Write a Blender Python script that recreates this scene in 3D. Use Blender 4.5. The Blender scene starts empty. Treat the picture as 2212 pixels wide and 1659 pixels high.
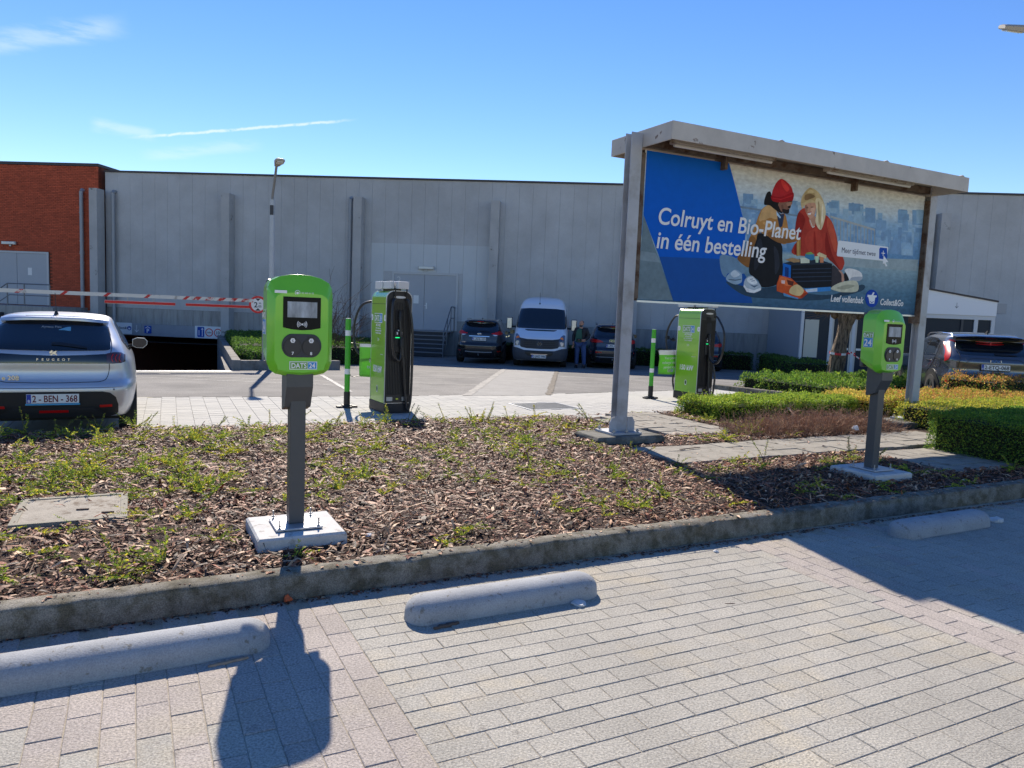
import bpy, bmesh, math, random
import numpy as np
from mathutils import Vector, Matrix

random.seed(11)
RNG = np.random.default_rng(7)
scene = bpy.context.scene
COL = scene.collection
R = math.radians

# ------------------------------------------------------------------ camera
def set_camera():
    pitch, roll, hc = R(5.45), R(2.33), 1.68
    fwd = Vector((0, math.cos(pitch), -math.sin(pitch)))
    right = Vector((1, 0, 0)); up = right.cross(fwd)
    c, s = math.cos(roll), math.sin(roll)
    ix = c * right + s * up; iy = -s * right + c * up
    m = Matrix((ix, iy, -fwd)).transposed().to_4x4()
    m.translation = (0, 0, hc)
    cd = bpy.data.cameras.new('camera'); co = bpy.data.objects.new('camera', cd)
    COL.objects.link(co); co.matrix_world = m
    cd.sensor_width = 36; cd.lens = 36 * 1600 / 2212
    cd.clip_start = .05; cd.clip_end = 3000
    scene.camera = co
set_camera()

# ------------------------------------------------------------------ world and sun
SUN_AZ, SUN_EL = R(-14.5), R(38.5)          # azimuth from +Y, negative = to the left
SUN_DIR = Vector((math.sin(SUN_AZ) * math.cos(SUN_EL), math.cos(SUN_AZ) * math.cos(SUN_EL), math.sin(SUN_EL)))
scene.view_settings.view_transform = 'Standard'
scene.view_settings.look = 'None'
scene.view_settings.gamma = 1
scene.view_settings.use_curve_mapping = False
scene.view_settings.exposure = 0.95

def set_world():
    w = bpy.data.worlds.new('World'); scene.world = w; w.use_nodes = True
    nt = w.node_tree; N = nt.nodes; L = nt.links; N.clear()
    out = N.new('ShaderNodeOutputWorld'); bg = N.new('ShaderNodeBackground')
    sky = N.new('ShaderNodeTexSky'); sky.sky_type = 'NISHITA'; sky.sun_disc = False
    sky.sun_elevation = SUN_EL; sky.sun_rotation = SUN_AZ
    sky.altitude = 0; sky.air_density = 1.0; sky.dust_density = 0.0; sky.ozone_density = 1.8
    hs = N.new('ShaderNodeHueSaturation'); hs.inputs['Saturation'].default_value = 1.3; hs.inputs['Hue'].default_value = .514
    L.new(sky.outputs[0], hs.inputs['Color'])
    geo = N.new('ShaderNodeTexCoord')
    D = geo.outputs['Generated']
    def math_(op, a, b=None, clamp=False):
        n = N.new('ShaderNodeMath'); n.operation = op; n.use_clamp = clamp
        for i, v in enumerate((a, b)):
            if v is None: continue
            if isinstance(v, (int, float)): n.inputs[i].default_value = v
            else: L.new(v, n.inputs[i])
        return n.outputs[0]
    def dot(v):
        n = N.new('ShaderNodeVectorMath'); n.operation = 'DOT_PRODUCT'
        L.new(D, n.inputs[0]); n.inputs[1].default_value = v
        return n.outputs['Value']
    def noise(scale, detail, vec=None, stretch=None):
        n = N.new('ShaderNodeTexNoise'); n.inputs['Scale'].default_value = scale; n.inputs['Detail'].default_value = detail
        n.inputs['Roughness'].default_value = .6
        if stretch:
            mp = N.new('ShaderNodeMapping'); mp.inputs['Scale'].default_value = stretch[0]; mp.inputs['Rotation'].default_value = stretch[1]
            L.new(D, mp.inputs[0]); L.new(mp.outputs[0], n.inputs[0])
        else: L.new(D, n.inputs[0])
        return n.outputs[0]
    def band(x, lo, hi):
        n = N.new('ShaderNodeMapRange'); n.interpolation_type = 'SMOOTHSTEP'
        L.new(x, n.inputs[0]); n.inputs[1].default_value = lo; n.inputs[2].default_value = hi
        return n.outputs[0]
    def direction(az, el):
        az, el = R(az), R(el)
        return Vector((math.sin(az) * math.cos(el), math.cos(az) * math.cos(el), math.sin(el)))
    def streak(a, b, half, wob, strength, nscale, nstretch=None, thr=.35):
        t = (b - a).normalized(); n = a.cross(b).normalized(); mid = ((a + b) / 2).normalized()
        along = math_('ABSOLUTE', math_('SUBTRACT', dot(t), t.dot(mid)))
        wv = math_('MULTIPLY', math_('SUBTRACT', noise(nscale, 5, stretch=nstretch), .5), wob)
        across = math_('ABSOLUTE', math_('ADD', dot(n), wv))
        m1 = band(across, half, half * .15)
        m2 = band(along, (b - a).length / 2, (b - a).length * .3)
        m3 = band(noise(nscale * 1.7, 6, stretch=nstretch), thr, thr + .3)
        return math_('MULTIPLY', math_('MULTIPLY', m1, m2), math_('MULTIPLY', m3, strength))
    st = ((2, 2, 9), (0, R(-14), 0))
    m = streak(direction(*CONTRAIL[0]), direction(*CONTRAIL[1]), .0024, .005, .62, 55, thr=.22)
    for a, b, h, s in CIRRUS:
        m = math_('ADD', m, streak(direction(*a), direction(*b), h, h * 1.2, s, 5, st, .3))
    up = band(dot((0, 0, 1)), 0, .06)
    m = math_('MULTIPLY', m, up, True)
    mix = N.new('ShaderNodeMixRGB'); L.new(m, mix.inputs[0]); L.new(hs.outputs[0], mix.inputs[1])
    mix.inputs[2].default_value = (6.2, 6.8, 7.4, 1)
    L.new(mix.outputs[0], bg.inputs[0]); bg.inputs[1].default_value = 0.084
    L.new(bg.outputs[0], out.inputs[0])
CONTRAIL = ((-27.9, 10.4), (-11.9, 13.5))
CIRRUS = [((-38, 13.6), (-27.0, 17.6), .016, .30), ((-29.8, 11.1), (-25.5, 10.9), .010, .3), ((-27, 9.4), (-18.5, 11.2), .010, .22), ((-10.8, 9.5), (-7.4, 10.0), .005, .12)]
set_world()

sd = bpy.data.lights.new('sun', 'SUN'); so = bpy.data.objects.new('sun', sd); COL.objects.link(so)
sd.energy = 3.7; sd.angle = R(.53); sd.color = (1, .90, .76)
so.rotation_euler = SUN_DIR.to_track_quat('Z', 'Y').to_euler()

# ------------------------------------------------------------------ materials
def srgb(r, g=None, b=None):
    if g is None: r, g, b = r
    f = lambda c: (c / 12.92 if c <= .04045 else ((c + .055) / 1.055) ** 2.4)
    return tuple(f(x / 255) for x in (r, g, b))
_M = {}
def mat(name, col=(.5, .5, .5), rough=.6, metal=0., var=0., vscale=8., bump=0., bscale=60., coat=0., spec=.5,
        col2=None, c2scale=3., c2lo=.45, c2hi=.6, isl=0., objrand=0., translucent=0., speck=None, stretch=None, detail=4, bdist=.01, emis=None, col3=None):
    if name in _M: return _M[name]
    m = bpy.data.materials.new(name); m.use_nodes = True; _M[name] = m
    nt = m.node_tree; N = nt.nodes; L = nt.links
    bs = N['Principled BSDF']; out = N['Material Output']
    bs.inputs['Roughness'].default_value = rough; bs.inputs['Metallic'].default_value = metal
    bs.inputs['Specular IOR Level'].default_value = spec; bs.inputs['Coat Weight'].default_value = coat
    bs.inputs['Coat Roughness'].default_value = .04
    geo = N.new('ShaderNodeNewGeometry'); P = geo.outputs['Position']
    if stretch:
        mp = N.new('ShaderNodeMapping'); mp.inputs['Scale'].default_value = stretch; L.new(P, mp.inputs[0]); P = mp.outputs[0]
    def noise(scale, det=4):
        n = N.new('ShaderNodeTexNoise'); n.inputs['Scale'].default_value = scale; n.inputs['Detail'].default_value = det; n.inputs['Roughness'].default_value = .65
        L.new(P, n.inputs[0]); return n.outputs[0]
    def mr(x, a, b, c, d, smooth=False):
        n = N.new('ShaderNodeMapRange'); n.inputs[1].default_value = a; n.inputs[2].default_value = b; n.inputs[3].default_value = c; n.inputs[4].default_value = d
        L.new(x, n.inputs[0]); return n.outputs[0]
    c = None
    def cur():
        if c is not None: return c
        r = N.new('ShaderNodeRGB'); r.outputs[0].default_value = (*col, 1); return r.outputs[0]
    if col2 is not None:
        mx = N.new('ShaderNodeMixRGB'); L.new(mr(noise(c2scale, 6), c2lo, c2hi, 0, 1), mx.inputs[0]); L.new(cur(), mx.inputs[1]); mx.inputs[2].default_value = (*col2, 1); c = mx.outputs[0]
    if col3 is not None:
        mx = N.new('ShaderNodeMixRGB'); L.new(mr(noise(col3[1], 5), col3[2], col3[3], 0, col3[4]), mx.inputs[0]); L.new(cur(), mx.inputs[1]); mx.inputs[2].default_value = (*col3[0], 1); c = mx.outputs[0]
    def value(fac, amount):
        nonlocal c
        hs = N.new('ShaderNodeHueSaturation'); L.new(cur(), hs.inputs['Color']); L.new(fac, hs.inputs['Value']); c = hs.outputs[0]
    if var: value(mr(noise(vscale, detail), .3, .7, 1 - var, 1 + var), var)
    if speck:
        value(mr(noise(speck[0], 2), .35, .65, 1 - speck[1], 1 + speck[1]), 0)
    if isl:
        value(mr(geo.outputs['Random Per Island'], 0, 1, 1 - isl, 1 + isl), isl)
    if objrand:
        oi = N.new('ShaderNodeObjectInfo'); value(mr(oi.outputs['Random'], 0, 1, 1 - objrand, 1 + objrand), objrand)
    if c is None: bs.inputs['Base Color'].default_value = (*col, 1)
    else: L.new(c, bs.inputs['Base Color'])
    if bump:
        b = N.new('ShaderNodeBump'); b.inputs['Strength'].default_value = bump; b.inputs['Distance'].default_value = bdist
        L.new(noise(bscale, 6), b.inputs['Height']); L.new(b.outputs[0], bs.inputs['Normal'])
    if emis:
        bs.inputs['Emission Color'].default_value = (*emis[0], 1); bs.inputs['Emission Strength'].default_value = emis[1]
    if translucent:
        tr = N.new('ShaderNodeBsdfTranslucent'); ms = N.new('ShaderNodeMixShader'); ms.inputs[0].default_value = translucent
        if c is not None: L.new(c, tr.inputs[0])
        else: tr.inputs[0].default_value = (*col, 1)
        L.new(bs.outputs[0], ms.inputs[1]); L.new(tr.outputs[0], ms.inputs[2]); L.new(ms.outputs[0], out.inputs[0])
    return m

# ------------------------------------------------------------------ mesh helpers
class MB:
    """collects verts and faces in local space, builds one mesh object"""
    def __init__(s): s.v = []; s.f = []; s.m = []; s.mi = 0
    def add(s, vs, fs):
        o = len(s.v); s.v += [tuple(p) for p in vs]; s.f += [tuple(i + o for i in f) for f in fs]; s.m += [s.mi] * len(fs); return s
    def box(s, x0, x1, y0, y1, z0, z1):
        return s.add([(x0, y0, z0), (x1, y0, z0), (x1, y1, z0), (x0, y1, z0), (x0, y0, z1), (x1, y0, z1), (x1, y1, z1), (x0, y1, z1)],
                     [(3, 2, 1, 0), (4, 5, 6, 7), (0, 1, 5, 4), (1, 2, 6, 5), (2, 3, 7, 6), (3, 0, 4, 7)])
    def loft(s, rings, cap0=True, cap1=True, closed=True):
        n = len(rings[0]); vs = [p for r in rings for p in r]; fs = []
        for i in range(len(rings) - 1):
            for j in range(n if closed else n - 1):
                k = (j + 1) % n
                fs.append((i * n + j, i * n + k, (i + 1) * n + k, (i + 1) * n + j))
        if cap0: fs.append(tuple(range(n - 1, -1, -1)))
        if cap1: fs.append(tuple((len(rings) - 1) * n + j for j in range(n)))
        return s.add(vs, fs)
    def prism_xz(s, pts, y0, y1):
        """outline counter-clockwise seen from -Y (x right, z up)"""
        return s.loft([[(x, y0, z) for x, z in pts], [(x, y1, z) for x, z in pts]])
    def prism_xy(s, pts, z0, z1):
        return s.loft([[(x, y, z0) for x, y in pts], [(x, y, z1) for x, y in pts]])
    def prism_yz(s, pts, x0, x1):
        return s.loft([[(x0, y, z) for y, z in pts], [(x1, y, z) for y, z in pts]])
    def tube(s, pts, rad, n=8, caps=True):
        pts = [Vector(p) for p in pts]; rings = []; up = None
        rr = rad if isinstance(rad, (list, tuple)) else [rad] * len(pts)
        for i, p in enumerate(pts):
            t = (pts[min(i + 1, len(pts) - 1)] - pts[max(i - 1, 0)]).normalized()
            if up is None:
                up = Vector((0, 0, 1)) if abs(t.z) < .9 else Vector((1, 0, 0))
            a = t.cross(up).normalized(); b = a.cross(t).normalized(); up = b
            rings.append([p + (a * math.cos(2 * math.pi * k / n) + b * math.sin(2 * math.pi * k / n)) * rr[i] for k in range(n)])
        return s.loft(rings, caps, caps)
    def cyl(s, x, y, z0, z1, r, n=16, r1=None):
        r1 = r if r1 is None else r1
        return s.loft([[(x + q * math.cos(2 * math.pi * k / n), y + q * math.sin(2 * math.pi * k / n), z) for k in range(n)] for z, q in ((z0, r), (z1, r1))])
    def disc_y(s, x, z, y0, y1, r, n=24, r1=None):
        r1 = r if r1 is None else r1
        return s.loft([[(x + q * math.cos(2 * math.pi * k / n), y, z + q * math.sin(2 * math.pi * k / n)) for k in range(n)] for y, q in ((y0, r), (y1, r1))])
    def disc_x(s, y, z, x0, x1, r, n=24, r1=None):
        r1 = r if r1 is None else r1
        return s.loft([[(x, y + q * math.cos(2 * math.pi * k / n), z + q * math.sin(2 * math.pi * k / n)) for k in range(n)] for x, q in ((x0, r), (x1, r1))])
    def lathe(s, prof, x=0, y=0, n=24):
        return s.loft([[(x + r * math.cos(2 * math.pi * k / n), y + r * math.sin(2 * math.pi * k / n), z) for k in range(n)] for r, z in prof])
    def mesh(s, name, mats):
        me = bpy.data.meshes.new(name); me.from_pydata(s.v, [], s.f)
        mats = mats if isinstance(mats, (list, tuple)) else [mats]
        for m in mats: me.materials.append(m)
        if len(mats) > 1: me.polygons.foreach_set('material_index', s.m)
        bm = bmesh.new(); bm.from_mesh(me); bmesh.ops.recalc_face_normals(bm, faces=bm.faces); bm.to_mesh(me); bm.free()
        return me
    def build(s, name, mats, parent=None, loc=(0, 0, 0), rotz=0, smooth=None, bevel=0, seg=2, rot=None):
        o = bpy.data.objects.new(name, s.mesh(name, mats)); COL.objects.link(o)
        if parent is not None: o.parent = parent
        o.location = loc; o.rotation_euler = rot or (0, 0, rotz)
        if bevel:
            b = o.modifiers.new('bevel', 'BEVEL'); b.width = bevel; b.segments = seg; b.limit_method = 'ANGLE'; b.angle_limit = R(40); b.harden_normals = False
        if smooth is not None: shade(o, smooth)
        return o
def shade(o, ang=40):
    me = o.data
    me.polygons.foreach_set('use_smooth', [True] * len(me.polygons))
    try: me.set_sharp_from_angle(angle=R(ang))
    except Exception: pass
def raw(name, V, F, mats, parent=None, loc=(0, 0, 0), mi=None, smooth=False, rotz=0):
    """numpy verts and same-size faces to one mesh object"""
    me = bpy.data.meshes.new(name); V = np.asarray(V, np.float32); F = np.asarray(F, np.int32)
    k = F.shape[1]
    me.vertices.add(len(V)); me.vertices.foreach_set('co', V.ravel())
    me.loops.add(F.size); me.loops.foreach_set('vertex_index', F.ravel())
    me.polygons.add(len(F)); me.polygons.foreach_set('loop_start', np.arange(0, F.size, k, dtype=np.int32))
    mats = mats if isinstance(mats, (list, tuple)) else [mats]
    for m in mats: me.materials.append(m)
    if mi is not None: me.polygons.foreach_set('material_index', np.asarray(mi, np.int32))
    me.update(calc_edges=True)
    me.polygons.foreach_set('use_smooth', [bool(smooth)] * len(F))
    o = bpy.data.objects.new(name, me); COL.objects.link(o)
    if parent is not None: o.parent = parent
    o.location = loc; o.rotation_euler = (0, 0, rotz)
    return o
def thing(name, label, cat, loc=(0, 0, 0), rotz=0, group=None):
    o = bpy.data.objects.new(name, None); COL.objects.link(o); o.location = loc; o.rotation_euler = (0, 0, rotz)
    o.empty_display_size = .2
    return tag(o, label, cat, group)
def tag(o, label=None, cat=None, group=None, kind=None):
    if label: o['label'] = label
    if cat: o['category'] = cat
    if group: o['group'] = group
    if kind: o['kind'] = kind
    return o
def dup(o, parent=None):
    c = o.copy(); COL.objects.link(c)
    if parent is not None: c.parent = parent
    for ch in [x for x in KIDS.get(o.name, [])]: dup(ch, c)
    return c
KIDS = {}
def index_kids():
    KIDS.clear()
    for o in bpy.data.objects:
        if o.parent: KIDS.setdefault(o.parent.name, []).append(o)
def copy_part(o, parent, loc=None, rotz=None, rot=None):
    c = o.copy(); COL.objects.link(c); c.parent = parent
    if loc is not None: c.location = loc
    if rotz is not None: c.rotation_euler = (0, 0, rotz)
    if rot is not None: c.rotation_euler = rot
    return c
def text_mesh(body, size, extrude=.001, bold=0, shear=0, align='LEFT', sx=1, spacing=1.0, res=3, fit=None):
    cu = bpy.data.curves.new('lettering', 'FONT'); cu.body = body; cu.size = size; cu.extrude = extrude; cu.offset = bold
    cu.shear = shear; cu.align_x = align; cu.space_character = spacing; cu.resolution_u = res
    o = bpy.data.objects.new('lettering', cu); COL.objects.link(o)
    dg = bpy.context.evaluated_depsgraph_get(); me = bpy.data.meshes.new_from_object(o.evaluated_get(dg))
    bpy.data.objects.remove(o); bpy.data.curves.remove(cu)
    if fit:
        xs = [v.co.x for v in me.vertices]; sx = fit / (max(xs) - min(xs))
    if sx != 1:
        for v in me.vertices: v.co.x *= sx
    return me
def text(body, size, m, parent, loc, rot=(R(90), 0, 0), name='lettering', **kw):
    me = text_mesh(body, size, **kw); me.name = name; me.materials.clear(); me.materials.append(m)
    o = bpy.data.objects.new(name, me); COL.objects.link(o); o.parent = parent; o.location = loc; o.rotation_euler = rot
    return o
def catmull(pts, per=4, closed=True):
    n = len(pts); out = []
    rng = range(n) if closed else range(n - 1)
    for i in rng:
        g = (lambda k: pts[k % n]) if closed else (lambda k: pts[max(0, min(n - 1, k))])
        p0, p1, p2, p3 = g(i - 1), g(i), g(i + 1), g(i + 2)
        for k in range(per):
            t = k / per
            out.append(tuple(.5 * (2 * b + (c - a) * t + (2 * a - 5 * b + 4 * c - d) * t * t + (3 * b - a - 3 * c + d) * t ** 3) for a, b, c, d in zip(p0, p1, p2, p3)))
    if not closed: out.append(tuple(pts[-1]))
    return out
def rrect(x0, x1, z0, z1, r, n=5):
    out = []
    for cx, cz, a0 in ((x1 - r, z0 + r, -90), (x1 - r, z1 - r, 0), (x0 + r, z1 - r, 90), (x0 + r, z0 + r, 180)):
        for k in range(n + 1):
            a = R(a0 + 90 * k / n); out.append((cx + r * math.cos(a), cz + r * math.sin(a)))
    return out
TH = R(27.2)
E1 = (math.cos(TH), math.sin(TH)); E2 = (-math.sin(TH), math.cos(TH))
def lot(a, b, z=0.): return (a * E1[0] + b * E2[0], a * E1[1] + b * E2[1], z)     # a along the kerb, b away from the camera
def gz(y): return 0. if y < 14.5 else -.018 * (y - 14.5)
# ------------------------------------------------------------------ shared materials
CONC = mat('concrete', srgb(142, 140, 136), .85, var=.22, vscale=3, speck=(140, .16), bump=.35, bscale=160, bdist=.004, col2=srgb(120, 116, 104), c2scale=1.7)
CONC_DK = mat('concrete_weathered', srgb(118, 116, 108), .9, var=.3, vscale=2.5, speck=(120, .25), bump=.5, bscale=120, bdist=.006, col2=srgb(86, 82, 72), c2scale=4)
KERBM = mat('kerb_concrete', srgb(128, 123, 112), .92, var=.3, vscale=4, speck=(150, .35), bump=.8, bscale=130, bdist=.008, col2=srgb(92, 86, 70), c2scale=9, c2lo=.42, c2hi=.62)
STOPM = mat('parking_stop_concrete', srgb(156, 158, 160), .85, var=.14, vscale=4, speck=(150, .14), bump=.5, bscale=120, col3=(srgb(84, 84, 86), 9, .62, .7, .5), bdist=.005, col2=srgb(128, 124, 116), c2scale=22, c2lo=.60, c2hi=.66)
BLOCKW = mat('fresh_concrete', srgb(196, 194, 190), .8, var=.1, vscale=8, speck=(120, .08), bump=.3, bscale=90, bdist=.004, col2=srgb(160, 156, 150), c2scale=14, c2lo=.56, c2hi=.64)
BLACK = mat('black_plastic', (.012, .012, .013), .45)
RUBBER = mat('rubber', (.018, .018, .019), .8, bump=.2, bscale=80)
WHITE = mat('white_paint', (.75, .75, .74), .5)
STEEL = mat('galvanised_steel', srgb(165, 168, 172), .42, metal=.75, var=.12, vscale=6, bump=.05, bscale=40)
CHROME = mat('chrome', (.8, .8, .82), .12, metal=1)
GLASS_DK = mat('dark_glass', (.012, .016, .022), .04, spec=.9)
RED = mat('red_paint', srgb(205, 28, 24), .45)
DARKGREY = mat('anthracite_powder_coat', srgb(72, 75, 78), .42, var=.04, vscale=20)
GREEN = mat('bright_green_paint', srgb(112, 198, 48), .3, coat=.5, var=.02, vscale=5)
GREENP = mat('lime_green_panel', srgb(132, 190, 44), .28, coat=.6)
LOGO_BLUE = mat('logo_blue', srgb(18, 138, 205), .4)
LOGO_GREEN = mat('logo_green', srgb(100, 160, 40), .4)
SIGN_BLUE = mat('sign_blue', srgb(20, 70, 165), .4)
TEXTW = mat('white_print', (.82, .82, .82), .5)
TEXTB = mat('black_print', (.015, .015, .018), .5)

# ------------------------------------------------------------------ ground sheets
ASPH = mat('asphalt', srgb(122, 119, 115), .88, var=.16, vscale=1.2, speck=(55, .32), bump=.6, bscale=70, bdist=.006, col2=srgb(104, 102, 100), c2scale=.5)
SAND = mat('joint_sand', srgb(164, 154, 136), .95, var=.2, vscale=9, speck=(180, .25), bump=.4, bscale=200)
RAMP = [(-12.9, 15.0), (-7.35, 18.9), (-13.9, 34.7), (-19.6, 35.2)]
EDGE = [lot(a, b)[:2] for a, b in ((-60, 14.5), (-12, 14.2), (.05, 14.03), (2.34, 13.85), (4.93, 13.66), (8.4, 13.9), (10, 14.2), (13.7, 14.75), (14.9, 15.3), (30, 18), (90, 30))]
def inside(p, poly):
    x, y = p; c = False; n = len(poly)
    for i in range(n):
        x1, y1 = poly[i]; x2, y2 = poly[(i + 1) % n]
        if (y1 > y) != (y2 > y) and x < (x2 - x1) * (y - y1) / (y2 - y1) + x1: c = not c
    return c
def sheet(name, outer, m, zf, holes=(), extra=(), parent=None, grid=0):
    from mathutils.geometry import delaunay_2d_cdt
    pts = [Vector(p) for p in outer]; edges = [(i, (i + 1) % len(outer)) for i in range(len(outer))]
    for h in holes:
        o = len(pts); pts += [Vector(p) for p in h]; edges += [(o + i, o + (i + 1) % len(h)) for i in range(len(h))]
    for l in extra:
        o = len(pts); pts += [Vector(p) for p in l]; edges += [(o + i, o + i + 1) for i in range(len(l) - 1)]
    v, e, f, *_ = delaunay_2d_cdt(pts, edges, [], 0, 1e-5)
    keep = []
    for t in f:
        c = ((v[t[0]] + v[t[1]] + v[t[2]]) / 3)
        if inside(c, outer) and not any(inside(c, h) for h in holes): keep.append(tuple(t))
    me = bpy.data.meshes.new(name); me.from_pydata([(p.x, p.y, zf(p.x, p.y)) for p in v], [], keep)
    me.materials.append(m); bm = bmesh.new(); bm.from_mesh(me)
    for fc in bm.faces:
        fc.normal_update()
        if fc.normal.z < 0: fc.normal_flip()
    bmesh.ops.delete(bm, geom=[x for x in bm.verts if not x.link_faces], context='VERTS')
    bm.to_mesh(me); bm.free()
    o = bpy.data.objects.new(name, me); COL.objects.link(o)
    if parent: o.parent = parent
    return o
def asph_z(x, y): return gz(min(y, 40))
far = [(150, 200), (-150, 200)]
xl = EDGE[0]; xr = EDGE[-1]
outer = [(-150, EDGE[0][1] - 10)] + EDGE + [(150, EDGE[-1][1])] + far
break1 = [[(-9, 14.5), (-1.5, 14.5)], [(-150, 40), (150, 40)]]
tag(sheet('road', outer, ASPH, asph_z, [RAMP], break1), kind='structure')
near = [(-150, -60), (150, -60), (150, EDGE[-1][1])] + [(x, y + .05) for x, y in EDGE[::-1]] + [(-150, EDGE[0][1] - 10)]
tag(sheet('ground', near, SAND, lambda x, y: -.075 + (0 if y < 14.5 else gz(y))), kind='structure')

# lighter strip of newer concrete set into the road, faded lines
PATCH = mat('road_patch', srgb(142, 140, 136), .85, var=.12, vscale=2, speck=(60, .18), bump=.3, bscale=80)
FADED = mat('faded_road_paint', srgb(180, 178, 172), .8, var=.2, vscale=12, speck=(30, .35))
CRACK = mat('sealed_crack', srgb(160, 156, 148), .9, var=.3, vscale=6)
def strip_sheet(name, p, q, w, m, z=.004, jag=0, n=70):
    p = Vector(p); q = Vector(q); t = (q - p).normalized(); nrm = Vector((-t.y, t.x)); vs = []; fs = []
    for i in range(n + 1):
        c = p.lerp(q, i / n); a = c + nrm * (w / 2 + random.uniform(-jag, jag)); b = c - nrm * (w / 2 + random.uniform(-jag, jag))
        for k in (a, b): vs.append((k.x, k.y, gz(k.y) + z))
        if i: fs.append((2 * i - 2, 2 * i - 1, 2 * i + 1, 2 * i))
    o = MB().add(vs, fs).build(name, m); return tag(o, kind='structure')
pq = [(-.86, 14.75), (.62, 15.7), (1.38, 24.6), (-.23, 25.2)]
MB().add([(x, y, gz(y) + .004) for x, y in ((-.86, 14.75), (.75, 15.62), (1.5, 24.9), (-.23, 24.9))], [(0, 1, 2, 3)]).build('road_patch', PATCH)
tag(bpy.data.objects['road_patch'], kind='structure')
strip_sheet('road_seam', (-.9, 14.78), (-.25, 24.9), .17, CRACK, .008, .022)
strip_sheet('road_seam', (.78, 15.65), (1.5, 24.9), .13, mat('open_crack', srgb(120, 112, 100), .95, var=.4, vscale=14), .008, .03)
for p, q, w in (((-7.6, 16.6), (-2.5, 16.9), .05), ((-8.2, 15.9), (-3.9, 15.95), .05), ((-3.0, 18.6), (-.9, 19.9), .06), ((-3.4, 20.6), (-.7, 21.6), .05), ((-2.9, 17.3), (-.8, 17.5), .05), ((1.7, 19.6), (3.9, 20.2), .05), ((1.2, 22.0), (6.2, 20.9), .07), ((-4.8, 18.6), (-3.2, 14.6), .1), ((-2, 23.3), (-.5, 22.2), .06)):
    strip_sheet('road_line', p, q, w, FADED, .006, .012)

# ------------------------------------------------------------------ paving
def paver_mesh(name, w, h, d, m, ch=.006, jit=.0):
    """one chamfered block, top face at z = 0, long side along x"""
    rings = []
    for z, i in ((-d, 0), (-ch, 0), (0, ch)):
        rings.append([(-w / 2 + i, -h / 2 + i, z), (w / 2 - i, -h / 2 + i, z), (w / 2 - i, h / 2 - i, z), (-w / 2 + i, h / 2 - i, z)])
    b = MB(); b.loft(rings, cap0=False)
    return b.mesh(name, m)
def lay(parent, pieces, name, meshes, mats, rest_name, limit=300, tilt=.006, dz=.003, view=(0, 0)):
    """pieces: (x, y, z, rot, kind, weight). The first `limit` by size in view are parts, the others one joined part"""
    pieces = sorted(pieces, key=lambda p: -p[5])
    for x, y, z, r, k, w in pieces[:limit]:
        o = bpy.data.objects.new(name, meshes[k]); COL.objects.link(o); o.parent = parent
        o.location = (x, y, z + random.uniform(-dz, dz)); o.rotation_euler = (random.gauss(0, tilt), random.gauss(0, tilt), r + random.gauss(0, .006))
    V = []; F = []; MI = []; n = 0
    cache = []
    for me in meshes:
        v = np.array([q.co[:] for q in me.vertices]); f = np.array([list(q.vertices) for q in me.polygons]); cache.append((v, f))
    for x, y, z, r, k, w in pieces[limit:]:
        v, f = cache[k]; c, s = math.cos(r), math.sin(r); ax, ay = random.gauss(0, tilt), random.gauss(0, tilt)
        zz = v[:, 2] + v[:, 1] * ax - v[:, 0] * ay + z + random.uniform(-dz, dz)
        V.append(np.stack([x + v[:, 0] * c - v[:, 1] * s, y + v[:, 0] * s + v[:, 1] * c, zz], 1)); F.append(f + n); n += len(v); MI += [k] * len(f)
    if V: tag(raw(rest_name, np.concatenate(V), np.concatenate(F), mats, parent, mi=MI), kind='stuff')
def in_view(x, y, z=0, pad=.06):
    q = Vector((x, y, z - 1.68)); m = scene.camera.matrix_world.to_3x3()
    cx, cy, cz = q.dot(m.col[0]), q.dot(m.col[1]), -q.dot(m.col[2])
    if cz < .3: return 0
    u, v = cx / cz * 1600 / 1106, cy / cz * 1600 / 829.5
    if abs(u) > 1 + pad * 2 or abs(v) > 1 + pad * 2: return 0
    return 1 / cz ** 2
PAVG = mat('grey_paver', srgb(168, 163, 152), .85, var=.13, vscale=1.1, speck=(95, .3), bump=.85, bscale=110, col3=(srgb(112, 106, 98), 5.5, .63, .72, .55), bdist=.008, col2=srgb(178, 168, 148), c2scale=1.2, c2lo=.52, c2hi=.68, objrand=.048, isl=.048)
PAVP = mat('pinkish_paver', srgb(170, 160, 151), .85, var=.13, vscale=1.1, speck=(95, .3), bump=.85, bscale=110, col3=(srgb(112, 106, 98), 5.5, .63, .72, .55), bdist=.008, col2=srgb(172, 162, 146), c2scale=1.3, c2lo=.50, c2hi=.7, objrand=.06, isl=.06)
park = tag(bpy.data.objects.new('parking_pavement', None), kind='structure'); COL.objects.link(park)
# sanded bed under the blocks
bed = MB(); A0, A1, B0, B1 = -6, 15, -1.5, 4.25
bed.add([lot(a, b, -.0035) for a, b in ((A0, B0), (A1, B0), (A1, B1), (A0, B1))], [(0, 1, 2, 3)]).build('sand_bed', SAND, park)
PW, PH = .256, .1245
pm = [paver_mesh('paver', 3.036 / 12 - .003, PH - .003, .03, PAVG, .003), paver_mesh('paver', PW - .003, PH - .003, .03, PAVP, .003)]
pieces = []
row = 0; b = 4.17
rows = []
while b > -1.2:
    bc = b - PH / 2
    off = 0 if row % 2 else PW / 2
    PR = 3.036 / 12
    if off: pieces += [(.996 + PR / 4, bc, 'h'), (4.032 - PR / 4, bc, 'h')]
    for q in range(11 if off else 12): pieces.append((.996 + PR / 2 + (PR / 2 if off else 0) + q * PR, bc, 0))
    rows.append(bc); b -= PH; row += 1
cols = []
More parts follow.
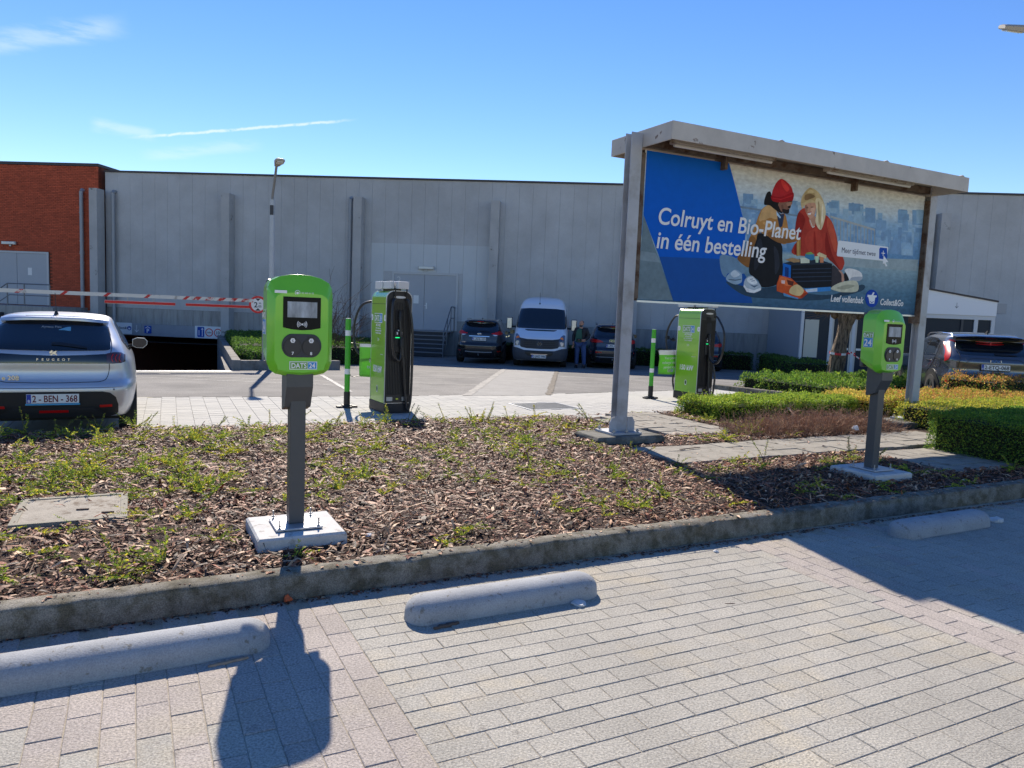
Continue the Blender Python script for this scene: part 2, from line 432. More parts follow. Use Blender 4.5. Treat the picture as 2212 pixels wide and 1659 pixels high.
for a0, a1 in ((-4.5, .995), (4.035, 13.)):
    i = 0; a = a1 - PH / 2 if a0 < 0 else a0 + PH / 2
    while (a > a0 if a0 < 0 else a < a1):
        off = (i % 2) * PW / 2; b = 4.17 - PW / 2 - off
        while b > -1.2:
            pieces.append((a, b, 1)); b -= PW
        a += -PH if a0 < 0 else PH; i += 1
half = paver_mesh('paver', 3.036 / 24 - .003, PH - .003, .03, PAVG, .003)
pm.append(half); out = []
for a, b, k in pieces:
    x, y, _ = lot(a, b); w = in_view(x, y)
    if not w: continue
    if k == 0: out.append((x, y, 0, TH, 0, w))
    elif k == 'h': out.append((x, y, 0, TH, 2, w))
    else:
        pink = a < .995 or (a < 4.58 and random.random() < .9) or random.random() < .12
        if a < .55 and random.random() < .25: pink = False
        out.append((x, y, 0, TH + math.pi / 2, 1 if pink else 0, w))
# end blocks where the coursed rows meet the cross-laid columns
lay(park, out, 'paver', pm, [PAVG, PAVP, PAVG], 'pavers_far', 300, tilt=.0045, dz=.0012)

# kerb along the planted bed
def kerb_line(name, pts, w, h, z0=-.2, m=None, rough=.006, r=.02, label=None, zf=None, seg=.08):
    """a cast kerb: pts is its front foot line, width goes to the back"""
    P = [Vector(p) for p in pts]; out = []
    for i in range(len(P) - 1):
        n = max(1, int((P[i + 1] - P[i]).length / seg))
        for k in range(n): out.append(P[i].lerp(P[i + 1], k / n))
    out.append(P[-1]); rings = []
    for i, p in enumerate(out):
        t = (out[min(i + 1, len(out) - 1)] - out[max(0, i - 1)]).normalized(); nn = Vector((-t.y, t.x))
        base = zf(p.x, p.y) if zf else 0
        j = lambda: random.gauss(0, rough)
        prof = [(0, z0), (j() * .6, .02), (.006 + j(), h * .45), (.012 + j(), h - r), (.012 + r * .5 + j() * .5, h - r * .3 + j() * .4), (.012 + r * 1.4, h + j() * .4), (w * .5, h + j() * .5), (w - r + j() * .5, h + j() * .4), (w, h - r), (w, z0)]
        rings.append([(p.x + nn.x * d, p.y + nn.y * d, base + z) for d, z in prof])
    o = MB().loft(rings).build(name, m or KERBM, smooth=50)
    return tag(o, kind='structure')
kerb_line('kerb', [lot(-6, 4.13)[:2], lot(0, 4.18)[:2], lot(4, 4.225)[:2], lot(9, 4.265)[:2], lot(18, 4.33)[:2]], .165, .148)

# pale new block paving round the fast chargers
PAVL = mat('pale_paver', srgb(174, 172, 165), .85, var=.06, vscale=2, speck=(90, .08), bump=.3, bscale=120, bdist=.004, objrand=.045, isl=.045)
pale = tag(bpy.data.objects.new('charging_pavement', None), kind='structure'); COL.objects.link(pale)
JS = mat('dark_joint', srgb(140, 138, 130), .95)
def edge_b(a):
    pts = ((-60, 14.5), (-12, 14.2), (.05, 14.03), (2.34, 13.85), (4.93, 13.66), (8.4, 13.9), (10, 14.2), (13.7, 14.75))
    for (x0, y0), (x1, y1) in zip(pts, pts[1:]):
        if a <= x1: return y0 + (y1 - y0) * (a - x0) / (x1 - x0)
    return 14.75
bed_poly = [lot(-14, 9.6), lot(14.5, 9.2), lot(13.9, 12), lot(13.65, 14.7)] + [lot(a, edge_b(a) - .0) for a in (10, 8.4, 4.93, 2.34, .05, -12)] + [lot(-14, 14.2)]
sheet('joint_bed', [p[:2] for p in bed_poly], JS, lambda x, y: -.006 + gz(y), extra=[[(-9, 14.5), (-1.5, 14.5)]], parent=pale)
lw, lh = .217, .109
lm = [paver_mesh('paver', lw - .004, lh - .006, .03, PAVL, .003)]
# slightly turned against the kerb, as laid
rt = TH - R(2.2); c_, s_ = math.cos(rt), math.sin(rt); out = []
GR = [lot(6.2, 11.33), lot(7.3, 11.33), lot(7.3, 12.28), lot(6.2, 12.28)]; GRP = [p[:2] for p in GR]
for i in range(-60, 75):
    for j in range(60, 150):
        a, b = i * lw, j * lh + (i % 2) * lh / 2
        x, y = a * c_ - b * s_, a * s_ + b * c_
        la = x * E1[0] + y * E1[1]; lb = x * E2[0] + y * E2[1]
        if lb < 9.7 or lb > edge_b(la) - .03 or la > 14.2 - (lb - 9) * .09: continue
        w = in_view(x, y)
        if not w or inside((x, y), GRP): continue
        out.append((x, y, gz(y), rt, 0, w))
lay(pale, out, 'paver', lm, [PAVL], 'pavers_far', 300, tilt=.003, dz=.0012)
# round-stud drain grate set into the pale paving
g = thing('drain_grate', 'square iron grate with rows of openings set into the pale paving', 'grate', lot(6.75, 11.805, 0), TH)
fr = MB(); W2, H2 = .53, .46
for x0, x1, y0, y1 in ((-W2, W2, -H2, -H2 + .04), (-W2, W2, H2 - .04, H2), (-W2, -W2 + .04, -H2 + .04, H2 - .04), (W2 - .04, W2, -H2 + .04, H2 - .04)): fr.box(x0, x1, y0, y1, -.03, .004)
fr.build('frame', STEEL, g)
gb = MB()
for i in range(18): gb.box(-W2 + .045 + i * .055, -W2 + .06 + i * .055, -H2 + .04, H2 - .04, -.03, .001)
for j in range(15): gb.box(-W2 + .04, W2 - .04, -H2 + .045 + j * .058, -H2 + .057 + j * .058, -.032, -.002)
tag(gb.build('bars', mat('grey_cast_iron', srgb(120, 124, 128), .6, metal=.3), g), kind='stuff')

# ------------------------------------------------------------------ planted bed: soil, tiles, bark chips
SOIL = mat('bark_soil', srgb(66, 46, 34), .95, var=.4, vscale=18, bump=.9, bscale=60, bdist=.02)
def hnoise(a, b):
    return .5 * math.sin(a * 1.7 + 1.3) * math.cos(b * 1.9) + .3 * math.sin(a * 3.9 + b * 2.7) + .2 * math.sin(a * 7.1 - b * 6.3)
def in_tiles(a, b):
    return (5.2 < a < 10.6 and 6.12 < b < 7.1) or (6.05 < a < 7.75 and 7.72 < b < 9.75) or (7.6 < a < 9.4 and 4.9 < b < 6.2 and a > 8.0)
def bed_z(a, b):
    e = min(1, max(0, (b - 4.33) / .5)); e2 = min(1, max(0, (9.95 - b) / .6))
    z = .105 + .035 * e * e2 + .018 * hnoise(a, b)
    if in_tiles(a, b): z = .10
    return max(.06, z)
na, nb = 190, 56; A0, A1, B0, B1 = -7., 16., 4.30, 9.9
V = []; F = []
for i in range(na + 1):
    for j in range(nb + 1):
        a = A0 + (A1 - A0) * i / na; b = B0 + (B1 - B0) * j / nb
        z = bed_z(a, b) + random.gauss(0, .006)
        if j == nb: b += .04 * hnoise(a * 3, 1); z = -.02
        if j == nb - 1: z = .05
        V.append(lot(a, b, z))
for i in range(na):
    for j in range(nb):
        k = i * (nb + 1) + j; F.append((k, k + nb + 1, k + nb + 2, k + 1))
o = raw('planting_bed', V, F, SOIL, smooth=True); tag(o, kind='structure')

TILE = mat('concrete_tile', srgb(148, 142, 130), .88, var=.14, vscale=5, speck=(90, .14), bump=.4, bscale=110, bdist=.004, col2=srgb(118, 112, 100), c2scale=6, c2lo=.5, c2hi=.68, objrand=.07)
tp = tag(bpy.data.objects.new('tile_path', None), kind='structure'); COL.objects.link(tp)
tm = [paver_mesh('tile', .294, .294, .045, TILE, .004)]
def tile(a, b, rz=0, dz=0):
    o = bpy.data.objects.new('tile', tm[0]); COL.objects.link(o); o.parent = tp
    o.location = lot(a, b, .148 + random.uniform(-.006, .006) + dz); o.rotation_euler = (random.gauss(0, .012), random.gauss(0, .012), TH + random.gauss(0, .01) + rz)
for i in range(18):
    for j in range(3): tile(5.4 + i * .3, 6.3 + j * .3 + i * .006)
for i in range(5):
    for j in range(7):
        if (i, j) in ((0, 0), (0, 1), (0, 5), (0, 6), (1, 6)): continue
        tile(6.3 + i * .3, 7.87 + j * .3)
for i in range(5):
    for j in range(4): tile(8.2 + i * .3, 5.0 + j * .3)

CHIP = []
for nm, c in (('bark_chip_brown', (138, 92, 64)), ('bark_chip_pale', (196, 158, 124)), ('bark_chip_dark', (70, 48, 36)), ('bark_chip_red', (146, 84, 56))):
    CHIP.append(mat(nm, srgb(c), .6, isl=.45, spec=.4, bump=.3, bscale=120))
def chips(n, seed, box, reject, scale=1.):
    rng = np.random.default_rng(seed)
    a = rng.uniform(box[0], box[1], n * 2); b = rng.uniform(box[2], box[3], n * 2)
    k = np.array([not reject(x, y) for x, y in zip(a, b)]); a = a[k][:n]; b = b[k][:n]; n = len(a)
    z = np.array([bed_z(x, y) for x, y in zip(a, b)]) + rng.uniform(.0, .022, n)
    L = rng.gamma(4, .0105, n) * scale + .014; W = L * rng.uniform(.13, .34, n); big = rng.choice(3, n, p=[.34, .5, .16]); L = L * np.array([.55, 1., 1.9])[big]; W = W * np.array([.7, 1., .75])[big]
    yaw = rng.normal(0, .9, n) + rng.choice([0, math.pi / 2], n, p=[.72, .28]); pit = rng.normal(0, .2, n); rol = rng.normal(0, .3, n); bend = rng.normal(0, .16, n)
    prof = np.array([(-.5, .25, 0), (-.5, -.2, 0), (-.12, .5, 1), (-.08, -.5, 1), (.2, .42, 1), (.16, -.46, 1), (.5, .12, 0), (.5, -.14, 0)])
    lx = prof[None, :, 0] * L[:, None] * rng.uniform(.85, 1.15, (n, 8)); ly = prof[None, :, 1] * W[:, None] * 2 * rng.uniform(.7, 1.2, (n, 8)) * .5
    lz = prof[None, :, 2] * bend[:, None] * L[:, None] + .0
    cp, sp = np.cos(pit)[:, None], np.sin(pit)[:, None]; cr, sr = np.cos(rol)[:, None], np.sin(rol)[:, None]
    y1 = ly * cr - lz * sr; z1 = ly * sr + lz * cr
    x2 = lx * cp + z1 * sp; z2 = -lx * sp + z1 * cp
    cy, sy = np.cos(yaw)[:, None], np.sin(yaw)[:, None]
    aa = a[:, None] + x2 * cy - y1 * sy; bb = b[:, None] + x2 * sy + y1 * cy
    X = aa * E1[0] + bb * E2[0]; Y = aa * E1[1] + bb * E2[1]; Z = z[:, None] + z2 + .006
    V = np.stack([X, Y, Z], 2).reshape(-1, 3)
    f = np.array([(0, 1, 3, 2), (2, 3, 5, 4), (4, 5, 7, 6)]); F = (f[None] + (np.arange(n) * 8)[:, None, None]).reshape(-1, 4)
    mi = np.repeat(rng.choice(4, n, p=[.42, .18, .22, .18]), 3)
    return V, F, mi
SLABS = [(.963, 4.98), (6.89, 5.09)]
def rej(a, b):
    if in_tiles(a, b): return random.random() < .985
    for sa, sb in SLABS:
        if abs(a - sa) < .29 and abs(b - sb) < .3: return True
    if -.7 < a < -.08 and 5.66 < b < 6.36: return random.random() < .97
    if abs(a - 5.55) < .5 and abs(b - 7.6) < .42: return True
    if a > 9.2 and b < 6.9: return True
    if b > 9.82 + .05 * hnoise(a * 3, 1): return True
    return False
V, F, mi = chips(84000, 3, (-3.6, 9.6, 4.33, 9.9), rej)
tag(raw('bark_mulch', V, F, CHIP, mi=mi), 'reddish brown shredded bark chips spread over the planted bed', 'bark mulch', kind='stuff')
# a few chips fallen on kerb and paving
# ------------------------------------------------------------------ the long concrete hall
WR = math.atan(-.085)
PANEL = mat('precast_panel', srgb(186, 187, 188), .88, var=.06, vscale=.8, speck=(40, .06), bump=.25, bscale=50, bdist=.006, col2=srgb(172, 172, 172), c2scale=.35, c2lo=.4, c2hi=.65, objrand=.012)
STREAK = mat('streaked_concrete', srgb(158, 157, 154), .9, var=.16, vscale=1.0, stretch=(6, 6, .7), bump=.25, bscale=60, col2=srgb(128, 126, 122), c2scale=1.2, c2lo=.5, c2hi=.72)
JOINT = mat('panel_joint', srgb(110, 108, 106), .95)
TRIM = mat('roof_flashing', srgb(62, 58, 62), .5, metal=.3)
PIPE = mat('downpipe_grey', srgb(150, 154, 160), .5, metal=.2)
DOORG = mat('pale_grey_door', srgb(168, 172, 178), .5, var=.03, vscale=2)
RAILM = mat('rail_steel', srgb(120, 124, 130), .45, metal=.6)
DARKIN = mat('garage_dark_concrete', (.2, .2, .21), .9, var=.2, vscale=1)
HALL_LOC = (0, 33.6, 0)
def hall_pt(s, y, z=0):
    c, n = math.cos(WR), math.sin(WR); return (HALL_LOC[0] + s * c - y * n, HALL_LOC[1] + s * n + y * c, z)
hall = thing('concrete_hall', 'long flat-roofed warehouse of grey concrete panels with slim pillars, behind the parked cars', 'building', HALL_LOC, WR)
S0, S1 = -19.43, 31.
core = MB(); core.box(S0, S1, .07, 30, 1.2, 7.46); core.box(S0, S1, .07, 1.0, .47, 1.2); core.box(-13.6, S1, .07, 1.0, -3.2, .47); core.build('wall', JOINT, hall)
MB().box(S0 - .02, S1, -.05, 30, 7.465, 7.545).build('roof_edge', TRIM, hall)
pmesh = MB().box(-.301, .301, -.0, .07, 1.21, 7.46).mesh('wall_panel', PANEL)
k = 0; s = S0 + .3035
while s < S1:
    o = bpy.data.objects.new('wall_panel', pmesh); COL.objects.link(o); o.parent = hall; o.location = (s, random.uniform(-.003, .003), 0)
    s += .607
REPAINT = mat('repainted_panel', srgb(196, 200, 202), .85, var=.04, vscale=1)
k0 = S0 + .3035
for i in range(int((-6.6 - S0) / .607) , int((-1.4 - S0) / .607) + 1):
    s = k0 + i * .607
    if -5.98 < s < -2.4: MB().box(s - .3, s + .3, -.0065, -.0035, 3.37, 4.62).build('repainted_panel', REPAINT, hall)
    elif s < -1.1: MB().box(s - .3, s + .3, -.0065, -.0035, 1.22, 4.62).build('repainted_panel', REPAINT, hall)
MB().box(S0, -13.6, -.025, .07, .475, 1.2).build('plinth', STREAK, hall)
MB().box(-13.6, S1, -.025, .07, -1, 1.2).build('plinth', STREAK, hall)
pil = MB().box(-.19, .19, -.55, -.026, -.9, 6.58).mesh('pillar', mat('pillar_concrete', srgb(176, 175, 174), .88, var=.1, vscale=1.2, bump=.25, bscale=50, bdist=.006, col2=srgb(96, 90, 82), c2scale=2.2, c2lo=.62, c2hi=.72))
for s in (-13.34, -7.2, -1.01, 5.22, 11.4, 17.97, 24.2):
    o = bpy.data.objects.new('pillar', pil); COL.objects.link(o); o.parent = hall; o.location = (s, 0, 0)
    if s < -13: o.location.z = -2.3; o.scale.z = (6.58 + 2.3) / 6.58
def pipe_mesh(z0, z1):
    b = MB(); b.cyl(0, 0, z0, z1, .085, 14)
    for z in (1.6, 3.2, 4.2, 5.5): b.cyl(0, 0, z, z + .05, .102, 14)
    b.cyl(0, 0, 3.6, 3.75, .1, 14); b.tube([(0, 0, z1 - .02), (0, .06, z1 + .06), (0, .25, z1 + .07)], .085, 12)
    return b.mesh('downpipe', PIPE)
pp = pipe_mesh(.1, 6.5)
for s in (-18.93, -7.62, 4.72, 17.55):
    o = bpy.data.objects.new('downpipe', pp); COL.objects.link(o); o.parent = hall; o.location = (s, -.2, 0); shade(o, 40)
# double service door with lamp
def lamp_over(parent, s, z, y=-.01):
    b = MB(); b.box(s - .36, s + .36, y - .16, y - .06, z, z + .14); b.box(s - .05, s + .05, y - .06, y, z - .08, z + .05)
    o = b.build('wall_lamp', STEEL, parent, bevel=.01)
    MB().box(s - .32, s + .32, y - .175, y - .161, z + .02, z + .12).build('diffuser', mat('lamp_diffuser', srgb(215, 218, 215), .3), o)
dr = MB()
dr.box(-5.68, -5.58, -.06, .0, .78, 3.36); dr.box(-2.72, -2.62, -.06, .0, .78, 3.36); dr.box(-5.58, -2.72, -.06, 0, 3.26, 3.36)
df = dr.build('door_frame', mat('door_frame_grey', srgb(186, 188, 190), .45), hall)
for a, b in ((-5.575, -4.175), (-4.155, -2.725)):
    o = MB().box(a, b, -.035, .0, .78, 3.255).build('door', DOORG, hall)
    if a > -5: 
        h = MB(); h.box(-4.08, -4.03, -.05, -.036, 1.72, 2.0); h.box(-4.14, -4.03, -.085, -.05, 1.86, 1.885); h.build('handle', WHITE, o)
    else:
        MB().box(-4.66, -4.42, -.04, -.0355, 1.95, 2.32).build('notice', WHITE, o)
        text('2', .42, mat('pale_print', srgb(205, 208, 206), .5), o, (-5.46, -.037, 2.85), name='numeral')
lamp_over(hall, -4.1, 3.5)
# steps and handrails of that door
stp = thing('door_steps', 'grey steps with tube handrails up to the double door marked 2', 'steps', hall_pt(-4.1, 0), WR)
for i in range(6):
    z = .75 - i * .17
    MB().box(-1.3, 1.3, -.9 - i * .29 - .29, -.9 - i * .29 + .02 if i else -.03, z - .03, z).build('tread', mat('steel_tread', srgb(128, 132, 138), .5, metal=.4), stp)
    MB().box(-1.26, 1.26, -.9 - i * .29 - .25, -.9 - i * .29 - .22, z - .17, z - .03).build('riser', mat('dark_riser', srgb(58, 60, 64), .7), stp)
for sx in (-1.36, 1.36):
    b = MB()
    top = [(sx, -.1, 1.85), (sx, -1.0, 1.85), (sx, -2.7, .78), (sx, -2.7, -.35)]
    b.tube(top, .025, 8)
    b.tube([(sx, -.1, 1.35), (sx, -1.0, 1.35), (sx, -2.7, .28)], .02, 8)
    for y, z0, z1 in ((-.1, .7, 1.85), (-1.0, .5, 1.85), (-1.85, .0, 1.3)): b.tube([(sx, y, z0), (sx, y, z1)], .022, 8)
    b.build('handrail', RAILM, stp, smooth=50)

# garage mouth under the hall
beam = MB().box(S0 + .1, -13.55, -.14, .3, -.07, .47).build('lintel', mat('lintel_grey', srgb(150, 152, 158), .8, var=.1, vscale=2), hall)
tn = MB()
x0, x1 = S0 - .2, -13.5
tn.add([(x0, 0, -3), (x1, 0, -3), (x1, 16, -3), (x0, 16, -3), (x0, 0, -.071), (x1, 0, -.071), (x1, 16, -.071), (x0, 16, -.071)], [(0, 1, 2, 3), (7, 6, 5, 4), (1, 5, 6, 2), (0, 3, 7, 4), (2, 6, 7, 3)])
tn.build('garage_bay', DARKIN, hall)
SGX = .12
sg = MB().box(-18.98, -18.08, -.165, -.141, -.03, .5).build('sign', mat('sign_white', srgb(226, 228, 230), .45), hall)
text('Collect&Go', .165, mat('navy_print', srgb(28, 30, 70), .5), sg, (-18.94, -.167, .2), shear=.15, bold=.002)
MB().disc_y(-18.2, .25, -.168, -.1655, .1).build('emblem', SIGN_BLUE, sg)
MB().prism_xz([(-18.26, .27), (-18.24, .19), (-18.16, .19), (-18.14, .27)], -.171, -.1685).build('basket_mark', TEXTW, sg)
sg2 = MB().box(-18.075, -17.6, -.163, -.141, -.03, .5).build('sign', mat('sign_grey', srgb(150, 154, 160), .5), hall)
def arrow(b, x, z, s, y0, y1):
    b.prism_xz([(x - .03 * s, z + .5 * s), (x - .03 * s, z - .5 * s), (x + .03 * s, z - .5 * s), (x + .03 * s, z + .5 * s)][::1], y0, y1)
    b.prism_xz([(x, z - .5 * s), (x + .28 * s, z - .2 * s), (x + .28 * s, z - .1 * s), (x, z - .38 * s)], y0, y1)
    b.prism_xz([(x, z - .5 * s), (x, z - .38 * s), (x - .28 * s, z - .1 * s), (x - .28 * s, z - .2 * s)], y0, y1)
b = MB(); arrow(b, -17.84, .24, .34, -.166, -.1635); b.build('arrow', TEXTW, sg2)
sg3 = MB().prism_xz(rrect(-17.46, -17.12, .04, .4, .03), -.163, -.141).build('sign', SIGN_BLUE, hall)
text('P', .26, TEXTW, sg3, (-17.29, -.165, .08), align='CENTER', bold=.006)
MB().prism_xz([(-17.41, .27), (-17.29, .34), (-17.17, .27), (-17.17, .305), (-17.29, .375), (-17.41, .305)], -.166, -.1635).build('roof_mark', TEXTW, sg3)
sg4 = MB().box(-14.98, -13.62, -.163, -.141, -.07, .5).build('sign', mat('sign_white', srgb(226, 228, 230), .45), hall)
a_ = MB().prism_xz(rrect(-14.86, -14.52, -.02, .46, .05), -.167, -.1635).build('arrow_field', SIGN_BLUE, sg4)
b = MB(); b.prism_xz([(-14.63, .02), (-14.6, .02), (-14.6, .36), (-14.63, .36)], -.17, -.1675); b.prism_xz([(-14.675, .33), (-14.555, .33), (-14.615, .42)], -.17, -.1675); b.prism_xz([(-14.79, .06), (-14.76, .06), (-14.76, .3), (-14.79, .3)], -.17, -.1675)
b.build('arrow', TEXTW, sg4)
for cx, tx, sz in ((-14.28, '2.05m', .1), (-13.86, '10', .2)):
    MB().disc_y(cx, .215, -.167, -.1635, .19).build('ring', RED, sg4); MB().disc_y(cx, .215, -.1695, -.1675, .15).build('face', WHITE, sg4)
    text(tx, sz, TEXTB, sg4, (cx, -.1705, .215 - sz * .35), align='CENTER', bold=.002)

# ramp, its walls, the drain at its head
rv = []
r0, r1, r2, r3 = RAMP
rz = -3.0
vs = [(*r0, gz(r0[1]) - .0), (*r1, gz(r1[1]) - .0), (*r2, rz), (*r3, rz)]
tag(MB().add(vs, [(0, 1, 2, 3)]).build('ramp', mat('ramp_concrete', srgb(110, 108, 106), .9, var=.15, vscale=1), None), kind='structure')
def wall_between(name, p, q, z0p, z0q, z1p, z1q, t, m, label, cat='wall'):
    p = Vector(p); q = Vector(q); d = (q - p).normalized(); n = Vector((-d.y, d.x)) * t
    vs = []
    for (c, z0, z1) in ((p, z0p, z1p), (q, z0q, z1q)):
        vs += [(c.x, c.y, z0), (c.x + n.x, c.y + n.y, z0), (c.x + n.x, c.y + n.y, z1), (c.x, c.y, z1)]
    b = MB().add(vs, [(0, 1, 2, 3), (7, 6, 5, 4), (0, 4, 5, 1), (3, 2, 6, 7), (0, 3, 7, 4), (1, 5, 6, 2)])
    return tag(b.build(name, m, None, bevel=.012), label, cat)
PLW = mat('planter_concrete', srgb(128, 126, 122), .9, var=.2, vscale=1.5, bump=.3, bscale=60, col2=srgb(100, 96, 88), c2scale=2)
wall_between('ramp_wall', (-13.72, 34.3), (-7.3, 19.2), -3.1, -.6, .12, .18, .22, PLW, 'low concrete wall beside the garage ramp, edging the clipped hedge')
wall_between('ramp_wall', (-19.75, 34.4), (-13.1, 15.2), -3.1, -.5, 1.0, .25, -.22, PLW, 'grey concrete wall of the garage ramp below the brick building')
wall_between('planter_wall', (-7.22, 19.3), (-4.9, 21.0), -.5, -.5, .16, .14, .22, PLW, 'concrete planter wall facing the road in front of the clipped hedge')
def ramp_strip(name, d0, d1, z, m):
    p = Vector(r0); q = Vector(r1); t = (q - p).normalized(); n = Vector((-t.y, t.x)) * -1
    p = p - t * .4; q = q + t * .1
    vs = []
    for c, d in ((p, d0), (q, d0), (q, d1), (p, d1)):
        x, y = c.x + n.x * d, c.y + n.y * d; vs.append((x, y, gz(y) + z))
    return MB().add(vs, [(0, 1, 2, 3)]).build(name, m)
dr_ = thing('ramp_drain', 'long slotted drain across the head of the garage ramp', 'drain')
o = ramp_strip('cover', .02, .30, .006, STEEL); o.parent = dr_
o = ramp_strip('slot', .62, .72, .006, BLACK); o.parent = dr_

# ------------------------------------------------------------------ brick building
BRICK = mat('red_brick', srgb(184, 86, 58), .9, var=.1, vscale=1.4, speck=(60, .12), bump=.3, bscale=90, bdist=.003, objrand=.16, isl=.16)
MORT = mat('brick_mortar', srgb(124, 72, 56), .95, var=.12, vscale=3)
bb = thing('brick_building', 'red brick building with a grey double door, at the end of the concrete hall', 'building', HALL_LOC, WR)
BX0, BX1, BY, BZ0, BZ1 = -40., -19.62, -.25, 1.0, 7.66
c = MB(); c.box(BX0, BX1, BY + .06, 24, -3, BZ1); c.build('wall', MORT, bb)
MB().box(BX0, BX1 + .06, BY - .06, 24, BZ1, BZ1 + .13).build('roof_edge', TRIM, bb)
bw, bh = .222, .0765
bmesh_ = [MB().box(-.105, .105, -.0, .06, -.033, .033).mesh('brick', BRICK), MB().box(-.05, .05, -.0, .06, -.033, .033).mesh('brick', BRICK), MB().box(-.06, .0, -.105, .105, -.033, .033).mesh('brick', BRICK)]
pieces = []
nrow = int((BZ1 - BZ0) / bh)
for j in range(nrow):
    z = BZ0 + (j + .5) * bh; s = BX1 - (.11 if j % 2 else .0) - .105
    while s > -27.2:
        if not (-25.4 < s < -22.0 and z < 3.7):
            x, y, _ = hall_pt(s, BY); w = in_view(x, y, z)
            if w: pieces.append((s, BY, z, 0, 0, w))
        s -= bw
    if j % 2: pieces.append((BX1 - .052, BY, z, 0, 1, .0001))
    for i in range(1): pieces.append((BX1, BY + .165 + i * bw, z, 0, 2, .00001))
def lay_wall(parent, pieces, meshes, m, limit=300):
    pieces = sorted(pieces, key=lambda p: -p[5])
    for s, y, z, r, k, w in pieces[:limit]:
        o = bpy.data.objects.new('brick', meshes[k]); COL.objects.link(o); o.parent = parent; o.location = (s, y + random.uniform(-.004, .004), z)
    V = []; F = []; n = 0
    for s, y, z, r, k, w in pieces[limit:]:
        me = meshes[k]; v = np.array([q.co[:] for q in me.vertices]); f = np.array([list(q.vertices) for q in me.polygons])
        V.append(v + np.array((s, y + random.uniform(-.004, .004), z))); F.append(f + n); n += len(v)
    tag(raw('bricks_far', np.concatenate(V), np.concatenate(F), m, parent), kind='stuff')
lay_wall(bb, pieces, bmesh_, BRICK)
# brickwork beyond the frame's edge as one slab
MB().box(BX0, -27.1, BY, BY + .06, -1, BZ1).build('side_wall', BRICK, bb)
MB().box(-26.6, BX1, BY, BY + .06, -1, BZ0).build('base_wall', STREAK, bb)
f = MB(); f.box(-25.3, -25.2, BY - .04, BY, 1.16, 3.66); f.box(-22.2, -22.1, BY - .04, BY, 1.16, 3.66); f.box(-25.2, -22.2, BY - .04, BY, 3.57, 3.66); f.build('door_frame', mat('door_frame_grey', srgb(186, 188, 190), .45), bb)
for a, b_ in ((-25.19, -23.71), (-23.69, -22.21)):
    o = MB().box(a, b_, BY - .02, BY + .05, 1.16, 3.56).build('door', DOORG, bb)
    if a > -24: MB().box(-23.15, -22.95, BY - .026, BY - .021, 2.55, 2.9).build('notice', WHITE, o)
lamp_over(bb, -24.0, 3.95, BY)
o = bpy.data.objects.new('pillar', MB().box(-.19, .19, -.55, 0, -3, 6.6).mesh('pillar', _M['pillar_concrete'])); COL.objects.link(o); o.parent = bb; o.location = (-19.5, BY - .01, 0)
o = bpy.data.objects.new('downpipe', pp); COL.objects.link(o); o.parent = bb; o.location = (-20.35, BY - .14, 0)
MB().box(-27, -20.2, -2.6, BY - .005, -3, 1.13).build('landing', STREAK, bb)
rl = thing('landing_railing', 'grey tube railing round the landing of the brick building', 'railing', HALL_LOC, WR)
b = MB()
for s in (-26.8, -25.4, -24.6): b.tube([(s, -2.5, 1.13), (s, -2.5, 2.2)], .028, 8)
b.tube([(-26.9, -2.5, 2.2), (-24.6, -2.5, 2.2)], .026, 8); b.tube([(-26.9, -2.5, 1.68), (-24.6, -2.5, 1.68)], .02, 8)
b.build('rail', RAILM, rl, smooth=50)
b = MB()
for s in (-22.4, -21.6, -20.4): b.tube([(s, -2.5, 1.13), (s, -2.5, 2.1)], .028, 8)
b.tube([(-24.3, -2.55, .75), (-22.4, -2.5, 2.1), (-20.4, -2.5, 2.1)], .026, 8); b.tube([(-23.9, -2.55, .55), (-22.3, -2.5, 1.6), (-20.4, -2.5, 1.6)], .02, 8)
b.tube([(-24.3, -2.55, .2), (-24.3, -2.55, .78)], .026, 8); b.tube([(-23.4, -2.55, .7), (-23.4, -2.55, 1.4)], .022, 8)
b.build('rail', RAILM, rl, smooth=50)
fl = MB()
for i in range(6): fl.box(-22.5 - .3 * (i + 1), -22.5 - .3 * i, -3.7, -2.605, -1 - 0, 1.0 - .18 * (i + 1))
fl.build('flight', mat('dark_riser', srgb(58, 60, 64), .7), rl)

# ------------------------------------------------------------------ entrance pavilion in front of the hall
pv = thing('entrance_pavilion', 'glazed entrance building with a white sloping fascia, behind the dark grey crossover', 'entrance', hall_pt(0, -5.6), WR)
FRM = mat('white_window_frame', srgb(205, 208, 212), .5)
FASC = mat('white_fascia', srgb(232, 234, 238), .5)
PGL = mat('window_glass', (.022, .034, .052), .3, spec=.12)
px0, px1 = 11.1, 17.85
o = MB().prism_xz([(14.3, 2.27), (17.62, 2.27), (17.62, 2.76), (14.3, 3.26)], -.06, .05).build('fascia', FASC, pv)
psn = MB().prism_xz(rrect(14.42, 14.86, 2.78, 3.14, .03), -.075, -.061).build('parking_sign', SIGN_BLUE, o)
text('P', .24, TEXTW, psn, (14.66, -.078, 2.8), align='CENTER', bold=.006)
MB().prism_xz([(14.5, 2.98), (14.66, 3.05), (14.82, 2.98), (14.82, 3.02), (14.66, 3.09), (14.5, 3.02)], -.078, -.0755).build('roof_mark', TEXTW, psn)
text('Collect&Go', .17, TEXTB, o, (14.86, -.0625, 2.49), align='RIGHT', shear=.15, bold=.003)
em = MB().disc_y(15.1, 2.56, -.075, -.061, .135).build('emblem', mat('emblem_blue', srgb(30, 120, 190), .4), o)
MB().prism_xz([(15.02, 2.58), (15.04, 2.47), (15.16, 2.47), (15.18, 2.58)], -.078, -.0755).build('basket_mark', TEXTW, em)
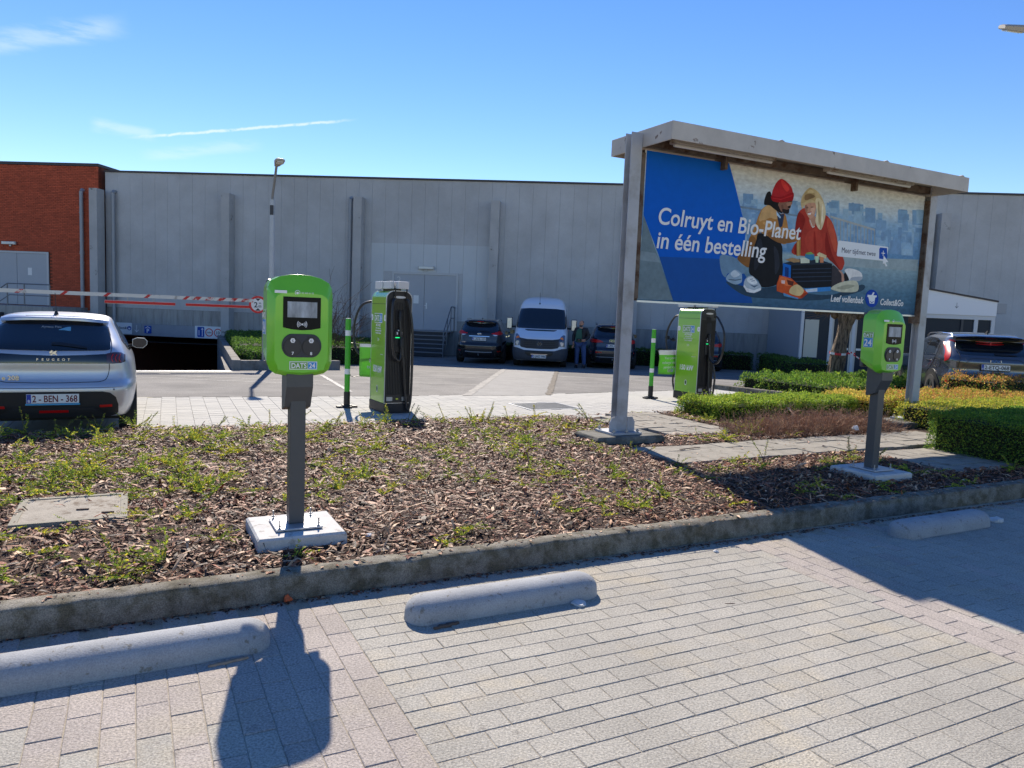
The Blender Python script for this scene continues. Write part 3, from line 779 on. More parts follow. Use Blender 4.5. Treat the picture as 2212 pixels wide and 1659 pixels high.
b = MB(); arrow(b, 16.25, 2.6, .2, -.064, -.061); b.build('arrow', mat('grey_print', srgb(90, 96, 100), .5), o)
MB().prism_xz([(14.28, 3.26), (17.64, 2.76), (17.64, 2.82), (14.28, 3.32)], -.1, 5.3).build('roof', TRIM, pv)
MB().box(17.63, 17.95, -.05, 5.3, 2.36, 2.72).build('gutter_end', mat('grey_panel', srgb(150, 155, 162), .5), pv)
b = MB(); b.box(14.32, 17.6, .05, .12, -.4, .95); b.box(17.3, 17.6, .12, 5.2, -.4, 2.27); b.build('side_wall', mat('grey_panel', srgb(150, 155, 162), .5), pv)
for a, c_ in ((14.3, 14.42), (14.98, 15.12), (16.92, 17.05), (17.5, 17.62)):
    MB().box(a, c_, -.02, .1, .96, 2.265).build('window_frame', FRM, pv)
MB().box(15.12, 16.92, -.02, .1, 2.12, 2.265).build('window_frame', FRM, pv)
MB().box(17.05, 17.5, -.02, .1, 2.12, 2.265).build('window_frame', FRM, pv)
MB().box(16.48, 16.56, -.015, .08, .96, 2.12).build('window_frame', mat('dark_mullion', srgb(60, 64, 70), .5), pv)
MB().box(15.12, 16.48, .03, .05, .96, 2.12).build('window', PGL, pv); MB().box(16.56, 16.92, .03, .05, .96, 2.12).build('window', PGL, pv); MB().box(17.05, 17.5, .03, .05, .96, 2.12).build('window', PGL, pv)
MB().box(14.42, 14.98, .2, .22, -.4, 2.27).build('window', PGL, pv)
# recessed glazed doors beside it
yb = .55
MB().box(px0, 14.3, yb + .15, 5.3, -.4, 3.0).build('back_wall', mat('bluegrey_cladding', srgb(150, 156, 164), .6), pv)
for a, c_, z0, z1 in ((px0, px0 + .1, -.35, 2.4), (12.12, 12.22, -.35, 2.4), (12.95, 13.05, -.35, 2.4), (14.1, 14.2, -.35, 2.4)):
    MB().box(a, c_, yb - .02, yb + .1, z0, z1).build('door_frame', FRM, pv)
MB().box(px0 + .1, 14.1, yb - .015, yb + .1, 2.3, 2.4).build('door_frame', FRM, pv)
MB().box(px0 + .1, 12.12, yb + .02, yb + .04, .15, 2.3).build('window', PGL, pv)
MB().box(px0 + .1, 12.12, yb - .01, yb + .1, -.4, .15).build('low_wall', CONC, pv)
for a in (12.22, 13.05):
    d = MB().box(a, a + (.73 if a < 13 else 1.05), yb + .02, yb + .045, -.33, 2.3).build('door', PGL, pv)
    w_ = .73 if a < 13 else 1.05
    b = MB(); b.box(a, a + .07, yb - .0, yb + .019, -.33, 2.3); b.box(a + w_ - .07, a + w_, yb, yb + .019, -.33, 2.3); b.box(a + .07, a + w_ - .07, yb, yb + .019, 2.2, 2.3); b.box(a + .07, a + w_ - .07, yb, yb + .019, -.33, -.2)
    b.build('sash', mat('cream_sash', srgb(200, 196, 186), .5), d)
    MB().box(a + .09, a + w_ - .09, yb + .012, yb + .019, .82, .9).build('safety_strip', WHITE, d)
MB().box(11.25, 11.75, yb + .012, yb + .019, .5, 1.9).build('poster', mat('window_poster', srgb(196, 194, 180), .6), pv)
# the corner of cladding between hall and pavilion
# ------------------------------------------------------------------ vegetation
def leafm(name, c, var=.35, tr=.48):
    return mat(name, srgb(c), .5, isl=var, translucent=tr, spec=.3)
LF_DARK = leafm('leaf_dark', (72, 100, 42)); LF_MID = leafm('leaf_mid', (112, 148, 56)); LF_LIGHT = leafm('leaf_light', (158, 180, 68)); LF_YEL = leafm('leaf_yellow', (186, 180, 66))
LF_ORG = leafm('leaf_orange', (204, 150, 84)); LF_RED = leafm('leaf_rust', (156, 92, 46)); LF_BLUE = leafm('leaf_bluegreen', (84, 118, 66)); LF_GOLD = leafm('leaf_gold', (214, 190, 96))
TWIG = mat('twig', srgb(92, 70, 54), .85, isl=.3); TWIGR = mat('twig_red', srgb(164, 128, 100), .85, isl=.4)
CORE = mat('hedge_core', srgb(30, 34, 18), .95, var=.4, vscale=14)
def leaf_quads(P, Nrm, L, W, rng, spread=.9, up=.25):
    n = len(P)
    d = Nrm + rng.normal(0, spread, (n, 3)); d[:, 2] += up; d /= np.linalg.norm(d, axis=1)[:, None] + 1e-9
    r = rng.normal(0, 1, (n, 3)); s = np.cross(d, r); s /= np.linalg.norm(s, axis=1)[:, None] + 1e-9
    L = np.asarray(L)[:, None] if np.ndim(L) else np.full((n, 1), L); W = np.asarray(W)[:, None] if np.ndim(W) else np.full((n, 1), W)
    nn = np.cross(s, d)
    a = P; b = P + d * L * .45 + s * W * .5 + nn * L * .08; c = P + d * L; e = P + d * L * .45 - s * W * .5 + nn * L * .08
    V = np.stack([a, b, c, e], 1).reshape(-1, 3); F = np.arange(4 * n).reshape(n, 4)
    return V, F
def box_points(x0, x1, y0, y1, z0, z1, n, rng, faces='txXyY', lump=.05, depth=.07, rnd=.06):
    ar = {'t': (x1 - x0) * (y1 - y0), 'x': (y1 - y0) * (z1 - z0), 'X': (y1 - y0) * (z1 - z0), 'y': (x1 - x0) * (z1 - z0), 'Y': (x1 - x0) * (z1 - z0)}
    tot = sum(ar[f] for f in faces); P = []; N = []
    for f in faces:
        k = int(n * ar[f] / tot); u = rng.uniform(0, 1, k); v = rng.uniform(0, 1, k)
        x = x0 + (x1 - x0) * u; y = y0 + (y1 - y0) * v; z = np.full(k, z1); nm = (0, 0, 1)
        if f in 'xX': x = np.full(k, x0 if f == 'x' else x1); y = y0 + (y1 - y0) * u; z = z0 + (z1 - z0) * v; nm = (-1 if f == 'x' else 1, 0, 0)
        if f in 'yY': y = np.full(k, y0 if f == 'y' else y1); z = z0 + (z1 - z0) * v; nm = (0, -1 if f == 'y' else 1, 0)
        p = np.stack([x, y, z], 1); q = np.tile(np.array(nm, float), (k, 1))
        P.append(p); N.append(q)
    P = np.concatenate(P); N = np.concatenate(N)
    # rounded edges
    cx, cy = (x0 + x1) / 2, (y0 + y1) / 2
    ex = np.minimum(P[:, 0] - x0, x1 - P[:, 0]); ey = np.minimum(P[:, 1] - y0, y1 - P[:, 1]); ez = z1 - P[:, 2]
    lumpf = np.sin(P[:, 0] * 5.1 + 1) * np.cos(P[:, 1] * 6.3) + .7 * np.sin(P[:, 0] * 11.7 + P[:, 2] * 9) * np.cos(P[:, 1] * 10.1 + 2) + .5 * np.sin(P[:, 2] * 13 + P[:, 0] * 17)
    P = P + N * (lump * lumpf * .6 - depth * rng.uniform(0, 1, len(P)) ** 2)[:, None]
    near_edge = np.clip(1 - np.stack([ex, ey], 1).min(1) / rnd, 0, 1)
    P[:, 2] -= np.where(N[:, 2] > .5, near_edge * rnd * .6, 0)
    return P, N
def hedge(name, label, loc, rot, dims, n, leaf, mats, probs, faces='txXyY', lump=.05, seed=1, sprigs=0, topmat=None, group=None):
    h = thing(name, label, 'hedge', loc, rot, group)
    rng = np.random.default_rng(seed)
    x0, x1, y0, y1, z0, z1 = dims
    P, N = box_points(*dims, n, rng, faces, lump)
    L = rng.uniform(.7, 1.3, len(P)) * leaf
    V, F = leaf_quads(P, N, L, L * .5, rng)
    mi = rng.choice(len(mats), len(P), p=probs)
    if topmat is not None:
        t = (P[:, 2] > z1 - .1) & (rng.uniform(0, 1, len(P)) < .4); mi = np.where(t, topmat, mi)
    if sprigs:
        k = sprigs; px = rng.uniform(x0, x1, k); py = rng.uniform(y0, y1, k)
        PP = []; NN = []
        for i in range(k):
            hgt = rng.uniform(.03, .12); dx, dy = rng.normal(0, .35, 2)
            for j in range(9):
                t = j / 8; PP.append((px[i] + dx * hgt * t, py[i] + dy * hgt * t, z1 - .03 + hgt * t)); NN.append((rng.normal(0, .6), rng.normal(0, .6), .6))
        PP = np.array(PP); NN = np.array(NN)
        v2, f2 = leaf_quads(PP, NN, leaf * rng.uniform(.5, 1, len(PP)), leaf * .35, rng, .4)
        F = np.concatenate([F, f2 + len(V)]); V = np.concatenate([V, v2])
        mi = np.concatenate([mi, np.full(len(PP), topmat if topmat is not None else len(mats) - 1)])
    raw('foliage', V, F, mats, h, mi=mi)
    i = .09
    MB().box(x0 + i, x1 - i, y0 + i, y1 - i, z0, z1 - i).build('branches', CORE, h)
    return h
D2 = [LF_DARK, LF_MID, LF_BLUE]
# clipped hedge at the near right corner (lot frame)
hedge('clipped_hedge', 'tall dark green clipped hedge at the corner of the kerbed bed', (0, 0, 0), TH, (9.2, 14.5, 4.72, 6.05, .1, .645), 82000, .025, [LF_BLUE, LF_MID, LF_LIGHT], [.3, .45, .25], 'txyY', .035, 2, 260, 1)
hedge('clipped_hedge', 'yellow-green clipped hedge behind the tall dark corner hedge', (0, 0, 0), TH, (10.9, 17.5, 6.3, 7.7, .1, .53), 40000, .028, [LF_LIGHT, LF_YEL, LF_GOLD], [.5, .35, .15], 'txyY', .05, 3, 260, 1)
hedge('clipped_hedge', 'orange-tipped hedge in front of the dark grey crossover', (0, 0, 0), TH, (12.1, 20, 8.0, 9.3, .1, .50), 42000, .034, [LF_ORG, LF_YEL, LF_LIGHT, LF_GOLD], [.14, .30, .28, .28], 'txyY', .07, 4, 420, 0)
hedge('low_hedge', 'bright green low hedge beside the fast charger and behind the bare brown shrubs', (0, 0, 0), TH, (8.1, 11.35, 8.75, 9.7, .08, .42), 34000, .031, [LF_LIGHT, LF_MID, LF_YEL, LF_DARK], [.42, .36, .12, .1], 'txyYX', .06, 5, 240, 0)
hedge('low_hedge', 'short orange and yellow hedge between the bright green one and the hoarding post', (0, 0, 0), TH, (11.38, 12.5, 8.45, 9.6, .08, .46), 9000, .038, [LF_GOLD, LF_ORG, LF_YEL, LF_LIGHT], [.3, .14, .28, .28], 'txyX', .06, 6, 140, 0)
hedge('orange_bush', 'small orange-leaved bush standing above the hedge near the crossover plate', (*lot(16.1, 9.3)[:2], 0), TH, (-.8, 1.4, -.5, .5, .1, .76), 9000, .042, [LF_ORG, LF_GOLD, LF_MID, LF_DARK], [.25, .25, .25, .25], 'txyXY', .09, 7, 120, 0)
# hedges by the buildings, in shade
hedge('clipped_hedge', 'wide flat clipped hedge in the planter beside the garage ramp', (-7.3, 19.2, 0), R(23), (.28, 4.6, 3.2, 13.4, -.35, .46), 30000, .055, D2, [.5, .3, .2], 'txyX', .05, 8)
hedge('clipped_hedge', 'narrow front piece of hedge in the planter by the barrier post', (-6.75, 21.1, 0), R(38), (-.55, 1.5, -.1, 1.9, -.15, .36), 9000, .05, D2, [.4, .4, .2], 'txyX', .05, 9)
hedge('sunlit_bush', 'small clipped bush with a bright yellow-green top beside the barrier post', (-6.35, 20.6, 0), R(34), (-.35, .55, -.32, .32, -.1, .62), 5200, .042, [LF_MID, LF_DARK, LF_YEL], [.5, .3, .2], 'txyX', .05, 10, 60, 2)
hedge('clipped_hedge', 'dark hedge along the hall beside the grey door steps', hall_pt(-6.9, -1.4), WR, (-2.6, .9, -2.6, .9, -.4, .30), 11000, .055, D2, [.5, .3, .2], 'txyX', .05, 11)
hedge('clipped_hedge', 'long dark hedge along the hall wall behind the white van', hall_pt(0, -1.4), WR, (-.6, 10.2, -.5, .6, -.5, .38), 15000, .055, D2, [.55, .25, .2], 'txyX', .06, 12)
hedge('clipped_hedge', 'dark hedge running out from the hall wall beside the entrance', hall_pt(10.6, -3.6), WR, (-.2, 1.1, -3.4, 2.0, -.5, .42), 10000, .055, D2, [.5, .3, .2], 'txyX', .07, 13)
# ground cover round the pollard tree
gc_h = hedge('spreading_shrub', 'loose green spreading shrub round the foot of the pollarded tree', (*lot(15.9, 13.1)[:2], 0), TH, (-1.75, 2.6, -1.2, 1.4, -.05, .33), 22000, .05, [LF_MID, LF_LIGHT, LF_BLUE, LF_DARK], [.35, .3, .2, .15], 'txyXY', .16, 14, 420, 0)
gc_h['category'] = 'shrub'
hedge('spreading_shrub', 'green shrub between the pollarded tree and the car with the white fascia behind', (*lot(19.6, 11.8)[:2], 0), TH, (-2.0, 3.5, -.8, .9, -.1, .42), 11000, .055, [LF_MID, LF_LIGHT, LF_DARK], [.4, .3, .3], 'txyX', .14, 15, 200, 0)['category'] = 'shrub'
kerb_line('island_kerb', [lot(13.75, 14.9)[:2], lot(13.85, 13.6)[:2], lot(14.2, 11.6)[:2], lot(14.5, 9.9)[:2]][::-1], .16, .13, zf=lambda x, y: gz(y))
tag(sheet('island_soil', [lot(13.95, 15)[:2], lot(14.45, 9.9)[:2], lot(30, 9.9)[:2], lot(30, 18)[:2]], SOIL, lambda x, y: .05 + gz(y)), kind='structure')

# bare brown shrubs: many upright twigs
def bare_shrub(name, label, loc, rx, ry, h, n, rad, m, seed, lean=.5, fan=0):
    t = thing(name, label, 'shrub', loc); rng = np.random.default_rng(seed)
    V = []; F = []
    def seg(p, q, r0, r1):
        d = q - p; d /= np.linalg.norm(d) + 1e-9; a = np.cross(d, (0.3, .2, 1)); a /= np.linalg.norm(a) + 1e-9; b = np.cross(d, a); o = len(V)
        for c, r in ((p, r0), (q, r1)):
            for k in range(3):
                an = 2 * math.pi * k / 3; V.append(c + (a * math.cos(an) + b * math.sin(an)) * r)
        for k in range(3): F.append((o + k, o + (k + 1) % 3, o + 3 + (k + 1) % 3, o + 3 + k))
    for i in range(n):
        u, v = rng.uniform(-1, 1, 2); p = np.array((u * rx, v * ry, rng.uniform(0, .03)))
        edge = max(abs(u), abs(v)); hh = h * rng.uniform(.55, 1.1) * (1 - .3 * edge ** 3)
        d = np.array((rng.normal(0, lean) + fan * u, rng.normal(0, lean) + fan * v, 1.)); d /= np.linalg.norm(d)
        r = rad * rng.uniform(.7, 1.3); steps = 4
        for k in range(steps):
            q = p + d * hh / steps * rng.uniform(.8, 1.2); seg(p, q, r * (1 - k / steps * .7), r * (1 - (k + 1) / steps * .7)); p0 = p; p = q
            d = d + rng.normal(0, .28, 3); d[2] = abs(d[2]) * .8 + .15; d /= np.linalg.norm(d)
            if rng.random() < .75:
                e = d + rng.normal(0, .75, 3); e[2] = abs(e[2]); e /= np.linalg.norm(e); seg(q, q + e * hh * rng.uniform(.12, .3), r * .6, r * .25)
    raw('twigs', np.array(V), np.array(F), m, t)
    return t
def at_lot(a, b, z=.1): return lot(a, b, z)
for i, (a, b, rx, h, n) in enumerate(((7.75, 7.55, .42, .34, 330), (8.35, 7.62, .45, .40, 400), (8.95, 7.6, .42, .40, 400), (9.5, 7.62, .42, .39, 380), (10.05, 7.58, .4, .35, 330))):
    lb = ('bare reddish brown shrub at the open end of the row, nearest the tiles', 'bare reddish brown shrub, second from the open end of the row', 'bare reddish brown shrub in the middle of the row by the tile path', 'bare reddish brown shrub just beside the charging post', 'bare reddish brown shrub nearest the hoarding post')[i]
    bare_shrub('bare_shrub', lb, at_lot(a, b, .09), rx, .38, h, n, .0042, TWIGR, 40 + i, .55, .25)
bare_shrub('bare_shrub', 'leafless tall dark shrub standing behind the charging post by the planter', (-6.35, 24.2, .2), 1.0, .6, 2.3, 120, .010, TWIG, 60, .22, .35)
# pollarded tree
def pollard():
    t = thing('pollard_tree', 'pollarded tree with a thick bent trunk and a knobbly bare head, under the hoarding', 'tree', (8.95, 20.6, -.1))
    rng = np.random.default_rng(5); rings = []
    path = [(-.02, 0, 0, .27), (0, 0, .25, .22), (.04, 0, .6, .205), (.06, 0, .95, .2), (.1, 0, 1.25, .175), (.17, 0, 1.6, .165), (.22, 0, 1.9, .19), (.25, 0, 2.15, .26), (.28, 0, 2.32, .3), (.28, 0, 2.5, .2)]
    path = catmull([(p[0], p[1], p[2], p[3]) for p in path], 4, closed=False)
    for i, (x, y, z, r) in enumerate(path):
        rings.append([(x + r * (1 + .09 * math.sin(k * 1.9 + z * 2.2) + .06 * math.sin(k * 4.1 - z * 5) + rng.normal(0, .025)) * math.cos(2 * math.pi * k / 22), y + r * (1 + .09 * math.sin(k * 1.9 + z * 2.2) + rng.normal(0, .025)) * math.sin(2 * math.pi * k / 22), z) for k in range(22)])
    MB().loft(rings).build('trunk', mat('bark', srgb(132, 114, 94), .95, var=.3, vscale=5, stretch=(9, 9, 1.6), bump=1, bscale=5, bdist=.04, col2=srgb(62, 52, 44), c2scale=2.2), t, smooth=70)
    # knobbly head with a mass of short twigs
    V = []; F = []; b = MB()
    for k in range(16):
        an = rng.uniform(0, 6.28); rr = rng.uniform(.25, .85); z = 2.2 + rng.uniform(-.1, .3)
        p0 = (.28, 0, 2.2); p1 = (.28 + rr * math.cos(an), .7 * rr * math.sin(an), z)
        b.tube([p0, tuple((a + c) / 2 + (.06 if i == 2 else 0) for i, (a, c) in enumerate(zip(p0, p1))), p1], [.13, .1, .12], 7)
        b.lathe([(.02, z - .13), (.11, z - .07), (.14, z + .02), (.09, z + .11), (.01, z + .14)], p1[0], p1[1], 8)
    b.build('limbs', _M['bark'], t, smooth=70)
    tw = MB()
    for k in range(420):
        an = rng.uniform(0, 6.28); rr = rng.uniform(.1, .95); x, y, z = .28 + rr * math.cos(an), .7 * rr * math.sin(an), 2.2 + rng.uniform(-.12, .3)
        l = rng.uniform(.08, .3); d = Vector((math.cos(an) * .8 + rng.normal(0, .4), math.sin(an) * .8 + rng.normal(0, .4), rng.normal(.1, .6))).normalized() * l
        tw.tube([(x, y, z), (x + d.x * .5, y + d.y * .5, z + d.z * .5 + .01), (x + d.x, y + d.y, z + d.z)], [.009, .006, .003], 3, False)
    for k in range(7):
        tw.tube([(-.1, -.1, 2.15), (-.5 - .05 * k, -.15, 2.05 + .03 * k), (-.9 - .06 * k, -.2, 1.92 + .07 * k)], [.009, .006, .004], 3, False)
    tag(tw.build('twigs', mat('pollard_twig', srgb(96, 76, 60), .9, isl=.3), t), kind='stuff')
    return t
pollard()
TAPE = mat('tape_white', (.78, .76, .75), .5); TAPER = mat('tape_red', srgb(205, 40, 50), .5)
def tape(z, label, tails):
    t = thing('barrier_tape', label, 'tape', (8.95, 20.6, -.1)); b = MB(); cx = .06 if z > .5 else .0; r = .222 if z > .5 else .255
    n = 24; vs = []; fs = []
    for k in range(n + 1):
        a = 2 * math.pi * k / n; zz = z + .03 * math.sin(a * 1.0)
        vs += [(cx + r * math.cos(a), r * math.sin(a), zz - .03), (cx + r * math.cos(a), r * math.sin(a), zz + .03)]
        if k: fs.append((2 * k - 2, 2 * k, 2 * k + 1, 2 * k - 1))
    b.v = vs; b.f = fs; b.m = [k // 3 % 2 for k in range(n)]
    b.build('band', [TAPE, TAPER], t)
    for dx, dz in tails:
        q = MB(); q.mi = 0; p = []
        for k in range(6):
            s = k / 5; p.append((cx + .16 + dx * s, -r * .7 - .06, z + dz * s + .03 * math.sin(5 * s)))
        for k in range(5):
            q.mi = k % 2; a, c = p[k], p[k + 1]
            q.add([(a[0], a[1], a[2] - .02), (c[0], c[1] - .01, c[2] - .02), (c[0], c[1] - .01, c[2] + .02), (a[0], a[1], a[2] + .02)], [(0, 1, 2, 3)])
        q.build('tail', [TAPER, TAPE], t)
tape(1.05, 'red and white tape tied halfway up the pollarded trunk, its ends loose', ((.22, .04), (.42, -.12)))
tape(.42, 'red and white tape wrapped round the foot of the pollarded trunk', ())

# creeping cotoneaster in the bark bed
def sprig(rng, base, n_st, hmin, hmax, leaf, up, V, F, MI, mats_p, twig=True):
    for s in range(n_st):
        L = rng.uniform(hmin, hmax); d = np.array((rng.normal(0, 1), rng.normal(0, 1), up * rng.uniform(.4, 1.3))); d /= np.linalg.norm(d)
        k = max(5, int(L / .012)); p = np.array(base) + rng.normal(0, .01, 3) * (1, 1, 0); pts = []
        for i in range(k):
            p = p + d * L / k; d = d + np.array((rng.normal(0, .05), rng.normal(0, .05), -.035)); d /= np.linalg.norm(d)
            if p[2] < base[2] + .01: p[2] = base[2] + .01
            pts.append((p.copy(), d.copy()))
        P = np.array([q for q, _ in pts for r in (0, 1)]); D = np.array([q for _, q in pts for r in (0, 1)])
        side = np.cross(D, (0, 0, 1.)); side /= np.linalg.norm(side, axis=1)[:, None] + 1e-6
        sg = np.tile([1, -1], len(pts))[:, None]
        Nn = side * sg * .9 + D * .55 + np.array((0, 0, .3))
        lv = leaf * rng.uniform(.6, 1.2, len(P))
        v, f = leaf_quads(P, Nn, lv, lv * .5, rng, .28, .1)
        F.append(f + sum(len(x) for x in V)); V.append(v); MI.append(rng.choice(3, len(P), p=mats_p))
def clusters(seed, n):
    rng = np.random.default_rng(seed); V = []; F = []; MI = []; cnt = 0; off = 0
    tries = 0
    while cnt < n and tries < n * 40:
        tries += 1
        a = rng.uniform(-3.2, 9.4); b = rng.uniform(4.45, 9.85)
        if in_tiles(a, b) or rej(a, b): continue
        dens = .13
        if a < .9 and b > 6.2: dens = .46
        elif a < .4: dens = .4
        elif b > 7.4 and a < 6: dens = .45
        elif 1.2 < a < 6 and b > 5.6: dens = .30
        elif a > 6: dens = .26
        patch = .5 + .5 * math.sin(a * 2.7 + 1.1 * math.sin(b * 1.7)) * math.cos(b * 2.3 + a)
        if rng.random() > dens * (.35 + .9 * patch): continue
        z = bed_z(a, b) + .01
        base = lot(a, b, z); v = []; f = []; m = []
        yel = rng.random()
        pr = [.55, .37, .08] if yel < .5 else [.3, .48, .22] if yel < .9 else [.1, .4, .5]
        big = (.4 if (a < .9 and b > 6.2) else .12)
        if rng.random() < big: sprig(rng, base, rng.integers(5, 11), .10, .28, .025, .9, v, f, m, pr)
        else: sprig(rng, base, rng.integers(4, 9), .06, .18, .021, .45, v, f, m, pr)
        for x, y, w in zip(v, f, m): pass
        vv = np.concatenate(v); ff = np.concatenate(f); V.append(vv); F.append(ff + off); off += len(vv); MI.append(np.concatenate(m)); cnt += 1
    return np.concatenate(V), np.concatenate(F), np.concatenate(MI)
V, F, MI = clusters(21, 640)
CL = [leafm('creeper_leaf', (104, 130, 48)), leafm('creeper_leaf_light', (166, 178, 66)), leafm('creeper_leaf_yellow', (206, 190, 66))]
tag(raw('ground_cover', V, F, CL, mi=MI), 'low creeping small-leaved evergreen spreading through the bark chips', 'ground cover', kind='stuff')
def runners(n, seed):
    rng = np.random.default_rng(seed); b = MB()
    for i in range(n):
        a = rng.uniform(-3, 9.2); c = rng.uniform(4.45, 9.75)
        if in_tiles(a, c) or rej(a, c): continue
        an = rng.normal(0, .9); l = rng.uniform(.08, .4); p = []
        for k in range(4):
            t = k / 3; aa = a + l * t * math.cos(an) + .02 * rng.normal(); cc = c + l * t * math.sin(an) + .02 * rng.normal(); p.append(lot(aa, cc, bed_z(aa, cc) + .022 + .03 * math.sin(t * 3.1) * rng.random()))
        b.tube(p, [.0032, .003, .0024, .0014], 3, False)
    return b
tag(runners(420, 77).build('dead_twigs', mat('dry_twig', srgb(150, 124, 100), .85, isl=.35)), 'thin dry twigs and runners lying over the bark chips', 'twigs', kind='stuff')
# taller single shoots along the far edge of the bed
def shoot(label, a, b, h, lean, seed, n=2, yellow=False):
    rng = np.random.default_rng(seed); v = []; f = []; m = []; base = (0, 0, 0)
    t = thing('creeper_shoot', label, 'plant', lot(a, b, bed_z(a, b)), 0, 'tall shoots of the creeping evergreen')
    for s in range(n):
        L = h * rng.uniform(.7, 1.05); d = np.array((lean + rng.normal(0, .25), rng.normal(0, .25), 1.)); d /= np.linalg.norm(d); k = int(L / .014); p = np.array((rng.normal(0, .02), rng.normal(0, .02), 0.)); st = [tuple(p)]; P = []; D = []
        for i in range(k):
            p = p + d * L / k; d = d + rng.normal(0, .03, 3) + np.array((.01 * lean, 0, -.012)); d /= np.linalg.norm(d); st.append(tuple(p))
            if i > k * .18: P += [p.copy(), p.copy()]; D += [d.copy(), d.copy()]
        P = np.array(P); D = np.array(D); side = np.cross(D, (.3, 1., .1)); side /= np.linalg.norm(side, axis=1)[:, None]
        sg = np.tile([1, -1], len(P) // 2)[:, None]; lv = .02 * rng.uniform(.6, 1.2, len(P))
        vv, ff = leaf_quads(P, side * sg + D * .6, lv, lv * .5, rng, .3, .1); f.append(ff + sum(len(x) for x in v)); v.append(vv); m.append(rng.choice(3, len(P), p=[.2, .4, .4] if yellow else [.5, .38, .12]))
        MB().tube(st[::3] + [st[-1]], [.0028] * len(st[::3]) + [.0012], 4).build('stem', TWIG, t)
    raw('foliage', np.concatenate(v), np.concatenate(f), CL, t, mi=np.concatenate(m))
SH = [(-1.05, 9.5, .34, .1), (-.75, 9.55, .30, .7), (-.35, 9.45, .26, -.2), (.0, 9.62, .36, .9), (.12, 9.6, .30, .6), (.9, 9.6, .2, .8), (1.55, 9.5, .3, .1), (1.75, 9.6, .34, .6), (2.3, 9.5, .26, .5), (2.75, 9.4, .3, .2),
      (3.05, 9.3, .34, -.4), (3.25, 9.3, .36, .3), (3.75, 9.2, .36, -.25), (4.15, 9.2, .3, -.7), (4.35, 9.2, .32, .25), (4.65, 9.15, .3, -.1), (5.25, 8.75, .2, .2), (5.9, 9.0, .34, -.3), (6.2, 9.0, .3, .4), (-1.5, 7.9, .36, .1), (-1.3, 8.6, .33, .3), (-1.75, 7.2, .3, .1), (6.35, 6.05, .3, -.3), (7.3, 5.7, .32, .25), (5.3, 6.9, .22, .6), (4.75, 6.4, .24, -.3), (7.5, 5.55, .3, .5)]
for i, (a, b, h, ln) in enumerate(SH):
    shoot('thin leafy upright shoot of the creeping evergreen rising out of the bark chips', a, b, h, ln, 300 + i, 1 + i % 3, i % 3 == 0)
# ------------------------------------------------------------------ charging posts on the bed
SCREEN = mat('black_glass', (.006, .007, .009), .25, spec=.12)
LCD = mat('lcd_screen', srgb(150, 158, 168), .2, spec=.3, var=.5, vscale=16, stretch=(1, 1, .25))
SOCK = mat('socket_plastic', srgb(46, 48, 58), .5)
def head_outline(w, top, bot, inset=0):
    """half-width w, side heights; counter-clockwise seen from the front"""
    i = inset
    pts = [(0, .0 + i), (.10, .008 + i), (.155, .02 + i), (w - .018 - i, .045 + i), (w - i, .095 + i * .5), (w - i, .54 - i), (w - .004 - i, .575 - i), (w - .022 - i * .8, .612 - i), (.13, .642 - i), (.065, .656 - i), (0, .66 - i)]
    full = pts + [(-x, z) for x, z in pts[-2:0:-1]]
    return full
def dats_sign(parent, x, y, z, w, h, stacked=False, rot=(R(90), 0, 0), side=False):
    """white framed sign: word on green, number on blue. Built flat facing -Y at x (centre), y (plane), z (bottom)"""
    o = bpy.data.objects.new('sign', MB().box(-w / 2, w / 2, -.003, 0, 0, h).mesh('sign', TEXTW)); COL.objects.link(o); o.parent = parent; o.location = (x, y, z)
    b = .028 * w
    if stacked:
        MB().box(-w / 2 + b, w / 2 - b, -.0045, -.003, h * .62 + b * .5, h - b).build('word_field', LOGO_GREEN, o); MB().box(-w / 2 + b, w / 2 - b, -.0045, -.003, b, h * .62 - b * .5).build('number_field', LOGO_BLUE, o)
        text('DATS', h * .31, TEXTW, o, (0, -.0056, h * .68), align='CENTER', bold=h * .008, sx=.98, extrude=.0005); text('24', h * .62, TEXTW, o, (0, -.0056, h * .09), align='CENTER', bold=h * .012, sx=.95, extrude=.0005)
    else:
        q = w * .16
        MB().box(-w / 2 + b, q - b * .4, -.0045, -.003, b, h - b).build('word_field', LOGO_GREEN, o); MB().box(q + b * .4, w / 2 - b, -.0045, -.003, b, h - b).build('number_field', LOGO_BLUE, o)
        text('DATS', h * .86, TEXTW, o, (-w / 2 + b * 2.0, -.0056, h * .2), bold=h * .02, sx=w / h * .262, extrude=.0005); text('24', h * .86, TEXTW, o, (q + b * 1.4, -.0056, h * .2), bold=h * .02, sx=w / h * .262, extrude=.0005)
    return o
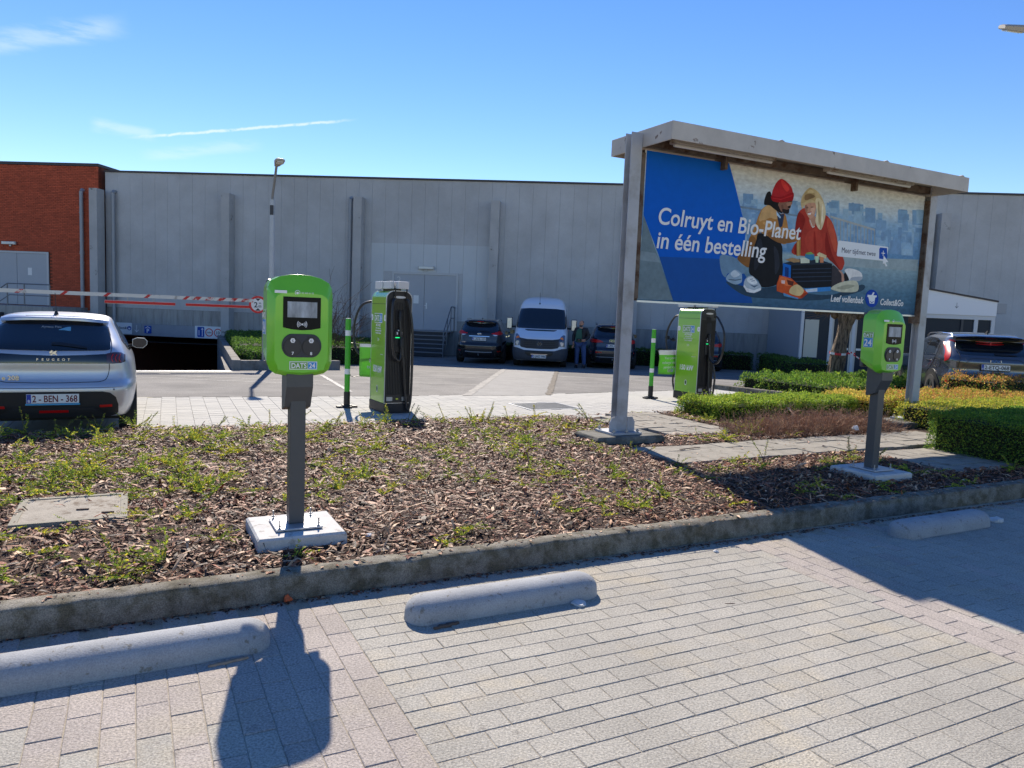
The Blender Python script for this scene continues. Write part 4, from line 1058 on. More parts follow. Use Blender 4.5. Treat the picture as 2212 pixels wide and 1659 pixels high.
def charging_post(a, b, label, plabel, numbers):
    zb = .235
    slab = MB(); n = 1
    slab.loft([[(-.285, -.28, .02), (.285, -.28, .02), (.285, .28, .02), (-.285, .28, .02)], [(-.28, -.275, .195), (.28, -.275, .195), (.28, .275, .195), (-.28, .275, .195)], [(-.268, -.263, .208), (.268, -.263, .208), (.268, .263, .208), (-.268, .263, .208)]])
    s = slab.build('foundation_slab', BLOCKW, None, lot(a, b), TH, smooth=30); tag(s, plabel, 'slab', 'concrete slabs under the charging posts')
    t = thing('charging_post', label, 'charger', lot(a, b + .0, -.022), TH, 'green charging posts along the kerb')
    MB().box(-.15, .15, -.16, .14, .236, .250).build('base_plate', mat('plate_steel', srgb(188, 190, 194), .35, metal=.6), t, bevel=.003)
    bm_ = MB(); bm_.cyl(0, 0, 0, .055, .005, 8); bm_.cyl(0, 0, .012, .022, .010, 6); bm_.cyl(0, 0, .0, .004, .014, 10); me = bm_.mesh('bolt', STEEL)
    for x, y in ((-.125, -.135), (.125, -.135), (.125, .115), (-.125, .115)):
        o = bpy.data.objects.new('bolt', me); COL.objects.link(o); o.parent = t; o.location = (x, y, .25)
    MB().box(-.05, .05, -.05, .05, .25, 1.15).build('post', DARKGREY, t, bevel=.006)
    # bracket: seen from the side it tapers down to the post
    MB().loft([[(-.085, -.03, 1.03), (.085, -.03, 1.03), (.085, .075, 1.0), (-.085, .075, 1.0)], [(-.085, -.10, 1.17), (.085, -.10, 1.17), (.085, .08, 1.17), (-.085, .08, 1.17)], [(-.085, -.10, 1.31), (.085, -.10, 1.31), (.085, .08, 1.31), (-.085, .08, 1.31)]]).build('bracket', DARKGREY, t, bevel=.006)
    hd = MB().box(-.19, .19, .06, .10, 1.30, 1.86).build('back_plate', DARKGREY, t, bevel=.012)
    # the moulded green housing
    z0 = 1.235; rings = []
    for y, ins, low, sc in ((.085, .010, .09, 1), (.078, .0, .085, 1), (-.01, .0, .03, 1), (-.072, .0, .0, 1), (-.131, .054, .0, 1), (-.133, .057, .0, 1)):
        o_ = head_outline(.207, 0, 0, ins * .55)
        r = []
        for x, z in o_:
            if z < .3: z = z + low * (1 - z / .3)
            # top falls forward
            if z > .5: z -= ins * 1.75 * ((z - .5) / .16) ** .7
            x *= 1 - ins * .9
            r.append((x, y, z0 + z))
        rings.append(r)
    hous = MB().loft(rings).build('housing', GREEN, t, smooth=20, bevel=.004, seg=2)
    yf = -.1335
    scr = [(-.118, .33), (-.06, .318), (0, .314), (.06, .318), (.118, .33), (.118, .525), (-.118, .525)]
    sc_ = MB().prism_xz([(x, z0 + z - .01) for x, z in scr], yf - .004, yf + .004).build('display', SCREEN, t, bevel=.003)
    MB().box(-.092, .094, yf - .0055, yf - .0042, z0 + .385, z0 + .485).build('screen', LCD, sc_)
    for r0 in (.013, .021, .03):
        for sg in (-1, 1):
            p = [(sg * r0 * math.cos(q), yf - .0055, z0 + .342 + r0 * math.sin(q)) for q in (-.7, -.35, 0, .35, .7)]
            MB().tube(p, .0022, 4).build('reader_mark', mat('grey_print', srgb(90, 96, 100), .5) if 0 else TEXTW, sc_)
    MB().disc_y(0, z0 + .342, yf - .006, yf - .004, .006, 10).build('reader_dot', TEXTW, sc_)
    pl = [(.062 * 0 + sx * .062 + .063 * math.cos(R(q)), .205 + .075 * math.sin(R(q))) for sx, qs in ((1, range(-90, 91, 15)), (-1, range(90, 271, 15))) for q in qs]
    so_ = MB().prism_xz([(x, z0 + z) for x, z in pl], yf - .006, yf + .003).build('socket_panel', SOCK, t, bevel=.003)
    for sx, num in ((-1, numbers[0]), (1, numbers[1])):
        MB().disc_y(sx * .058, z0 + .197, yf - .011, yf - .006, .054, 28, .053).build('socket_cover', mat('socket_flap', srgb(34, 35, 44), .35), so_)
        MB().disc_y(sx * .058, z0 + .197, yf - .0075, yf - .006, .0585, 28).build('cover_rim', BLACK, so_); MB().box(sx * .058 - .018, sx * .058 + .018, yf - .010, yf - .006, z0 + .244, z0 + .262).build('hinge', BLACK, so_)
        b = MB(); hx, hz = sx * .058, z0 + .238
        b.prism_xz([(hx + .0165 * math.cos(R(60 * k)), hz + .0165 * math.sin(R(60 * k))) for k in range(6)], yf - .013, yf - .0115); b.build('type_mark', TEXTW, so_)
        text('C', .018, TEXTB, so_, (hx, yf - .0138, hz - .0065), align='CENTER', bold=.0006, extrude=.0003)
        text(num, .027, TEXTW, so_, (sx * .058, yf - .0125, z0 + .147), align='CENTER', bold=.0008, extrude=.0004)
    dats_sign(t, 0.012, yf + .0, z0 + .052, .175, .052)
    MB().box(-.17, -.095, yf - .001, yf + .003, z0 + .535, z0 + .553).build('sticker', TEXTW, t)
    MB().tube([(-.03 + .015 * math.cos(R(q)), yf - .001, z0 + .542 + .015 * math.sin(R(q))) for q in range(-30, 260, 29)], .002, 4).build('headset_mark', TEXTW, t)
    MB().disc_y(-.03, z0 + .54, yf - .001, yf + .001, .008, 10).build('face_mark', TEXTW, t)
    text('02 363 51 52', .0145, TEXTW, t, (-.005, yf - .0006, z0 + .537), extrude=.0003)
    sd_ = dats_sign(t, -.2075, -.005, z0 + .27, .105, .155, True); sd_.rotation_euler = (0, 0, -math.pi / 2); sd_.location = (-.2055, -.0, z0 + .27)
    sd_.location.x = -.2085
    return t
charging_post(.963, 4.98, 'green charging post on a grey column nearest the camera, sockets 7 and 8', 'pale concrete slab under the charging post with sockets 7 and 8', '78')
charging_post(6.89, 5.09, 'green charging post on a grey column by the hoarding, sockets 9 and 10', 'pale concrete slab by the tile path under the charging post with sockets 9 and 10', ('9', '10'))

# ------------------------------------------------------------------ tall fast chargers
RIB = mat('ribbed_black', (.016, .016, .018), .42)
ALU = mat('silver_trim', srgb(205, 208, 212), .3, metal=.6)
CABLE = mat('cable', (.014, .014, .016), .4, spec=.6)
ARMW = mat('pale_arm', srgb(208, 210, 212), .4, metal=.2)
def fast_charger(loc, label, lines, ids, cables, arms):
    """green faces look along -Y and +Y, ribbed ends along -X and +X"""
    t = thing('fast_charger', label, 'fast charger', loc, R(-60), 'tall fast chargers on the pale paving')
    W, D, H = .36, .215, 1.96
    MB().box(-W, W, -D - .006, D + .006, 0, .16).build('plinth', mat('plinth_black', (.012, .012, .014), .5), t, bevel=.006)
    def side_prof(g, r=.13, z0=.165):
        pts = [(-D + g, z0 + g)]; pts += [(D - g, z0 + g)]
        for k in range(7): a = R(90 * k / 6); pts.append((D - g - r + r * math.cos(a), H - g - r + r * math.sin(a)))
        for k in range(7): a = R(90 + 90 * k / 6); pts.append((-D + g + r + r * math.cos(a), H - g - r + r * math.sin(a)))
        return pts
    # green wrap
    MB().prism_yz(side_prof(0), -W + .03, W - .03).build('casing', GREENP, t, smooth=35)
    for sx in (-1, 1):
        MB().prism_yz(side_prof(-.004), min(sx * (W - .03), sx * (W - .018)), max(sx * (W - .03), sx * (W - .018))).build('edge_trim', ALU, t, smooth=35)
        MB().prism_yz(side_prof(.008), min(sx * (W - .018), sx * (W + .0)), max(sx * (W - .018), sx * W)).build('end_panel', RIB, t, smooth=35)
        rb = MB().box(min(sx * W, sx * (W + .012)), max(sx * W, sx * (W + .012)), -.006, .006, .30, 1.72).mesh('rib', RIB)
        for k in range(15):
            y = -.19 + k * .0271
            if abs(y) < .065 and sx > 0: 
                # ribs stop round the holster and the plug bay
                for z0, z1 in ((.30, .98), (1.34, 1.36), (1.66, 1.78)):
                    o = MB().box(W, W + .012, y - .006, y + .006, z0, z1).build('rib', RIB, t)
            else:
                o = bpy.data.objects.new('rib', rb); COL.objects.link(o); o.parent = t; o.location = (0, y, 0)
        x = sx * (W + .002)
        b = MB().box(min(x, x + sx * .014), max(x, x + sx * .014), -.07, .07, 1.36, 1.66); b.build('holster', mat('recess_black', (.005, .005, .006), .6), t, bevel=.01)
        b = MB().box(min(x, x + sx * .03), max(x, x + sx * .03), -.09, .06, .98, 1.34); b.build('plug_bay', mat('recess_black2', (.008, .008, .01), .5), t, bevel=.015)
        MB().box(min(x, x + sx * .033), max(x, x + sx * .033), -.07, .04, 1.215, 1.228).build('status_light', mat('green_led', srgb(20, 190, 120), .4, emis=(srgb(20, 220, 120), 1.0)), t)
        for y0, y1, z0, z1 in ((-.0, .04, 1.26, 1.31), (-.05, -.03, 1.27, 1.31), (-.03, .035, 1.325, 1.345)): MB().box(min(x, x + sx * .033), max(x, x + sx * .033), y0, y1, z0, z1).build('label', TEXTW, t)
        for y0, y1, z0, z1 in ((-.19, -.09, .205, .27), (.07, .16, .205, .27), (-.03, .01, .225, .25)): MB().box(min(x, sx * (W + .014)), max(x, sx * (W + .014)), y0, y1, z0, z1).build('type_plate', STEEL if y0 != -.03 else mat('yellow_label', srgb(200, 205, 60), .5), t)
        MB().prism_yz([(-.1 + .1 + .1 * math.cos(R(q)) * 1., 1.86 + .02 * math.sin(R(q))) for q in range(0, 360, 30)], min(sx * W, sx * (W + .016)), max(sx * W, sx * (W + .016))).build('light_bar', mat('lamp_diffuser', srgb(215, 218, 215), .3), t)
    for sy in (-1,):
        y = -D - .002
        MB().box(-W + .035, W - .035, y - .001, y + .001, 1.745, 1.751).build('seam', TEXTB, t)
        dats_sign(t, 0, y, 1.44, .36, .155)
        text(lines[0], .056, TEXTW, t, (0, y - .001, 1.385), align='CENTER', bold=.0015, sx=.95)
        for i, l in enumerate(lines[1:]): text(l, .037, TEXTW, t, (0, y - .001, 1.345 - .04 * i), align='CENTER', bold=.0006)
        b = MB(); b.tube([(-.03, y - .002, 1.19), (.03, y - .002, 1.19), (.042, y - .002, 1.175), (.03, y - .002, 1.16), (-.02, y - .002, 1.16)], .0045, 5); b.build('arrow_mark', TEXTW, t)
        text('150 kW', .15, TEXTW, t, (-.01, y - .001, .64), align='CENTER', bold=.005, sx=.86)
        text('02 363 51 52', .022, TEXTW, t, (.13, y - .001, .93))
        e = MB().prism_xz([(.0 + .035 * math.cos(R(q)), .37 + .06 * math.sin(R(q))) for q in range(0, 360, 20)], y - .001, y + .001).build('badge', TEXTW, t); MB().prism_xz([(.026 * math.cos(R(q)), .372 + .044 * math.sin(R(q))) for q in range(0, 360, 20)], y - .002, y - .0012).build('badge_mark', mat('badge_dark', srgb(50, 90, 40), .5), e)
        for sx, n_ in ((-1, ids[0]), (1, ids[1])):
            p = [(sx * (W - .032), 1.475), (sx * (W - .032), 1.575)] + [(sx * (W - .075 - .03 * math.cos(R(q)) * 0 - .0) - sx * .03 * math.sin(R(q)), 1.525 + .05 * math.cos(R(q))) for q in range(0, 181, 20)]
            if sx < 0: p = p[::-1]
            MB().prism_xz(p, y - .001, y + .001).build('tab', TEXTW, t); text(n_, .05, mat('grey_print', srgb(90, 96, 100), .5), t, (sx * (W - .06), y - .002, 1.508), align='CENTER')
    # cable arms on the roof
    tp = MB(); tp.box(-.25, .25, -.06, .06, H, H + .035); tp.build('roof_mount', BLACK, t)
    for x0, x1, y0, y1 in arms: MB().box(x0, x1, y0, y1, H + .03, H + .15).build('cable_arm', ARMW, t, bevel=.006)
    for pts in cables:
        MB().tube(catmull(pts, 8, closed=False), .021, 8).build('charging_cable', CABLE, t, smooth=60)
        p = Vector(pts[0]); MB().tube([p + Vector((0, 0, .17)), p + Vector((0, 0, .02))], .012, 6).build('cable_hanger', BLACK, t)
        e = Vector(pts[-1]); d = (Vector(pts[-2]) - e)
        MB().tube([e + Vector((0, 0, -.02)), e + Vector((0, 0, .1)), e + Vector((0, 0, .14))], [.035, .03, .018], 10).build('plug', BLACK, t, smooth=50)
    return t
c1 = (-2.02 - .36 * .5 + .215 * .866, 11.72 + .36 * .866 + .215 * .5, 0)
ca = [[(.40, -.09, 1.83), (.44, -.14, 1.76), (.50, -.17, 1.35), (.49, -.13, .98), (.45, -.03, .86), (.42, .02, 1.0), (.40, .0, 1.5)],
      [(.40, .10, 1.83), (.44, .13, 1.75), (.46, .19, 1.3), (.45, .2, .6), (.44, .19, .2), (.42, .15, .06), (.42, .1, .4), (.44, .06, .8), (.43, .02, 1.1)],
      [(-.40, -.05, 1.80), (-.58, -.30, 1.72), (-.74, -.38, 1.38), (-.70, -.36, .98), (-.55, -.22, .84), (-.40, -.06, .86), (-.38, .0, 1.1)]]
fast_charger(c1, 'tall green fast charger reading 150 kW with French text, black ribbed end towards the road', ['ACTIVEZ', 'votre session de', 'recharge du bolide', 'à côté du display'], '21', ca, ((-.36, -.05, -.16, -.02), (-.12, .28, -.13, -.07), (.02, .42, -.05, .13)))
c2 = (3.92 - .36 * .5 + .215 * .866, 15.62 + .36 * .866 + .215 * .5, -.02)
cb = [[(.46, .06, 1.80), (.62, .0, 1.77), (.86, -.04, 1.45), (.82, -.04, 1.0), (.62, 0, .82), (.44, .02, .92), (.40, .0, 1.3)],
      [(.44, .03, .95), (.52, .04, .8), (.58, .05, .5), (.54, .05, .12), (.44, .05, .02), (.41, .05, .3), (.40, .03, .9)],
      [(-.42, 0, 1.80), (-.66, -.04, 1.76), (-.86, -.06, 1.4), (-.80, -.06, 1.0), (-.62, -.02, .86), (-.44, 0, .94), (-.39, .0, 1.3)],
      [(-.46, -.02, .9), (-.58, -.03, .62), (-.6, -.03, .3), (-.5, -.02, .06), (-.42, 0, .05), (-.40, 0, .5)]]
fast_charger(c2, 'tall green fast charger reading 150 kW with Dutch text, under the hoarding', ['ACTIVEER', 'je laadsessie', 'aan de achterzijde', 'van de laadpaal'], '21', cb, ((-.5, -.02, -.1, .06), (.0, .5, -.06, .1)))

# ------------------------------------------------------------------ green marker posts and the straps of advertising cloth
BOLG = mat('marker_green', srgb(70, 176, 44), .4, isl=0)
def marker(loc, label, lean=0):
    t = thing('marker_post', label, 'post', loc, R(28), 'bright green marker posts')
    MB().cyl(0, 0, .25, 1.48, .045, 20).build('tube', BOLG, t, smooth=40)
    for z in (.56, 1.2): MB().cyl(0, 0, z, z + .09, .0458, 20).build('reflective_band', TEXTW, t, smooth=40)
    b = MB(); b.cyl(0, 0, .04, .27, .052, 18); b.cyl(0, 0, .0, .045, .10, 18, .085); b.box(-.17, .17, -.05, .05, 0, .03); b.box(-.05, .05, -.14, .14, 0, .03); b.build('foot', BLACK, t, smooth=30)
    MB().cyl(0, 0, 1.48, 1.487, .043, 20).build('cap', TEXTW, t)
marker((-2.75, 12.3, 0), 'green marker post with white bands beside the French-text fast charger')
marker((2.98, 15.83, -.02), 'green marker post with white bands beside the Dutch-text fast charger')
BANG = mat('banner_cloth', srgb(140, 200, 100), .5, translucent=.5, var=.08, vscale=3)
def banner(loc, rot, label, lines, z0, z1, w, white_top, sag):
    t = thing('banner', label, 'banner', loc, rot, 'green cloth banners tied to the marker posts')
    n = 14; m_ = 10; b = MB(); vs = []; fs = []
    for j in range(m_ + 1):
        for i in range(n + 1):
            u, v = i / n, j / m_
            x = u * w + sag * (1 - u) * math.sin(v * math.pi) * .5; z = z0 + (z1 - z0) * v - .02 * math.sin(u * math.pi) * (1 - v)
            y = .02 * math.sin(u * 9 + v * 2) + .012 * math.sin(v * 7)
            vs.append((x, y, z))
    for j in range(m_):
        for i in range(n): k = j * (n + 1) + i; fs.append((k, k + 1, k + n + 2, k + n + 1))
    b.v = vs; b.f = fs; b.m = [1 if white_top and f // n >= m_ - white_top else 0 for f in range(len(fs))]
    o = b.build('cloth', [BANG, mat('banner_white', (.72, .74, .76), .5, translucent=.4)], t); so_ = o.modifiers.new('solid', 'SOLIDIFY'); so_.thickness = .003; shade(o, 60)
    for i, (l, x) in enumerate(lines): text(l, .085, TEXTW, t, (x, -.045, z0 + (z1 - z0) * .62 - .1 * i), bold=.001)
    for z in (z0 + .01, z1 - .01):
        MB().tube([(0, 0, z), (-.1, 0, z + .02 * (1 if z > 1 else -1)), (-.19, .03, z + .02)], .006, 5).build('strap', BLACK, t)
        MB().tube([(-.19 + .048 * math.cos(R(q)) - .0, .03 + .048 * math.sin(R(q)), z + .02) for q in range(0, 361, 40)], .006, 5).build('strap', BLACK, t)
    return t
bn = banner((-2.57, 12.4, 0), R(24), 'flat green banner with white words tied beside the French-text fast charger', (('Bijna', .19), ('laadt u', .145), ('terwijl', .115)), .52, 1.07, .85, 1, .0)
bn2 = banner((3.15, 15.98, 0), R(42), 'crumpled green banner with French words and a white top edge', (('Vous pourrez', .14), ('recharger votre', .06), ('pendant vos', .12)), .50, 1.02, .95, 2, .05)
dats_sign(bn2, .36, -.045, .54, .2, .065)

# ------------------------------------------------------------------ the advertising hoarding
HTH = R(27.1); H0 = (1.43558, 9.35242)
HSTEEL = mat('hoarding_post_steel', srgb(176, 178, 182), .6, metal=.1, var=.1, vscale=3, bump=.15, bscale=40, col2=srgb(150, 146, 142), c2scale=2.5, c2lo=.5, c2hi=.7)
RUST = mat('rusty_steel', srgb(112, 98, 86), .8, metal=.2, var=.3, vscale=6, bump=.3, bscale=50, col2=srgb(82, 56, 40), c2scale=5, c2lo=.48, c2hi=.62)
FASCIA = mat('hoarding_roof_paint', srgb(188, 182, 174), .7, var=.1, vscale=3, bump=.1, bscale=30, col2=srgb(96, 70, 54), c2scale=3.2, c2lo=.615, c2hi=.66)
hb = thing('advertising_hoarding', 'large roofed advertising hoarding on two steel posts showing a couple and a crate', 'billboard', (H0[0], H0[1], 0), HTH)
def ibeam(x, m):
    z0, z1 = .255, 3.93; b = MB(); w, d, tf, tw = .08, .065, .012, .009
    b.box(x - w, x + w, -d, -d + tf, z0, z1); b.box(x - w, x + w, d - tf, d, z0, z1); b.box(x - tw, x + tw, -d + tf, d - tf, z0, z1)
    p = b.build('post', m, hb)
    MB().box(x - .22, x + .22, -.2, .2, .228, .254).build('base_plate', m, p)
    for sx in (-1, 1):
        for yy in (-.1, .1):
            MB().prism_xz([(x + sx * .0, .255), (x + sx * .19, .255), (x + sx * .19, .36), (x + sx * .12, .46), (x + sx * .0, .46)][:: sx], yy - .006 - (.0), yy + .006).build('gusset', m, p) if abs(yy) < 0 else None
        MB().prism_xz([(x + sx * .0805, .255), (x + sx * .19, .255), (x + sx * .19, .37), (x + sx * .15, .44), (x + sx * .0805, .44)][:: sx], -.079, -.0655).build('gusset', m, p)
    for bx, by in ((-.18, -.16), (.18, -.16), (.18, .16), (-.18, .16), (0, -.17)):
        q = MB(); q.cyl(x + bx, by, .254, .30, .012, 8); q.cyl(x + bx, by, .262, .282, .022, 6); q.build('bolt', STEEL, p)
    return p
ibeam(-.07, HSTEEL); ibeam(5.66, HSTEEL)
for x in (-.09, 5.70): pass
MB().box(5.537, 5.562, -.08, .1, 1.78, 3.69).build('stiffener', RUST, hb)
# roof tray
rx0, rx1, ry, rz0, rz1 = .02, 5.62, .62, 3.765, 3.975
r_ = MB(); r_.box(rx0, rx1, -ry, -ry + .02, rz0, rz1); r_.box(rx0, rx1, ry - .02, ry, rz0, rz1); r_.box(rx0, rx0 + .02, -ry + .02, ry - .02, rz0, rz1); r_.box(rx1 - .02, rx1, -ry + .02, ry - .02, rz0, rz1); r_.build('fascia', FASCIA, hb, bevel=.004)
tr_ = MB(); tr_.box(rx0 + .021, rx1 - .021, -ry + .021, ry - .021, rz1 - .06, rz1 - .03); tr_.build('roof', FASCIA, hb)
for x in (1.75, 3.75, 5.45): MB().prism_xz([(x - .05, rz1 + .0005), (x + .05, rz1 + .0005), (x, rz1 + .02)], -ry - .004, -ry + .05).build('roof_joint', FASCIA, hb)
for x in (-.0, 1.35, 3.85): 
    if x > 1: MB().box(x - .022, x + .022, -.09, .12, 3.66, rz1 - .061).build('hanger', RUST, hb)
MB().box(.03, 5.6, -.03, .09, 3.805, 3.9).build('crossbeam', RUST, hb)
LAMPT = mat('lamp_tray', srgb(176, 168, 152), .6, var=.12, vscale=8, col2=srgb(130, 104, 80), c2scale=6, c2lo=.55, c2hi=.66)
for x0, x1 in ((.28, 1.95), (2.95, 4.75)):
    l = MB().box(x0, x1, -.36, -.24, 3.80, 3.86).build('lamp_tray', LAMPT, hb, bevel=.01)
    MB().tube([(x0 + .03, -.3, 3.787), (x1 - .03, -.3, 3.787)], .02, 8).build('lamp_tube', mat('lamp_diffuser', srgb(215, 218, 215), .3), l)
# panel with the printed poster
PX0, PX1, PZ0, PZ1 = .11, 5.53, 1.905, 3.765
MB().box(.028, .104, -.02, .09, 1.93, 3.72).build('stiffener', RUST, hb)
pn = MB().box(PX0, PX1, .008, .07, PZ0, PZ1).build('panel', RUST, hb)
MB().box(PX0, PX1, -.012, .007, PZ0 - .02, PZ0 + .004).build('panel_ledge', ALU, hb)
def poster_base():
    m = bpy.data.materials.new('poster_print'); m.use_nodes = True; nt = m.node_tree; N = nt.nodes; L = nt.links; bs = N['Principled BSDF']; bs.inputs['Roughness'].default_value = .6; bs.inputs['Specular IOR Level'].default_value = .2
    tc = N.new('ShaderNodeTexCoord'); sx = N.new('ShaderNodeSeparateXYZ'); L.new(tc.outputs['Object'], sx.inputs[0])
    def noise(sc, st):
        mp = N.new('ShaderNodeMapping'); mp.inputs['Scale'].default_value = st; L.new(tc.outputs['Object'], mp.inputs[0]); n = N.new('ShaderNodeTexNoise'); n.inputs['Scale'].default_value = sc; n.inputs['Detail'].default_value = 5; L.new(mp.outputs[0], n.inputs[0]); return n.outputs[0]
    nz = noise(1.2, (1, 1, 2)); ad = N.new('ShaderNodeMath'); ad.operation = 'MULTIPLY_ADD'; L.new(nz, ad.inputs[0]); ad.inputs[1].default_value = .16; L.new(sx.outputs['Z'], ad.inputs[2])
    mr = N.new('ShaderNodeMapRange'); mr.inputs[1].default_value = PZ0 + .08; mr.inputs[2].default_value = PZ1 + .08; L.new(ad.outputs[0], mr.inputs[0])
    cr = N.new('ShaderNodeValToRGB'); e = cr.color_ramp.elements
    stops = ((0, (58, 96, 124)), (.18, (84, 124, 148)), (.34, (136, 164, 176)), (.40, (158, 180, 184)), (.43, (96, 140, 178)), (.6, (120, 162, 200)), (.74, (150, 184, 212)), (.82, (196, 210, 220)), (1, (216, 214, 210)))
    e[0].position = 0; e[0].color = (*srgb(stops[0][1]), 1); e[1].position = 1; e[1].color = (*srgb(stops[-1][1]), 1)
    for p, c in stops[1:-1]: q = e.new(p); q.color = (*srgb(c), 1)
    L.new(mr.outputs[0], cr.inputs[0])
    vn = noise(9, (1.2, 1, 2.5)); hs = N.new('ShaderNodeHueSaturation'); m2 = N.new('ShaderNodeMapRange'); m2.inputs[1].default_value = .3; m2.inputs[2].default_value = .7; m2.inputs[3].default_value = .8; m2.inputs[4].default_value = 1.18; L.new(vn, m2.inputs[0]); L.new(m2.outputs[0], hs.inputs['Value']); L.new(cr.outputs[0], hs.inputs['Color']); L.new(hs.outputs[0], bs.inputs['Base Color'])
    return m
po = MB().box(PX0, PX1, .003, .0075, PZ0 + .005, PZ1).build('poster', poster_base(), hb)
